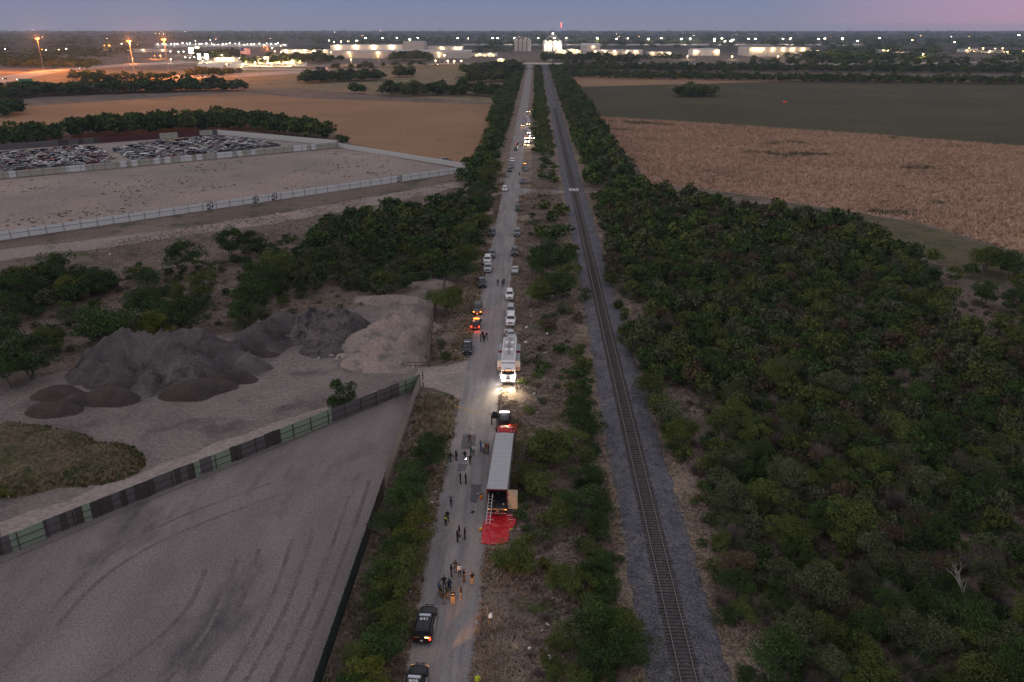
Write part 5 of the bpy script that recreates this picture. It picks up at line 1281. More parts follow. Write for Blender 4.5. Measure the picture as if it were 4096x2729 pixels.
    for sx in (-1, 1):
        MB().box((sx * 1.45, 2.9, 2.3), (.16, .22, .75)).build('mirror', TRIM, t); MB().box((sx * 1.28, 2.9, 2.6), (.3, .05, .05)).build('mirror_arm', TRIM, t)
        MB().tube([(sx * 1.02, .2, .9), (sx * 1.02, .2, 3.7)], .09, 8).build('exhaust_stack', CHROME, t)
        MB().box((sx * .8, 4.92, 1.15), (.3, .1, .2)).build('headlight', LENS, t)
        for y in (-1.9, -.7, 4.1):
            w = link('wheel', car_meshes('pickup')['tyre'], [RUBBER], t, (sx * 1.02, y, .5), None, True); w.scale = (1.6, 1.3, 1.3)
    c = MB(); c.box((-.45, .4, .85), (.12, 6, .25)); c.box((.45, .4, .85), (.12, 6, .25)); c.box((0, 5.05, .6), (2.3, .2, .4)); c.build('chassis', TRIM, t)
    # curved chrome visor line over the cab back
    MB().tube([(-1.0, .02, 3.2), (-.5, -.02, 3.5), (.5, -.02, 3.5), (1.0, .02, 3.2)], .05, 6).build('roof_trim', CHROME, t)
lorry()
def ladder():
    t = thing('ladder', 'aluminium ladder leaning against the rear corner of the trailer', 'ladder', (0, 0, 0))
    a, b = Vector((-5.45, 85.7, .06)), Vector((-5.18, 88.2, 3.1)); d = b - a; al = plain('aluminium', (.6, .6, .62), .3, .8, grime=.1); w = Vector((.24, 0, 0))
    t.location = a
    for s in (-1, 1): MB().tube([w * s, d + w * s], .045, 6).build('stile', al, t)
    for k in range(9):
        q = d * ((k + .6) / 9.4); MB().tube([q - w, q + w], .03, 5).build('rung', al, t)
ladder()
# red tarpaulin weighed down with stones
def tarp():
    P = [G(1780 + x / 4.48, 1900 + y / 4.48) for x, y in [(745, 690), (850, 705), (990, 735), (1060, 722), (1210, 705), (1293, 715), (1270, 900), (1240, 945), (1165, 975), (1158, 1100), (1150, 1215), (1050, 1250), (930, 1275), (780, 1262), (635, 1250), (650, 1100), (665, 900), (690, 850), (730, 825)]]
    pl = [(p.x, p.y) for p in P]; x0, x1 = min(p[0] for p in pl) - .1, max(p[0] for p in pl) + .1; y0, y1 = min(p[1] for p in pl) - .1, max(p[1] for p in pl) + .1
    r = .1; nx, ny = int((x1 - x0) / r) + 1, int((y1 - y0) / r) + 1; idx = {}; v = []; f = []
    cx, cy_ = (x0 + x1) / 2, (y0 + y1) / 2
    for j in range(ny):
        for i in range(nx):
            x, y = x0 + i * r, y0 + j * r
            if inpoly(x, y, pl):
                z = .05 + .22 * abs(mn.noise((x * .8, y * 1.3, 2))) + .22 * max(0, .35 - abs(y - (cy_ + .9) - .25 * math.sin(x * 2))) + .12 * abs(mn.noise((x * 2.4, y * 2.4, 6)))
                idx[(i, j)] = len(v); v.append((x - cx, y - cy_, z))
    for (i, j), a in idx.items():
        q = [idx.get((i + 1, j)), idx.get((i + 1, j + 1)), idx.get((i, j + 1))]
        if None not in q: f.append((a, q[0], q[1], q[2]))
    m = plain('red_tarpaulin', (.46, .008, .018), .42, 0, .5, .3, 1.0)
    tag(link('red_tarpaulin', np_mesh('red_tarpaulin', v, f, smooth=True), m, loc=(cx, cy_, .03)), 'crumpled bright red tarpaulin spread on the ground behind the trailer', 'tarpaulin')
    st = plain('grey_stone', (.33, .31, .29), .9, grime=.3)
    for k, (x, y, where) in enumerate([(812, 725, 'by the ladder foot'), (715, 912, 'on its road edge'), (668, 1220, 'on its roadside end corner'), (852, 1250, 'midway along its end hem'), (917, 1258, 'on its end hem, nearer the bushes'), (1270, 830, 'on its bush-side flap'), (1155, 1020, 'on its bush-side edge')]):
        p = G(1780 + x / 4.48, 1900 + y / 4.48)
        tag(MB().sph((0, 0, 0), (.13, .10, .09), 6, 4).build('stone', st, None, loc=(p.x, p.y, .2)), 'stone weighing down the red tarpaulin ' + where, 'stone')
    mw = plain('white_strap', (.6, .55, .5), .6, grime=.1)
    for k, (x, y, w, where) in enumerate([(1160, 755, .34, 'nearest the trailer'), (1215, 735, .26, 'at the flap corner'), (1195, 832, .4, 'in the middle of the flap'), (1195, 888, .28, 'lowest on the flap')]):
        p = G(1780 + x / 4.48, 1900 + y / 4.48); tag(MB().tube([(-w, 0, 0), (-w * .3, .05, .03), (w * .3, -.02, .03), (w, .04, 0)], .03, 5).build('strap', mw, None, loc=(p.x, p.y, .22)), 'white strap lying on the red tarpaulin ' + where, 'strap')
tarp()
# ================================================================== PEOPLE
SKIN = [plain('skin_light', (.36, .20, .14), .6, grime=.1), plain('skin_tan', (.24, .13, .085), .6, grime=.1)]
CLO = {k: plain('cloth_' + k, c, .9, 0, .2, .2, 6) for k, c in {'black': (.012, .012, .014), 'navy': (.015, .02, .045), 'charcoal': (.035, .035, .04), 'brown': (.09, .055, .035), 'khaki': (.28, .20, .10), 'white': (.55, .55, .58), 'greyblue': (.13, .16, .21), 'blue': (.04, .09, .26), 'teal': (.03, .13, .14), 'jeans': (.09, .13, .20), 'grey': (.16, .16, .17), 'red': (.30, .06, .03), 'greygreen': (.2, .24, .23), 'orange': (.45, .16, .03), 'hivis': (.55, .60, .06), 'shoe': (.02, .018, .016), 'tanboot': (.3, .22, .13), 'dark_green': (.05, .06, .03)}.items()}
HAIRM = [plain('dark_hair', (.012, .010, .009), .7, grime=.1), plain('brown_hair', (.06, .035, .02), .7, grime=.1), plain('grey_hair', (.25, .24, .23), .7, grime=.1), plain('cap_cloth', (.015, .016, .03), .8, grime=.1)]
def pose(name):
    """joints (metres, facing +Y); arms and legs per side"""
    J = dict(lean=0.0, head=(0, .03, 1.64), hip=[(-.095, 0, .93), (.095, 0, .93)], knee=[(-.11, .02, .50), (.11, .02, .50)], ank=[(-.12, -.02, .09), (.12, -.02, .09)], toe=[(-.14, .17, .04), (.14, .17, .04)],
             sh=[(-.185, 0, 1.42), (.185, 0, 1.42)], el=[(-.25, -.02, 1.13), (.25, -.02, 1.13)], wr=[(-.26, .06, .88), (.26, .06, .88)])
    if name == 'hips': J['el'] = [(-.34, -.08, 1.17), (.34, -.08, 1.17)]; J['wr'] = [(-.20, .07, 1.02), (.20, .07, 1.02)]
    if name == 'crossed': J['el'] = [(-.27, .08, 1.16), (.27, .08, 1.16)]; J['wr'] = [(.06, .22, 1.20), (-.06, .24, 1.14)]
    if name == 'phone': J['el'] = [(-.26, .02, 1.14), (.27, .06, 1.15)]; J['wr'] = [(-.12, .26, 1.16), (.10, .28, 1.18)]; J['head'] = (0, .07, 1.62)
    if name == 'ear': J['el'] = [(-.36, .06, 1.25), (.25, -.02, 1.13)]; J['wr'] = [(-.13, .09, 1.58), (.26, .06, .88)]
    if name == 'walk': J['knee'] = [(-.10, .18, .52), (.10, .02, .50)]; J['ank'] = [(-.10, .22, .09), (.10, -.28, .13)]; J['toe'] = [(-.11, .41, .04), (.11, -.12, .04)]; J['el'] = [(-.25, -.12, 1.14), (.25, .08, 1.14)]; J['wr'] = [(-.25, -.08, .90), (.25, .26, .95)]
    if name == 'wide': J['knee'] = [(-.16, .02, .50), (.16, .02, .50)]; J['ank'] = [(-.21, -.02, .09), (.21, -.02, .09)]; J['toe'] = [(-.26, .16, .04), (.26, .16, .04)]; J['el'] = [(-.29, -.04, 1.15), (.29, -.04, 1.15)]; J['wr'] = [(-.18, .12, .98), (.18, .12, .98)]
    if name == 'reach': J['el'] = [(-.26, -.02, 1.13), (.36, .12, 1.25)]; J['wr'] = [(-.24, .08, .9), (.46, .33, 1.27)]
    return J
def person_mesh(pname):
    J = pose(pname); m = MB(); V = lambda *a: Vector(a)
    segs = []      # (a, b, region)
    m.loft([[(math.cos(2 * PI * k / 14) * rx, math.sin(2 * PI * k / 14) * ry + oy, z) for k in range(14)] for z, rx, ry, oy in ((.86, .13, .10, 0), (.93, .175, .115, 0), (1.02, .165, .115, 0), (1.12, .155, .115, .005), (1.25, .175, .125, .01), (1.36, .195, .12, .0), (1.44, .175, .095, -.01), (1.49, .10, .075, -.01))])
    segs.append((V(0, 0, 1.06), V(0, 0, 1.46), 1)); segs.append((V(0, 0, .86), V(0, 0, .98), 2))
    hd = Vector(J['head'])
    m.tube([V(0, -.01, 1.45), V(0, .0, 1.55)], [.06, .055], 10); segs.append((V(0, 0, 1.52), hd, 0))
    m.sph(hd, (.078, .098, .118), 14, 10); m.sph(hd + V(0, .03, -.06), (.058, .065, .06), 10, 8)      # skull, jaw
    m.sph(hd + V(0, .105, -.015), (.014, .022, .026), 6, 5)
    for s in (-1, 1): m.sph(hd + V(s * .080, -.005, -.01), (.012, .022, .033), 6, 5)
    for i, s in enumerate((-1, 1)):
        h, k, a, t = [Vector(J[q][i]) for q in ('hip', 'knee', 'ank', 'toe')]
        m.tube([h + V(0, 0, .03), h * .55 + k * .45, k, k * .6 + a * .4 + V(0, -.02, 0), a], [.098, .088, .066, .062, .046], 12); segs.append((h - V(0, 0, .02), a + V(0, 0, .05), 2))
        m.tube([a + V(0, -.06, -.045), a + V(0, .02, -.035), t + V(0, -.04, .012), t + V(0, .03, 0)], [.035, .050, .046, .028], 8, flat=.8); segs.append((a + V(0, -.05, -.05), t, 3))
        sh, el, wr = [Vector(J[q][i]) for q in ('sh', 'el', 'wr')]
        m.tube([sh + V(-s * .05, 0, .0), sh, sh * .5 + el * .5, el], [.06, .066, .056, .045], 10); m.tube([el, el * .6 + wr * .4, wr], [.046, .042, .028], 10)
        segs.append((sh, el, 1)); segs.append((el, wr, 4))
        d = (wr - el).normalized(); d = (d * .8 + V(-s * .15, .1, -.15)).normalized(); side = d.cross(V(s, 0, .3)).normalized() * .5 + V(0, .5, 0); side = (side - d * side.dot(d)).normalized(); nn = d.cross(side).normalized()
        m.tube([wr - d * .01, wr + d * .04, wr + d * .09], [.027, .040, .040], 8, flat=.75); segs.append((wr, wr + d * .18, 0))
        for q, (o, Lf) in enumerate(((-.030, .070), (-.010, .082), (.010, .078), (.030, .06))):
            b0 = wr + d * .085 + side * o; b1 = b0 + d * Lf * .55 - nn * s * .006; b2 = b1 + (d * .7 - nn * s * .45) * Lf * .5
            m.tube([b0, b1, b2], [.0105, .0098, .0085], 6)
        b0 = wr + d * .035 + side * .034; m.tube([b0, b0 + side * .03 + d * .028, b0 + side * .042 + d * .06], [.012, .011, .009], 6)
    me = m.mesh('body'); o = bpy.data.objects.new('tmp', me); COL.objects.link(o)
    r = o.modifiers.new('r', 'REMESH'); r.mode = 'VOXEL'; r.voxel_size = .0085
    s_ = o.modifiers.new('s', 'SMOOTH'); s_.factor = .5; s_.iterations = 3
    dc = o.modifiers.new('d', 'DECIMATE'); dc.ratio = .12
    dg = bpy.context.evaluated_depsgraph_get(); res = bpy.data.meshes.new_from_object(o.evaluated_get(dg)); bpy.data.objects.remove(o)
    res.name = 'body'; res.materials.clear()
    n = len(res.polygons); c = np.empty(n * 3, np.float32); res.polygons.foreach_get('center', c); c = c.reshape(-1, 3)
    best = np.full(n, 9.0); reg = np.zeros(n, int)
    for a, b, q in segs:
        a, b = np.array(a), np.array(b); t = np.clip(((c - a) @ (b - a)) / ((b - a) @ (b - a)), 0, 1); dd = np.linalg.norm(c - (a + t[:, None] * (b - a)), axis=1) - (.12 if q == 1 and abs(a[0]) < .01 else (.1 if q == 2 and abs(a[0]) < .01 else (.06 if q == 0 and abs(a[0]) < .01 else 0.03)))
        k = dd < best; best[k] = dd[k]; reg[k] = q
    res.polygons.foreach_set('material_index', reg.astype(np.int32)); res.polygons.foreach_set('use_smooth', np.ones(n, bool))
    res.update()
    hm = MB(); hm.sph((0, -.012, .028), (.084, .102, .104), 12, 8); hmesh = hm.mesh('hair', True)
    # keep the face free
    bm = bmesh.new(); bm.from_mesh(hmesh); bmesh.ops.delete(bm, geom=[v for v in bm.verts if (v.co.y > .055 and v.co.z < .06) or v.co.z < -.055], context='VERTS'); bm.to_mesh(hmesh); bm.free()
    return res, hmesh, tuple(J['head'])
PM = {p: person_mesh(p) for p in ('stand', 'hips', 'crossed', 'phone', 'ear', 'walk', 'wide', 'reach')}
EYES = MB().sph((-.03, .093, .012), .011, 6, 4).sph((.03, .093, .012), .011, 6, 4).mesh('eyes'); EYES.materials.append(HAIRM[0])
MOUTH = MB().box((0, .088, -.062), (.05, .014, .010)).mesh('mouth'); MOUTH.materials.append(CLO['red'])
VEST = MB()
VEST.loft([[(math.cos(2 * PI * k / 14) * rx, math.sin(2 * PI * k / 14) * ry + .0, z) for k in range(14)] for z, rx, ry in ((1.0, .185, .135), (1.12, .178, .135), (1.25, .195, .145), (1.38, .205, .135))], cap=False); VESTM = VEST.mesh('vest', True); VESTM.materials.append(CLO['hivis'])
def person(px, py, label, pose_='stand', rz=0.0, shirt='black', pants='black', sleeves=True, hair=0, skin=0, shoe='shoe', h=1.0, vest=False, back=None):
    body, hm, hd = PM[pose_]; p = G(px, py)
    t = thing('person', label, 'person', (p.x, p.y, .055), rz); t.scale = (h, h, h)
    link('body', body, [SKIN[skin], CLO[shirt], CLO[pants], CLO[shoe], CLO[shirt] if sleeves else SKIN[skin]], t, None, None, True)
    link('hair' if hair < 3 else 'cap', hm, [HAIRM[hair]], t, hd, None, True)
    link('eyes', EYES, None, t, hd); link('mouth', MOUTH, None, t, hd)
    if vest: link('vest', VESTM, None, t)
    if back: link('back_lettering', text_mesh(back, .12), [P_['white']], t, (0, -.135, 1.30), (R(80), 0, 0), True)
    return t
def zE(x, y): return (1780 + x / 4.48, 1600 + y / 4.48)
def zF(x, y): return (1780 + x / 4.48, 1900 + y / 4.48)
def zG(x, y): return (1700 + x / 6.726, 2220 + y / 6.726)
def zC(x, y): return (1800 + x / 3.92, 1000 + y / 3.92)
person(*zE(838, 450), 'person in black standing behind the open door of the police SUV numbered 577', 'reach', -1.2)
person(*zE(440, 792), 'person in brown clothes standing with feet apart on the asphalt patch', 'wide', 3.0, 'brown', 'brown', True, 1)
person(*zE(642, 920), 'person in a bright blue shirt beside the trailer group', 'hips', -1.0, 'blue', 'jeans', False)
person(*zE(688, 955), 'person in a pale shirt and grey trousers next to the blue shirt', 'stand', -1.3, 'white', 'charcoal', False)
person(*zE(735, 950), 'person in a red brown shirt holding papers by the trailer', 'phone', 2.6, 'red', 'khaki', True, 1, 1)
person(*zE(778, 968), 'person in dark clothes and jeans close against the trailer side', 'stand', 1.4, 'brown', 'jeans')
person(*zE(512, 998), 'person in a white shirt and brown trousers on the road', 'hips', 2.9, 'white', 'brown', True, 1)
person(*zE(465, 998), 'person in teal scrubs next to the white shirted one', 'ear', 2.4, 'teal', 'teal', False)
lt = person(*zE(452, 1172), 'person in black holding a shining torch', 'reach', 2.8, 'black', 'brown', False)
person(*zE(358, 1100), 'person in a black top and pale jeans seen from behind', 'stand', .3, 'black', 'jeans', False)
person(*zE(203, 1098), 'tall person in black with arms raised to the face', 'ear', -.6, 'charcoal', 'black', True, 0, 0, 'shoe', 1.05)
person(*zE(97, 1122), 'person in a dark top and faded jeans at the verge edge', 'phone', -.9, 'black', 'jeans', False)
person(*zE(278, 1508), 'person in black uniform facing a colleague, hands on hips', 'hips', -1.2)
person(*zE(377, 1508), 'person in black uniform holding papers towards a colleague', 'phone', 1.3)
person(*zF(108, 558), 'person in a grey blue shirt walking along the road alone', 'walk', 3.1, 'greyblue', 'navy', False, 2)
person(*zF(50, 848), 'person in black uniform behind the high visibility vest', 'hips', 2.9)
person(*zF(15, 910), 'person in a yellow high visibility vest over black clothes', 'phone', -.5, 'black', 'black', True, 3, 0, 'shoe', 1.0, True)
person(*zF(225, 1208), 'person in black uniform with bare forearms in the trio beside the tarpaulin', 'crossed', -1.1, 'black', 'black', False)
person(*zF(257, 1112), 'person in black uniform half hidden in the trio beside the tarpaulin', 'stand', -1.6)
person(*zF(360, 1160), 'person in black uniform turned sideways nearest the tarpaulin', 'stand', 1.5, 'black', 'black')
person(*zG(710, 588), 'person in a dark jacket standing at the back of the big group', 'crossed', -1.3, 'black', 'charcoal')
person(*zG(825, 480), 'person in a brown shirt and khaki trousers with arms folded', 'crossed', 2.9, 'brown', 'khaki', False)
person(*zG(940, 598), 'person in a white shirt and black trousers seen from behind', 'stand', .2, 'white', 'black', True, 0)
person(*zG(1048, 730), 'person in black holding a clipboard out to one side', 'phone', -1.9, 'black', 'brown', False)
person(*zG(1272, 812), 'person in a black shirt and khaki trousers standing apart phoning', 'ear', .4, 'black', 'khaki', False)
person(*zG(520, 918), 'broad person in black facing the group', 'hips', -2.8, 'black', 'black', True, 0, 0, 'shoe', 1.04)
person(*zG(675, 890), 'person in a pale grey green shirt in the big group', 'stand', -1.0, 'greygreen', 'grey', True, 2)
person(*zG(380, 1078), 'person in a royal blue shirt and khaki trousers at the group edge', 'stand', -1.2, 'blue', 'khaki', False)
person(*zG(655, 1000), 'person in navy with hands on hips in the middle of the big group', 'hips', .4, 'navy', 'navy')
person(*zG(430, 1165), 'person in a dark green top and khaki trousers beside the royal blue shirt', 'stand', -.8, 'dark_green', 'khaki')
person(*zG(605, 1200), 'person in dark uniform with a yellow badge in the big group', 'crossed', -.4, 'charcoal', 'brown')
person(*zG(510, 1330), 'person in a brown shirt and grey trousers with back to the parked police SUV', 'hips', .2, 'brown', 'grey', False)
person(*zG(755, 1325), 'person in a black jacket lettered POLICE and khaki trousers', 'stand', .1, 'black', 'khaki', True, 1, 0, 'tanboot', 1.05, False, 'POLICE')
person(*zG(975, 1203), 'person in a dark waistcoat, grey jeans and pale shoes reading a phone', 'phone', 1.2, 'charcoal', 'grey', False, 0, 0, 'tanboot')
person(1911, 2755, 'person in a bright yellow jacket with a grey cap at the roadside', 'stand', .2, 'hivis', 'khaki', True, 2)
person(*zC(752, 563), 'person in dark clothes standing alone in the road beyond the red-lit police car', 'stand', -.3, 'charcoal', 'black')
person(*zC(845, 552), 'person in black behind the one in jeans in mid road', 'hips', 2.9)
person(*zC(822, 585), 'person in black top and teal trousers in mid road', 'stand', .4, 'black', 'teal')
person(*zC(480, 1443), 'person in a brown top, jeans and cap in the foursome by the verge', 'phone', -1.0, 'brown', 'jeans', False, 3)
person(*zC(512, 1400), 'person in black half hidden in the foursome by the verge', 'stand', 3.0)
person(*zC(535, 1450), 'person in black seen from behind in the foursome by the verge', 'stand', .1)
person(*zC(575, 1415), 'person in black shirt and olive trousers, feet apart, in the foursome', 'wide', 2.7, 'black', 'dark_green', False)
person(1850 + 893 / 3.92, 600 + 410 / 3.92, 'person in dark clothes walking on the road near the crossing lane', 'walk', 3.1, 'navy', 'black')
person(1850 + 960 / 3.92, 250 + 905 / 3.92, 'person in dark clothes standing beside the far convoy', 'stand', 2.0, 'charcoal', 'black')
# the torch
tp = lt.location
o = MB().tube([(0, 0, 0), (0, .16, 0)], [.022, .03], 8).build('torch', TRIM, None, loc=(tp.x - .50, tp.y - .32, 1.27), rot=(0, 0, 2.6))
tag(o, 'small torch shining white in a person\'s hand', 'torch'); MB().sph((0, .18, 0), .06, 8, 6).build('torch_lens', glow('torch_glow', (1, .9, 1), 60), o); lamp('POINT', 'lamp_light', o, (0, .3, .05), 12, (1, .92, 1), .05)
# ================================================================== SMALL THINGS ON THE GROUND
def small(px, py, name, label, cat, mb, mat, z=.055, rz=0, group=None):
    p = G(px, py); return tag(mb.build(name, mat, None, loc=(p.x, p.y, z), rot=(0, 0, rz)), label, cat, group)
b = MB().tube([(0, 0, 0), (0, 0, .42)], [.20, .24], 14); small(*zF(648, 430), 'bucket', 'orange bucket standing by the trailer wheel', 'bucket', b, CLO['orange'])
b = MB().box((0, 0, .16), (.5, .4, .32), top=.7); small(*zF(640, 360), 'backpack', 'grey backpack beside the orange bucket', 'backpack', b, CLO['grey'])
b = MB().box((0, 0, .02), (.34, .12, .04)); small(*zF(597, 342), 'plank', 'short white board lying on the asphalt patch', 'board', b, P_['white'])
b = MB().sph((0, 0, .1), (.28, .14, .11), 8, 5); small(*zF(495, 680), 'jacket', 'dark crumpled jacket lying in the road', 'jacket', b, CLO['black'], rz=.5)
b = MB().sph((0, 0, .18), (.26, .32, .2), 8, 5).sph((-.2, -.2, .1), (.14, .1, .1), 6, 4); small(*zF(640, 995), 'yellow_bag', 'crumpled yellow bag at the edge of the red tarpaulin', 'bag', b, P_['yellow'])
b = MB().box((0, 0, .06), (.32, .22, .1), rz=.5, top=.6); small(*zF(630, 1148), 'food_wrapper', 'cream wrapper beside the corner of the red tarpaulin', 'wrapper', b, P_['tan'])
b = MB().sph((0, 0, .05), (.11, .11, .06), 8, 4); small(*zE(738, 1366), 'orange_cap', 'small orange cap dropped beside the trailer', 'cap', b, CLO['orange'])
b = MB().box((0, 0, .04), (.5, .2, .06), top=.7); small(*zF(1185, 975), 'yellow_wrapper', 'yellow wrapper under the flap of the red tarpaulin', 'wrapper', b, P_['yellow'])
# barrier tape across the left lane
p0, p1 = G(1818, 1645), G(1905, 1652)
tp_ = MB(); N = 12
pts = [p0.lerp(p1, k / N) + Vector((0, 0, .95 - .9 * k / N)) for k in range(N + 1)]
for k in range(N): tp_.quad(pts[k] - p0, pts[k + 1] - p0, pts[k + 1] - p0 + Vector((0, .02, .09)), pts[k] - p0 + Vector((0, .02, .09)))
tag(tp_.build('barrier_tape', plain('yellow_tape', (.75, .42, .02), .5, grime=.1), None, loc=p0), 'yellow barrier tape trailing from the verge onto the road', 'tape')
b = MB()
n = 20
b.loft([[((.42 + .13 * math.cos(2 * PI * j / 8)) * math.cos(2 * PI * i / n), (.42 + .13 * math.cos(2 * PI * j / 8)) * math.sin(2 * PI * i / n), .13 + .13 * math.sin(2 * PI * j / 8)) for j in range(8)] for i in range(n + 1)], cap=False)
small(1000 + 1447 / 2.24, 1000 + 1057 / 2.24, 'old_tyre', 'pale old tyre lying by the driveway gate', 'tyre', b, M['concrete'])
p = D(2262, 792); b = MB(); b.loft([[(math.cos(2 * PI * k / 20) * q, math.sin(2 * PI * k / 20) * q * .8, z) for k in range(20)] for q, z in ((.15, 0), (.2, 1.1), (1.7, 1.45), (1.65, 1.5), (.2, 1.2))]); tag(b.build('satellite_dish', P_['silver'], None, loc=(p.x, p.y, 0)), 'grey dish standing in the clearing of the scrub woodland', 'dish')
# litter: pale scraps along the verges
rgl = random.Random(77); scraps = []
LIT = [MB().box((0, 0, .05), (.28, .2, .08), top=.5).mesh('litter'), MB().sph((0, 0, .06), (.16, .11, .09), 6, 4).mesh('litter'), MB().box((0, 0, .03), (.5, .14, .05), top=.8).mesh('litter')]
for me in LIT: me.materials.append(P_['white'])
for k in range(70):
    side = rgl.random()
    x = rgl.uniform(-5.0, 2.5) if side < .55 else rgl.uniform(-15.5, -12.6); y = 60 + 130 * rgl.random() ** 1.3
    o = link('litter', LIT[k % 3], None, None, (x, y, .05), (0, 0, rgl.uniform(0, 6))); s = rgl.uniform(.6, 1.5); o.scale = (s, s, s)
    tag(o, 'scrap of white litter on the dry verge beside the road', 'litter', 'white litter along the verges')
p = G(1962, 2470); o = MB().sph((0, 0, .12), (.25, .42, .16), 10, 6).sph((.05, .45, .1), (.12, .15, .1), 6, 4).build('plastic_bag', P_['white'], None, loc=(p.x, p.y, .05)); tag(o, 'large white plastic bag on the right verge', 'bag')
for (x, y, lb, me) in [(2106, 1310, 'white plank lying in the dry grass beside the white SUV', 2), (2190, 1338, 'pink rag in the dry grass by the bushes', 1), (2102, 1372, 'white ring-shaped scrap near the command truck', 1), (1110, 855, 'pale broken pipe lying on the waste ground track', 2), (1040, 890, 'white dumped panel lying on the waste ground', 0), (390, 1000, 'black dumped seat on the dirt track', 1), (440, 1018, 'white rag on the dirt track', 0)]:
    p = G(x, y); o = link('dumped_item', LIT[me], [P_['white'] if 'black' not in lb else P_['black']], None, (p.x, p.y, .04), (0, 0, x), True); o.scale = (2.2, 2.2, 2.2); tag(o, lb, 'dumped item')

# pipe gate by the driveway, gate post, white tanks and a farm trailer at the field corner
g0, g1 = G(1000 + 1365 / 2.24, 1000 + 1058 / 2.24), G(1000 + 1600 / 2.24, 1000 + 1055 / 2.24)
t = thing('pipe_gate', 'rusty pipe gate standing open beside the driveway', 'gate', g0); dd = g1 - g0
MB().tube([(0, 0, 1.1), (dd.x, dd.y, 1.1)], .06, 6).build('top_rail', M['post'], t); MB().tube([(0, 0, .45), (dd.x, dd.y, .45)], .05, 6).build('lower_rail', M['post'], t)
for q in (0, .5, 1): MB().tube([(dd.x * q, dd.y * q, 0), (dd.x * q, dd.y * q, 1.25)], .06, 6).build('post', M['post'], t)
t = thing('gate_post', 'rusty gate post at the corner of the two sheet fences', 'post', (-19.2, 127.3, 0)); MB().tube([(0, 0, 0), (0, 0, 3.0)], .09, 8).build('shaft', M['post'], t); MB().box((.1, -.1, 1.2), (.3, .05, .4)).build('notice', P_['white'], t)
for (px, py, sx, lb) in [(1856, 696, 4.0, 'white box tank at the corner of the ripe field'), (1897, 701, 2.6, 'small white panel box beside the white tank')]:
    p = G(px, py); t = thing('white_tank', lb, 'tank', (p.x, p.y, 0), .2); MB().box((0, 0, 1.1), (sx, 2, 1.8), top=.96).build('body', P_['white'], t); MB().box((0, 0, 2.05), (sx * .6, .8, .12)).build('lid', P_['silver'], t); MB().box((0, 0, .12), (sx * .9, 1.8, .2)).build('skid', TRIM, t)
p = G(1782, 652); t = thing('farm_trailer', 'dark farm trailer parked at the edge of the ripe field', 'trailer', (p.x, p.y, 0), .4); MB().box((0, 0, 1.2), (5.5, 2.2, .5)).build('bed', TRIM, t); MB().box((-.5, 0, 2.0), (3.5, 2.0, 1.1), top=.85).build('load', P_['grey'], t)
for sx in (-1.5, 1.5):
    for sy in (-1, 1): MB().tube([(sx, sy * .95, .5), (sx, sy * 1.2, .5)], .5, 10).build('wheel', RUBBER, t)
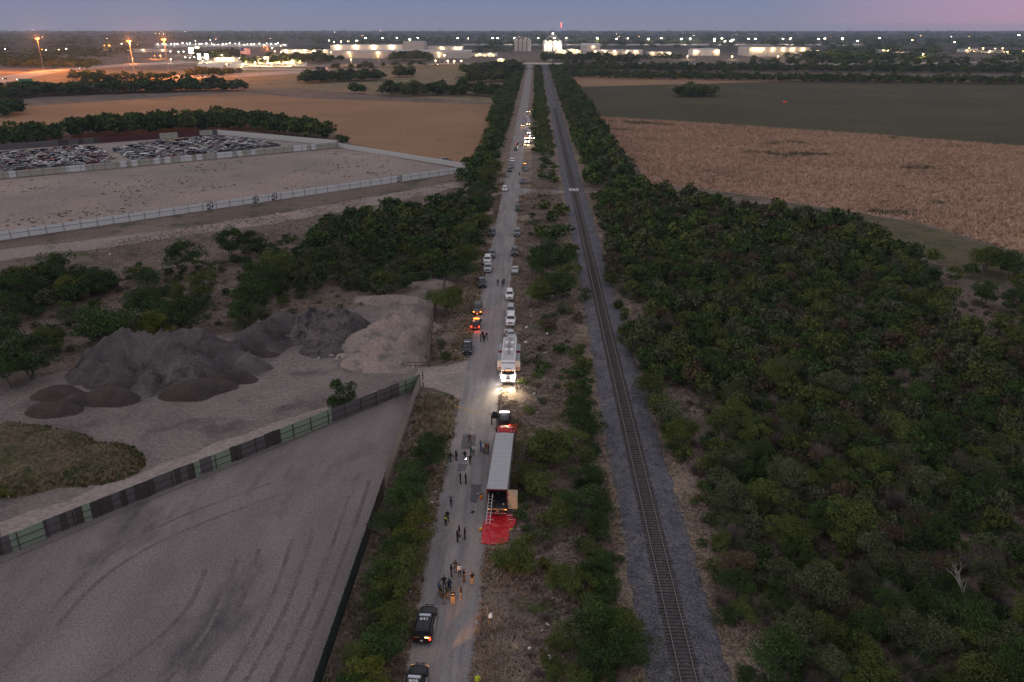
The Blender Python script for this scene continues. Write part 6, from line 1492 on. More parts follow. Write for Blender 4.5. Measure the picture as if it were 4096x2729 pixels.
# ================================================================== THE SCRAPYARD
def scrapyard():
    rg = random.Random(55); proto = []
    shapes = {'sedan': [(-2.3, .80, .85), (-1.6, .86, .95), (-1.1, .62, 1.40), (.2, .62, 1.43), (.95, .84, .92), (1.9, .84, .82), (2.3, .72, .6)], 'suv': [(-2.3, .85, 1.05), (-2.2, .72, 1.65), (-.6, .72, 1.75), (.3, .70, 1.68), (1.0, .88, 1.08), (2.1, .86, .98), (2.3, .78, .7)],
              'van': [(-2.5, .85, 1.1), (-2.4, .85, 2.0), (-.5, .85, 2.1), (1.0, .82, 2.0), (1.7, .86, 1.2), (2.3, .85, 1.0), (2.4, .78, .7)], 'pickup': [(-2.7, .9, 1.0), (-.9, .92, 1.0), (-.8, .72, 1.7), (.4, .72, 1.72), (1.1, .9, 1.08), (2.4, .88, 1.0), (2.6, .8, .7)]}
    for nm, st in shapes.items():
        m = MB(); m.loft([[(-.86, y, .3), (.86, y, .3), (.9, y, min(z * .7, .75)), (w, y, z - .05), (w * .7, y, z), (-w * .7, y, z), (-w, y, z - .05), (-.9, y, min(z * .7, .75))] for y, w, z in st])
        for i, (y, w, z) in enumerate(st):       # dark window openings
            if i and st[i - 1][2] > 1.3 and z > 1.3:
                for sx in (-1, 1): m.quad((sx * .92, st[i - 1][0] + .1, .95), (sx * .92, y - .1, .95), (sx * (w + .09), y - .1, z - .15), (sx * (w + .09), st[i - 1][0] + .1, z - .15), 1)
            if i and abs(st[i - 1][2] - z) > .4:
                y0, w0, z0 = st[i - 1]; m.quad((-w0 * .7, y0 + (.03 if z < z0 else -.03), z0 + .0), (w0 * .7, y0 + (.03 if z < z0 else -.03), z0 + .0), (w * .7, y + (.05 if z < z0 else -.05), z + .05), (-w * .7, y + (.05 if z < z0 else -.05), z + .05), 1)
        for y in (-1.4, 1.4):
            for sx in (-1, 1): m.box((sx * .82, y, .32), (.2, .6, .6), 2)
        proto.append((nm, m.mesh('wrecked_car')))
    cols = ['white', 'silver', 'silver', 'grey', 'grey', 'dark', 'dark', 'dark', 'black', 'maroon', 'maroon', 'maroon', 'blue', 'green', 'tan', 'white', 'black', 'grey']
    A = H([(-25, 402), (-25, 356), (180, 341), (232, 346), (262, 372)]); B = H([(262, 346), (350, 330), (500, 314), (560, 322), (650, 336), (560, 345), (430, 360), (305, 372)])
    d = Vector((-105 + 223, 425 - 328, 0)).normalized(); nrm = Vector((-d.y, d.x, 0)); org = Vector((-223, 328, 0)); n = 0
    pos = []
    for i in range(-6, 40):
        for j in range(0, 40):
            p = org + d * (i * 5.0 + rg.uniform(-.7, .7)) + nrm * (j * 2.75 + rg.uniform(-.3, .3))
            if inpoly(p.x, p.y, A) or inpoly(p.x, p.y, B): pos.append(p)
    for i in range(14, 26):
        p = org + d * (i * 6) + nrm * 2.5
        if i % 2: pos.append(p)
    print('wrecks', len(pos))
    rg.shuffle(pos); more = pos[310:]; pos = pos[:310]
    for p in pos:
        nm, me = proto[rg.choices((0, 1, 2, 3), (5, 4, 1, 3))[0]]; c = rg.choice(cols); q = pix((p.x, p.y, 1))
        if 1088 / 1.681 < q[0] < 1225 / 1.681 and rg.random() < .03: c = 'yellow'
        o = link('wrecked_car', me, [P_[c], GLASS, RUBBER], None, (p.x, p.y, .02), (rg.uniform(-.03, .03), rg.uniform(-.03, .03), math.atan2(d.y, d.x) - PI / 2 + rg.choice((0, 0, PI, PI, .5, -.4)) + rg.uniform(-.15, .15)), True)
        cw = {'dark': 'charcoal', 'blue': 'navy', 'green': 'dark green'}.get(c, c)
        tag(o, 'wrecked %s %s in the crowded scrapyard rows' % (cw, 'SUV' if nm == 'suv' else nm), 'car', 'wrecked cars in the scrapyard')
    if more:
        m = MB(); mats = [P_[c] for c in cols]
        for p in more:
            nm, me = proto[rg.choices((0, 1, 2, 3), (5, 4, 1, 3))[0]]; a = math.atan2(d.y, d.x) - PI / 2 + rg.choice((0, PI, .5, -.4)) + rg.uniform(-.15, .15); ci = rg.randrange(len(cols)); o0 = len(m.v)
            m.v += [(p.x + v.co.x * math.cos(a) - v.co.y * math.sin(a), p.y + v.co.x * math.sin(a) + v.co.y * math.cos(a), v.co.z + .02) for v in me.vertices]
            for q in me.polygons: m.f.append(tuple(i + o0 for i in q.vertices)); m.m.append(ci if q.material_index == 0 else len(cols) + q.material_index - 1)
        tag(m.build('more_wrecked_cars', mats + [GLASS, RUBBER]), 'further wrecked cars packed between the scrapyard rows', 'cars', kind='stuff')
scrapyard()
# ================================================================== FAR SCENERY
def r1(x, y): return (x / 1.681, y / 1.681)
def r2(x, y): return (1300 + x / 1.681, y / 1.681)
def r3(x, y): return (2696 + x / 1.681, y / 1.681)
# -- scattered far woodland towards the horizon, one mass
def far_woods():
    rg = np.random.default_rng(4); vs, fs, ms, off = [], [], [], 0
    lods = [p[2] for p in PROTO[0] + PROTO[3]]; n = 0
    while n < 4200:
        y = 1550 + 9000 * rg.random() ** 1.8; x = rg.uniform(-.66, .64) * y
        if -150 < x < 200 and y < 1900: continue
        q = pix((x, y, 0))
        if y < 2900 and (q[0] < 1900 or q[0] > 2000) and mn.noise((x * .004, y * .012, 3)) < .12: continue
        if mn.noise((x * .0016, y * .005, 9)) + rg.uniform(-.15, .15) < -.02: continue
        if any(inpoly(q[0], q[1], P) for P in ([(560, 250), (1260, 250), (1260, 170), (560, 170)], [(1300, 260), (1900, 260), (1900, 185), (1300, 185)], [(2050, 235), (3300, 235), (3300, 200), (2050, 200)])): continue
        lod = lods[rg.integers(len(lods))]; w = rg.uniform(8, 15) * (1 + y / 9000); hgt = rg.uniform(.45, .7) * w
        k = 40 if y > 3000 else 70; v = lod[2][:3 * k]; f = lod[3][:k]; a = rg.uniform(0, 6.28); c, s = math.cos(a), math.sin(a); vv = np.empty_like(v)
        vv[:, 0] = (v[:, 0] * c - v[:, 1] * s) * w * 1.3 + x; vv[:, 1] = (v[:, 0] * s + v[:, 1] * c) * w + y; vv[:, 2] = np.maximum(v[:, 2], 0) * hgt
        vs.append(vv); fs.append(f + off); off += len(v); ms.append(np.full(len(f), 1 if rg.random() < .7 else 0)); n += 1
    o = link('distant_woodland', np_mesh('distant_woodland', np.concatenate(vs), np.concatenate(fs), np.concatenate(ms)), LEAF)
    tag(o, 'dark distant woodland fading into haze below the horizon', 'woodland', kind='stuff')
far_woods()
# -- lamps
L_WHITE = glow('white_pole_lamp', (1, .84, .62), 60); L_WARM = glow('warm_pole_lamp', (1, .58, .24), 45); L_ORANGE = glow('sodium_lamp', (1, .22, .025), 9); L_REDL = glow('red_obstruction_lamp', (1, .03, .02), 60); L_GREEN = glow('green_lamp', (.1, 1, .45), 30)
POLE = plain('lamp_pole', (.22, .22, .22), .5, .5, grime=.1)
_HEAD = {}
def light_pole(xh, yh, yb, label, group, mat=None, power=0, col=(1, .85, .68), size=1.0, xb=None, arms=1, name='light_pole'):
    mat = mat or L_WHITE; b, h = height_at(xb if xb is not None else xh, yh, yb); h = max(h, 4.0)
    t = thing(name, label, 'lamp', (b.x, b.y, 0), 0, group); w = .12 + h * .004
    MB().tube([(0, 0, 0), (0, 0, h)], [w * 1.6, w], 6).build('pole', POLE, t)
    key = (size, arms)
    if key not in _HEAD:
        m = MB()
        if arms == 1: m.box((0, 0, 0), (size * 1.6, size * .8, size * .35), top=.8)
        else:
            for k in range(arms): m.box((math.cos(2 * PI * k / arms) * size * 1.3, math.sin(2 * PI * k / arms) * size * 1.3, 0), (size * .9, size * .9, size * .5), top=.7)
        _HEAD[key] = m.mesh('lamp_head')
    link('lamp_head', _HEAD[key], [mat], t, (0, -.3, h + size * .2), None, True)
    if power: lamp('POINT', 'lamp_light', t, (0, -1.5, h - size * .4 if arms != 6 else h + 2.5), power, col, .6)
    return t
for k, (h, b, w) in enumerate([((255, 262), (295, 478), 'in the bend of the highway'), ((870, 280), (908, 520), 'over the highway verge'), ((1112, 268), (1140, 520), 'by the highway ramp')]):
    hx, hy = r1(*h); bx, by = r1(*b)
    light_pole(hx, hy, by, 'tall high-mast lamp glowing sodium orange %s' % w, None, L_ORANGE, 1300000, (1, .27, .04), 1.5, bx, 6, 'high_mast_lamp')
rgf = random.Random(21)
for k in range(32):
    x = 1068 + k * 27 + rgf.uniform(-7, 7); y = 297 + rgf.uniform(-6, 5)
    light_pole(*r1(x, y), r1(0, 316)[1], 'white floodlight pole in the long row over the lorry park', 'floodlights over the lorry park', L_WHITE, 60000 if k % 4 == 0 else 0, size=1.6)
for x, y in [(823, 297), (880, 298), (928, 300), (1050, 228), (1076, 225), (1103, 230), (1250, 214), (1417, 270), (1318, 276), (510, 315), (450, 330), (400, 335), (316, 337), (40, 331), (228, 202), (418, 206), (1858, 300), (1890, 312), (1918, 302), (1835, 325), (2215, 274), (2248, 284), (2297, 278), (2340, 280)]:
    light_pole(*r1(x, y), r1(0, y + 30)[1], 'white street lamp on the far plain towards the town', 'white street lamps of the town', L_WHITE if rgf.random() < .8 else L_WARM, 0, size=1.5)
for x, y, yb in [(285, 333, 360), (740, 305, 330), (897, 395, 430), (1043, 378, 400), (1082, 372, 396), (705, 306, 330)]:
    light_pole(*r1(x, y), r1(0, yb)[1], 'low orange street lamp beside the highway ramps', 'orange lamps by the ramps', L_ORANGE, 60000, (1, .30, .06), 1.2)
for x, y in [(1790, 310), (1775, 318), (1800, 325)]:
    light_pole(*r1(x, y), r1(0, 340)[1], 'orange red floodlight among trees beyond the forecourt', 'orange red floodlights', L_ORANGE, 60000, (1, .25, .05), 1.8)
for k in range(26):
    x = rgf.uniform(1350, 2050); y = rgf.uniform(392, 450)
    light_pole(*r1(x, y - 16), r1(0, y + 6)[1], 'yellowish lamp pole standing on the bright forecourt', 'lamp poles on the forecourt', L_WARM if k % 3 else L_WHITE, 55000 if k % 2 == 0 else 0, (1, .68, .26), .8)
for x, y in [(1150, 348), (1205, 348), (1240, 348), (1153, 400), (1250, 388), (1280, 388), (1310, 385), (1358, 372), (1397, 372), (1495, 372)]:
    light_pole(*r1(x, y), r1(0, y + 28)[1], 'warm white lamp pole along the road to the forecourt', 'lamp poles on the forecourt road', L_WHITE, 14000 if x % 2 else 0, (1, .8, .55), 1.1)
for x in range(1850, 2230, 42):
    light_pole(*r1(x, 345 + rgf.uniform(-4, 8)), r1(0, 368)[1], 'warm lamp beside the yellow lit sheds', 'warm lamps by the lit sheds', L_WARM, 20000, (1, .72, .35), 1.2)
for x, y in [(110, 282), (160, 278), (215, 275), (275, 258), (388, 258), (487, 255), (570, 266), (625, 255), (892, 258), (962, 260), (1127, 258), (1160, 258), (1272, 257), (1430, 258), (1540, 258), (1620, 257), (1827, 258), (1957, 262), (2033, 260), (2172, 262), (2258, 260)]:
    light_pole(*r2(x, y), r2(0, 300)[1], 'tall floodlight mast in the far rail yard row', 'rail yard floodlight masts', L_WHITE, 120000 if x % 3 == 0 else 0, size=1.9, arms=3)
for x, y in [(45, 262), (105, 260), (268, 262), (268, 278), (318, 260), (340, 278), (378, 280), (390, 270), (497, 262), (542, 262), (728, 262), (780, 260), (967, 262), (1008, 260), (1128, 260), (1375, 258), (1230, 276), (1597, 272), (1880, 285), (2305, 238)]:
    light_pole(*r3(x, y), r3(0, 300)[1], 'tall floodlight mast at the far end of the rail yard', 'rail yard floodlight masts, far end', L_WHITE if x != 1597 else L_WARM, 120000 if x % 3 == 0 else 0, size=1.9, arms=3)
for x, y, yb, m in [(175, 375, 440, 0), (360, 378, 446, 0), (177, 402, 436, 1), (770, 378, 432, 1), (825, 410, 434, 1), (870, 412, 434, 1), (918, 410, 434, 1), (745, 408, 434, 1), (805, 372, 428, 1)]:
    light_pole(*r2(x, y), r2(0, yb)[1], ('orange' if m == 0 else 'white') + ' car park lamp in front of the long warehouse', 'car park lamps by the long warehouse, ' + ('orange' if m == 0 else 'white'), L_ORANGE if m == 0 else L_WARM, 22000, (1, .35, .08) if m == 0 else (1, .78, .45), 1.1)
for x, y, yb in [(918, 340, 375), (962, 343, 375), (1665, 365, 420), (1275, 385, 408), (1008, 378, 402), (390, 380, 402), (697, 380, 402), (90, 380, 402), (1980, 325, 350), (2075, 325, 350), (2155, 327, 350), (2205, 327, 350), (2240, 352, 362), (2340, 345, 372)]:
    light_pole(*r3(x, y), r3(0, yb)[1], 'warm lamp pole between the sheds beyond the green field', 'warm lamps beyond the green field', L_WARM, 24000, (1, .72, .36), 1.3 if x not in (918, 962) else 2.2)
# sparse house lights out to the horizon
for k in range(85):
    x = rgf.uniform(30, 4060); y = 128 + 32 * rgf.random() ** 1.4
    light_pole(x, y - 3, y, 'tiny house light scattered on the dark plain below the horizon', 'tiny house lights on the plain', rgf.choice([L_WHITE, L_WARM, L_WARM, L_ORANGE]), 0, size=1.5 + 1.2 * (160 - y) / 32)
# radio mast with red lamps
t = thing('radio_mast', 'thin radio mast with two red lamps on the horizon', 'radio mast', (G(1300 + 1587 / 1.681, 150).x, G(1300 + 1587 / 1.681, 150).y, 0))
MB().tube([(0, 0, 0), (0, 0, 80)], [1.0, .5], 5).build('mast', POLE, t)
for z in (80, 64): MB().sph((0, 0, z), 2.2, 6, 4).build('red_lamp', L_REDL, t)
# -- buildings
W_ = {'cream': plain('cream_wall', (.42, .40, .37), .8, grime=.12, gscale=.05), 'white': plain('white_wall', (.62, .60, .57), .8, grime=.1, gscale=.05), 'grey': plain('grey_wall', (.30, .30, .31), .8, grime=.12, gscale=.05), 'roof': plain('pale_roof', (.40, .40, .41), .8, grime=.15, gscale=.05), 'dkroof': plain('dark_roof', (.16, .16, .17), .8, grime=.15, gscale=.05)}
L_WALL = glow('wall_lamp', (1, .68, .34), 30); LITWIN = glow('lit_window', (1, .72, .34), 2)
def shed(name, label, x0, x1, yb, h, depth, wall='cream', roof='roof', lamps=(), lp=9000, doors=3, gable=0.0, lit=False, lcol=(1, .68, .36)):
    """x0, x1: pixel columns of the near foot, yb its pixel row; h and depth in metres; lamps: fractions along the front"""
    a, b = G(x0, yb), G(x1, yb); w = (b - a).length; rz = math.atan2(b.y - a.y, b.x - a.x)
    t = thing(name, label, 'building', ((a.x + b.x) / 2, (a.y + b.y) / 2, 0), rz)
    MB().box((0, depth / 2, h / 2), (w, depth, h)).build('wall', W_[wall], t)
    m = MB()
    if gable: m.add([(-w / 2 - .5, -.5, h), (w / 2 + .5, -.5, h), (w / 2 + .5, depth + .5, h), (-w / 2 - .5, depth + .5, h), (-w / 2 - .5, depth / 2, h + gable), (w / 2 + .5, depth / 2, h + gable)], [(0, 1, 5, 4), (2, 3, 4, 5), (0, 4, 3), (1, 2, 5), (0, 3, 2, 1)])
    else: m.box((0, depth / 2, h + .25), (w + 1, depth + 1, .5))
    rf = m.build('roof', W_[roof], t)
    if not gable:
        for k in range(int(w / 28)): MB().box((-w / 2 + 14 + k * 28, depth * .4, h + .9), (4, 3, 1.0)).build('roof_vent', W_['grey'], rf)
    for k in range(doors): MB().box((-w / 2 + w * (k + .5) / doors, -.06, 2.2), (4.5, .1, 4.4)).build('loading_door', LITWIN if lit else W_['grey'], t)
    for f in lamps:
        x = -w / 2 + w * f; MB().box((x, -.5, h * .82), (1.6, .9, .7)).build('wall_lamp', L_WALL, t)
        lamp('POINT', 'lamp_light', t, (x, -3.5, h * .80), lp * .28, lcol, .5)
    return t
x = lambda v: 1300 + v / 1.681
y3 = lambda v: 2696 + v / 1.681
shed('warehouse', 'very long low warehouse with pale walls and many roof vents', x(45), x(970), 393 / 1.681, 13, 120, 'cream', 'roof', (.13, .34, .78), 14000, 9)
shed('warehouse', 'long white-fronted warehouse with a brightly lit front behind the low one', x(38), x(525), 352 / 1.681, 17, 90, 'white', 'roof', (.1, .35, .6, .85), 60000, 6)
shed('warehouse', 'tall pale square block at the end of the lit warehouse', x(528), x(664), 352 / 1.681, 25, 80, 'cream', 'roof', (), 0, 2)
shed('warehouse', 'cream warehouse wing with wall lamps beside the tall square block', x(690), x(922), 356 / 1.681, 14, 80, 'cream', 'roof', (.42, .82, .97), 30000, 4)
shed('depot', 'low lit depot roof next to the overpass slip road', x(990), x(1160), 380 / 1.681, 6, 30, 'white', 'roof', (.3, .7), 12000, 3, lit=True)
shed('roadside_shop', 'small roadside shop with lit windows before the silos', x(1158), x(1210), 415 / 1.681, 5, 14, 'white', 'dkroof', (.5,), 9000, 2, lit=True)
shed('barn', 'pale gabled barn beside the grain plant', x(1728), x(1850), 342 / 1.681, 13, 50, 'cream', 'roof', (.6,), 16000, 2, 6)
shed('warehouse', 'long grey warehouse with a row of wall lamps below the gabled barn', x(1745), x(1975), 378 / 1.681, 12, 60, 'grey', 'roof', (.3, .6, .88), 26000, 4)
shed('warehouse', 'second long grey warehouse continuing the row of wall lamps', x(1985), x(2135), 378 / 1.681, 12, 60, 'grey', 'roof', (.28, .7), 26000, 3)
shed('office_block', 'low flat office block with a warm lit front beyond the warehouses', x(2170), x(2330), 378 / 1.681, 8, 40, 'cream', 'roof', (.2, .6, .9), 15000, 3)
shed('shed', 'pale lit shed with gable roof near the wide warehouse', y3(125), y3(305), 375 / 1.681, 12, 50, 'white', 'roof', (.1, .9), 30000, 2, 3)
shed('warehouse', 'wide pale warehouse with four wall lamps beyond the railway trees', y3(500), y3(910), 380 / 1.681, 18, 90, 'cream', 'roof', (.06, .14, .22, .39, .56, .71, .88), 24000, 5)
shed('shed', 'low shed under a cluster of blazing lamps in the far green field', y3(1390), y3(1585), 354 / 1.681, 6, 30, 'cream', 'roof', (.08, .25, .40, .7), 26000, 3)
shed('shed', 'low lit compound of white sheds far across the green field', y3(1955), y3(2070), 355 / 1.681, 7, 40, 'white', 'roof', (.1, .5, .9), 20000, 2, 2)
shed('shed', 'second low shed of the lit compound across the green field', y3(2090), y3(2250), 357 / 1.681, 5, 30, 'white', 'roof', (.2, .8), 12000, 2)
shed('service_station', 'service station shop with a glaring white front on the forecourt', 1735 / 1.681, 1797 / 1.681, 428 / 1.681, 11, 24, 'white', 'roof', (.2, .8), 30000, 1, lit=True)
shed('service_station', 'long low service station building with lit canopy on the forecourt', 1810 / 1.681, 2040 / 1.681, 424 / 1.681, 7, 30, 'cream', 'dkroof', (.1, .4, .7, .95), 14000, 5, lit=True)
shed('truck_stop', 'low truck stop building with a lit sign beside the forecourt road', 1440 / 1.681, 1580 / 1.681, 412 / 1.681, 6, 24, 'white', 'dkroof', (.2, .5, .8), 14000, 4, lit=True)
shed('shed', 'yellow lit shed row right of the lorry park', 1890 / 1.681, 2210 / 1.681, 360 / 1.681, 8, 40, 'white', 'roof', (.1, .3, .5, .7, .9), 30000, 6, lit=True)
shed('shed', 'white lit shed beyond the highway trees', 585 / 1.681, 645 / 1.681, 348 / 1.681, 7, 30, 'white', 'roof', (.2, .5, .8), 16000, 2, lit=True)
shed('shed', 'long pale shed behind the highway lamps', 800 / 1.681, 1130 / 1.681, 352 / 1.681, 7, 30, 'cream', 'roof', (.2, .5, .9), 12000, 5)
# grain plant: four silos and a lit head house
t = thing('grain_silos', 'cluster of four tall pale grain silos', 'silos', (G(x(1330), 345 / 1.681).x, G(x(1330), 345 / 1.681).y, 0))
for k, dx in enumerate((-16.5, -5.5, 5.5, 16.5)):
    s = MB().tube([(dx, 0, 0), (dx, 0, 27), (dx, 0, 31), (dx, 0, 32)], [5.4, 5.4, 1.5, .5], 18); s.build('silo', W_['cream'], t)
MB().box((-16, 7, 17), (8, 6, 34)).build('lift_tower', W_['grey'], t); MB().box((0, 2, 33.5), (34, 2.5, 2.5)).build('conveyor_bridge', W_['grey'], t)
t = thing('grain_plant', 'white grain plant with a triangular headgear and blazing floodlights', 'plant', (G(x(1530), 345 / 1.681).x, G(x(1530), 345 / 1.681).y, 0))
MB().box((0, 8, 12), (50, 16, 24)).build('wall', W_['white'], t)
for dx in (-20, -7, 7, 20): MB().tube([(dx, -2, 0), (dx, -2, 25), (dx, -2, 28)], [6, 6, 1], 16).build('silo', W_['white'], t)
hg = MB()
for a, b in (((-20, 0, 27), (0, 0, 44)), ((20, 0, 27), (0, 0, 44)), ((0, 0, 24), (0, 0, 44)), ((-10, 0, 35), (10, 0, 35))): hg.tube([a, b], .9, 6)
hg.build('headgear', POLE, t)
for (lx, lz, pw) in ((-14, 12, 16000), (8, 18, 16000), (20, 10, 14000), (0, 44, 30000)):
    MB().sph((lx, -10, lz), 1.4, 6, 4).build('floodlight', L_WHITE, t); lamp('POINT', 'lamp_light', t, (lx, -13, lz), pw, (1, .86, .66), .6)
for k, (dx, h) in enumerate([(45, 9), (62, 7), (80, 10), (98, 8)]):
    q = G(x(1575 + k * 40), 362 / 1.681); tt = thing('plant_shed', ['low plant shed next to the grain plant', 'plant shed with a yellow lamp', 'taller plant shed in the lit row', 'last plant shed before the gabled barn'][k], 'building', (q.x, q.y, 0)); MB().box((0, 8, h / 2), (20, 16, h)).build('wall', W_['cream'], tt); MB().box((0, 8, h + .2), (21, 17, .4)).build('roof', W_['roof'], tt)
    MB().sph((0, -2, h * .9), 1.2, 6, 4).build('floodlight', L_WALL, tt); lamp('POINT', 'lamp_light', tt, (0, -5, h * .9), 9000, (1, .74, .42), .5)
# overpass carrying the highway over road and railway, with its embankments
t = thing('overpass', 'concrete highway bridge crossing over the road and the railway', 'bridge', (0, 1300, 0))
MB().box((0, 0, 6.6), (100, 22, 1.0)).build('deck', M['concrete'], t)
for sy in (-1, 1): MB().box((0, sy * 10.9, 7.5), (100, .35, .9)).build('parapet', W_['white'], t)
for px_ in (-38, -20, -1, 24, 42):
    for sy in (-7, 0, 7): MB().tube([(px_, sy, 0), (px_, sy, 6.1)], .6, 10).build('pier', M['concrete'], t)
em = MB()
for s in (-1, 1):
    xs = [50, 120, 200, 300, 420, 560]; hs = [7.05, 6.4, 5.2, 3.4, 1.5, .1]
    em.loft([[(s * X, 1300 - 11 - h * 2.2, -.05), (s * X, 1289, h), (s * X, 1311, h), (s * X, 1311 + h * 2.2, -.05)] for X, h in zip(xs, hs)], 0)
structure(em.build('embankment', M['paleglade']))
rd = MB()
for s in (-1, 1):
    xs = [50, 120, 200, 300, 420, 560]; hs = [7.05, 6.4, 5.2, 3.4, 1.5, .1]
    for i in range(5): rd.quad((s * xs[i], 1290, hs[i] + .06), (s * xs[i + 1], 1290, hs[i + 1] + .06), (s * xs[i + 1], 1310, hs[i + 1] + .06), (s * xs[i], 1310, hs[i] + .06))
rd.quad((-50, 1290, 7.12), (50, 1290, 7.12), (50, 1310, 7.12), (-50, 1310, 7.12)); structure(rd.build('highway_deck', M['highway']))
for (lx, h) in ((-4, 12), (-150, 12), (-80, 12), (90, 12)):
    tt = thing('light_pole', 'slim lamp pole on the overpass shoulder', 'lamp', (lx, 1311.5 if abs(lx) < 50 else 1316, 6 if abs(lx) < 50 else 3), 0, 'lamp poles on the overpass'); MB().tube([(0, 0, 0), (0, 0, h)], [.2, .12], 6).build('pole', POLE, tt); MB().box((0, -.8, h), (.8, 1.6, .2)).build('lamp_head', POLE, tt)
# flag, signs
b, h = height_at(1625 / 1.681, 318 / 1.681, 418 / 1.681); t = thing('flagpole', 'tall flagpole flying a large striped flag above the forecourt', 'flagpole', (b.x, b.y, 0))
MB().tube([(0, 0, 0), (0, 0, h)], [.35, .18], 8).build('pole', W_['white'], t)
fl = [(k * 2.2, math.sin(k * .9) * .7) for k in range(9)]; FW, FR, FB = plain('flag_white', (.7, .7, .7), .8, grime=0), plain('flag_red', (.45, .02, .03), .8, grime=0), plain('flag_blue', (.02, .03, .16), .8, grime=0)
flag = MB(); st = 11.0 / 13
for j in range(13):
    for k in range(8):
        z1 = h - .3 - j * st - k * .25; canton = j < 7 and k < 3
        flag.quad((fl[k][0] + .3, fl[k][1], z1 - st), (fl[k + 1][0] + .3, fl[k + 1][1], z1 - st - .25), (fl[k + 1][0] + .3, fl[k + 1][1], z1 - .25), (fl[k][0] + .3, fl[k][1], z1), 2 if canton else j % 2 * -1 + 1)
flag.build('flag', [FW, FR, FB], t)
def sign(x, yh, yb, w, h, face, label, power=0, col=(1, .9, .7), name='pylon_sign'):
    b, hh = height_at(x, yh, yb); t = thing(name, label, 'sign', (b.x, b.y, 0))
    MB().tube([(0, 0, 0), (0, 0, hh)], [.5, .4], 8).build('post', POLE, t); MB().box((0, 0, hh - h / 2), (w, .8, h)).build('sign_panel', face, t)
    if power: lamp('POINT', 'lamp_light', t, (0, -6, hh - h / 2), power, col, .5)
SG = glow('lit_sign_white', (1, .95, .85), 3); SY = glow('lit_sign_yellow', (1, .75, .2), 8); SO = glow('lit_sign_warm', (1, .6, .25), 10)
sign(*r1(1290, 322), r1(0, 372)[1], 12, 12, SG, 'tall white lit pylon sign by the forecourt road', 40000); sign(*r1(1455, 348), r1(0, 392)[1], 15, 7, SY, 'wide lit yellow pylon sign behind the forecourt', 20000, (1, .8, .3)); sign(*r1(1345, 360), r1(0, 425)[1], 6, 10, SG, 'narrow white lit pylon sign at the forecourt entrance', 9000); sign(*r1(1393, 362), r1(0, 420)[1], 7, 9, SG, 'square white lit pylon sign on the forecourt', 9000); sign(*r1(1328, 315), r1(0, 345)[1], 10, 4, SO, 'small lit orange sign near the tall pylon', 9000); sign(*r1(1570, 360), r1(0, 380)[1], 10, 4, SO, 'low warm lit sign above the forecourt trees', 6000)
sign(*r1(180, 530), r1(0, 575)[1], 16, 5, plain('green_road_sign', (.02, .16, .09), .5, grime=.1), 'green highway direction sign beside the carriageway', 0, name='highway_sign')
# traffic on the highway
def far_car(px, py, label, kind='suv', colour='silver', rz=PI / 2, z=0.0, head=E_WHITE, tail=E_RED):
    p = G(px, py, z); t = car('highway_car', kind, colour, label, (p.x, p.y), rz, head=head, tail=tail, detail=False); t.location.z = z + .1
    return t
HW = [(130, 540, 'car with white headlamps next to the green highway sign', 'tahoe', 'white', PI - .5), (35, 535, 'car with orange lamps on the near carriageway', 'suv', 'dark', PI - .6), (118, 568, 'car on the slip road below the highway sign', 'sedan', 'silver', -.6), (548, 463, 'white van with lit lamps in mid highway', 'tahoe', 'white', PI - .9), (825, 456, 'red lamped car at the highway bend', 'sedan', 'maroon', -.8), (1195, 410, 'red car leaving the highway bend', 'sedan', 'red', -.9), (1418, 468, 'red lamped car on the frontage road', 'sedan', 'dark', -1.3), (1365, 518, 'small car with red lamps on the frontage road below the trees', 'sedan', 'grey', -1.4), (1225, 527, 'green car beside the copse on the frontage road', 'sedan', 'green', -1.4), (2040, 480, 'car with red lamps before the lorry on the highway', 'sedan', 'dark', -1.4)]
for X, Y, lb, kd, cl, rz in HW: far_car(*r1(X, Y), lb, kd, cl, rz)
for k, (X, Y, z, lb, cl) in enumerate([(140, 462, 0, 'silver car on the highway before the warehouse', 'silver'), (250, 460, 0, 'dark car with orange lamps before the warehouse', 'dark'), (540, 449, 2.5, 'car climbing the overpass ramp', 'grey'), (745, 440, 5, 'red car high on the overpass ramp', 'red'), (1115, 426, 6.5, 'red lamped car nearing the overpass', 'dark'), (1510, 413, 7.1, 'white lamped car on the overpass', 'white'), (1560, 415, 7.1, 'red lamped car on the overpass', 'maroon')]): far_car(*r2(X, Y), lb, 'suv', cl, PI / 2 * (-1 if k % 2 else 1), z)
far_car(*r3(2190, 412), 'car with amber lamps on the right hand highway', 'tahoe', 'tan', PI / 2, 0, E_AMBER, E_AMBER)
p = G(*r1(2155, 470)); t = thing('articulated_lorry', 'articulated lorry with a blue trailer on the highway', 'lorry', (p.x, p.y, .1), .05)
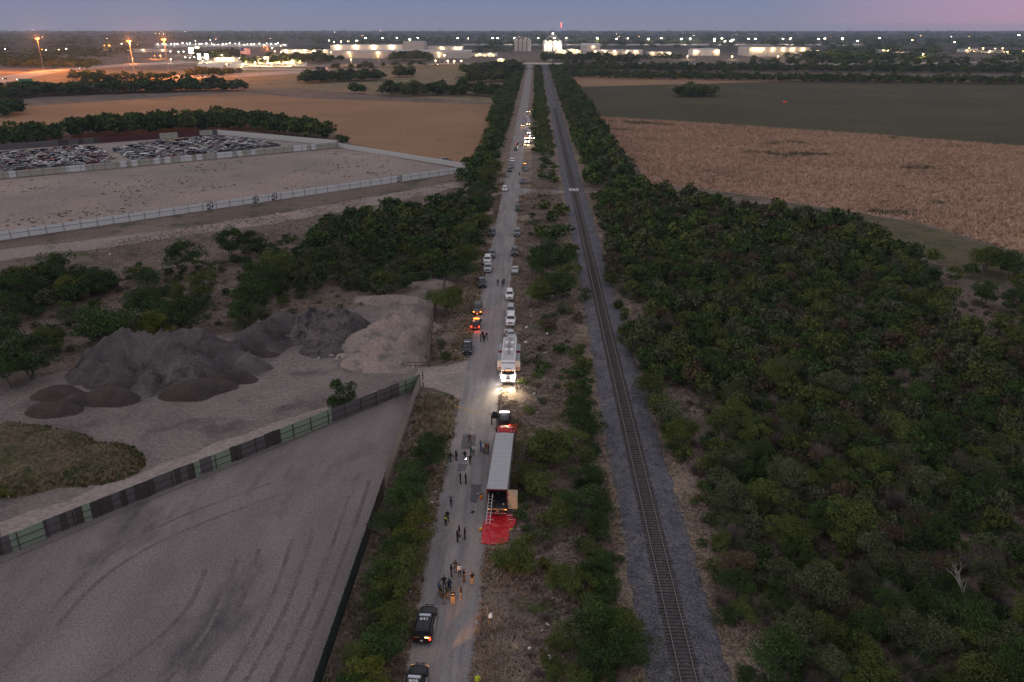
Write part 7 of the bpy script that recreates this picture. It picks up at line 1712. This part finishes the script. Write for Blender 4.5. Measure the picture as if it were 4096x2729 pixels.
MB().box((0, 0, 2.7), (15, 2.6, 2.8)).build('trailer', P_['blue'], t); MB().box((9.5, 0, 1.9), (3.2, 2.5, 2.9), top=.9).build('cab', P_['white'], t)
for X in (-6, -4.6, 6.5, 10): MB().tube([(X, -1.25, .5), (X, 1.25, .5)], .5, 10).build('wheel', RUBBER, t)
p = G(3130, 411); t = car('farm_utility', 'pickup', 'dark', 'lone dark pickup showing red lamps out in the green field', (p.x, p.y), .4, tail=E_RED, detail=False)
lamp('POINT', 'lamp_light', t, (0, -3.6, 1), 120, (1, .08, .03), .2)
# parked cars on the forecourt
for k in range(24):
    X = rgf.uniform(1360, 2040); Y = rgf.uniform(420, 458); p = G(*r1(X, Y)); c = rgf.choice(['white', 'silver', 'grey', 'dark', 'red', 'blue'])
    o = link('parked_car', bpy.data.objects['wrecked_car'].data, [P_[c], GLASS, RUBBER], None, (p.x, p.y, .06), (0, 0, rgf.choice((0, PI / 2)) + rgf.uniform(-.1, .1)), True); tag(o, '%s car parked on the bright forecourt' % {'dark': 'charcoal', 'blue': 'navy'}.get(c, c), 'car', 'cars parked on the forecourt, ' + c)
# utility poles along the highway verge
for X in (420, 490, 575, 655, 1210, 1300, 1385, 1455): pass
PW = plain('utility_pole_wood', (.07, .06, .055), .9, grime=.2)
for k, (X, Y) in enumerate([r1(712, 435), r1(757, 430), r1(870, 430), r1(1240, 425), r1(1510, 505), r1(1750, 495), r2(90, 455), r2(365, 450), r2(490, 428), r2(865, 440), r2(990, 432), r2(1115, 420), r2(1215, 418), r2(1393, 418), r2(1625, 418), r2(1860, 420), r3(150, 420), r3(275, 415), r3(450, 415), r3(780, 412), r3(905, 412), r3(1330, 410), r3(1460, 410), r3(1600, 412), r3(1800, 420), r3(2040, 415)]):
    p = G(X, Y); t = thing('utility_pole', 'thin dark utility pole along the far highway verge', 'utility pole', (p.x, p.y, 0), 0, 'utility poles along the highway'); MB().tube([(0, 0, 0), (0, 0, 14)], [.25, .15], 6).build('pole', PW, t); MB().box((0, 0, 12.8), (2.6, .15, .2)).build('cross_arm', PW, t)
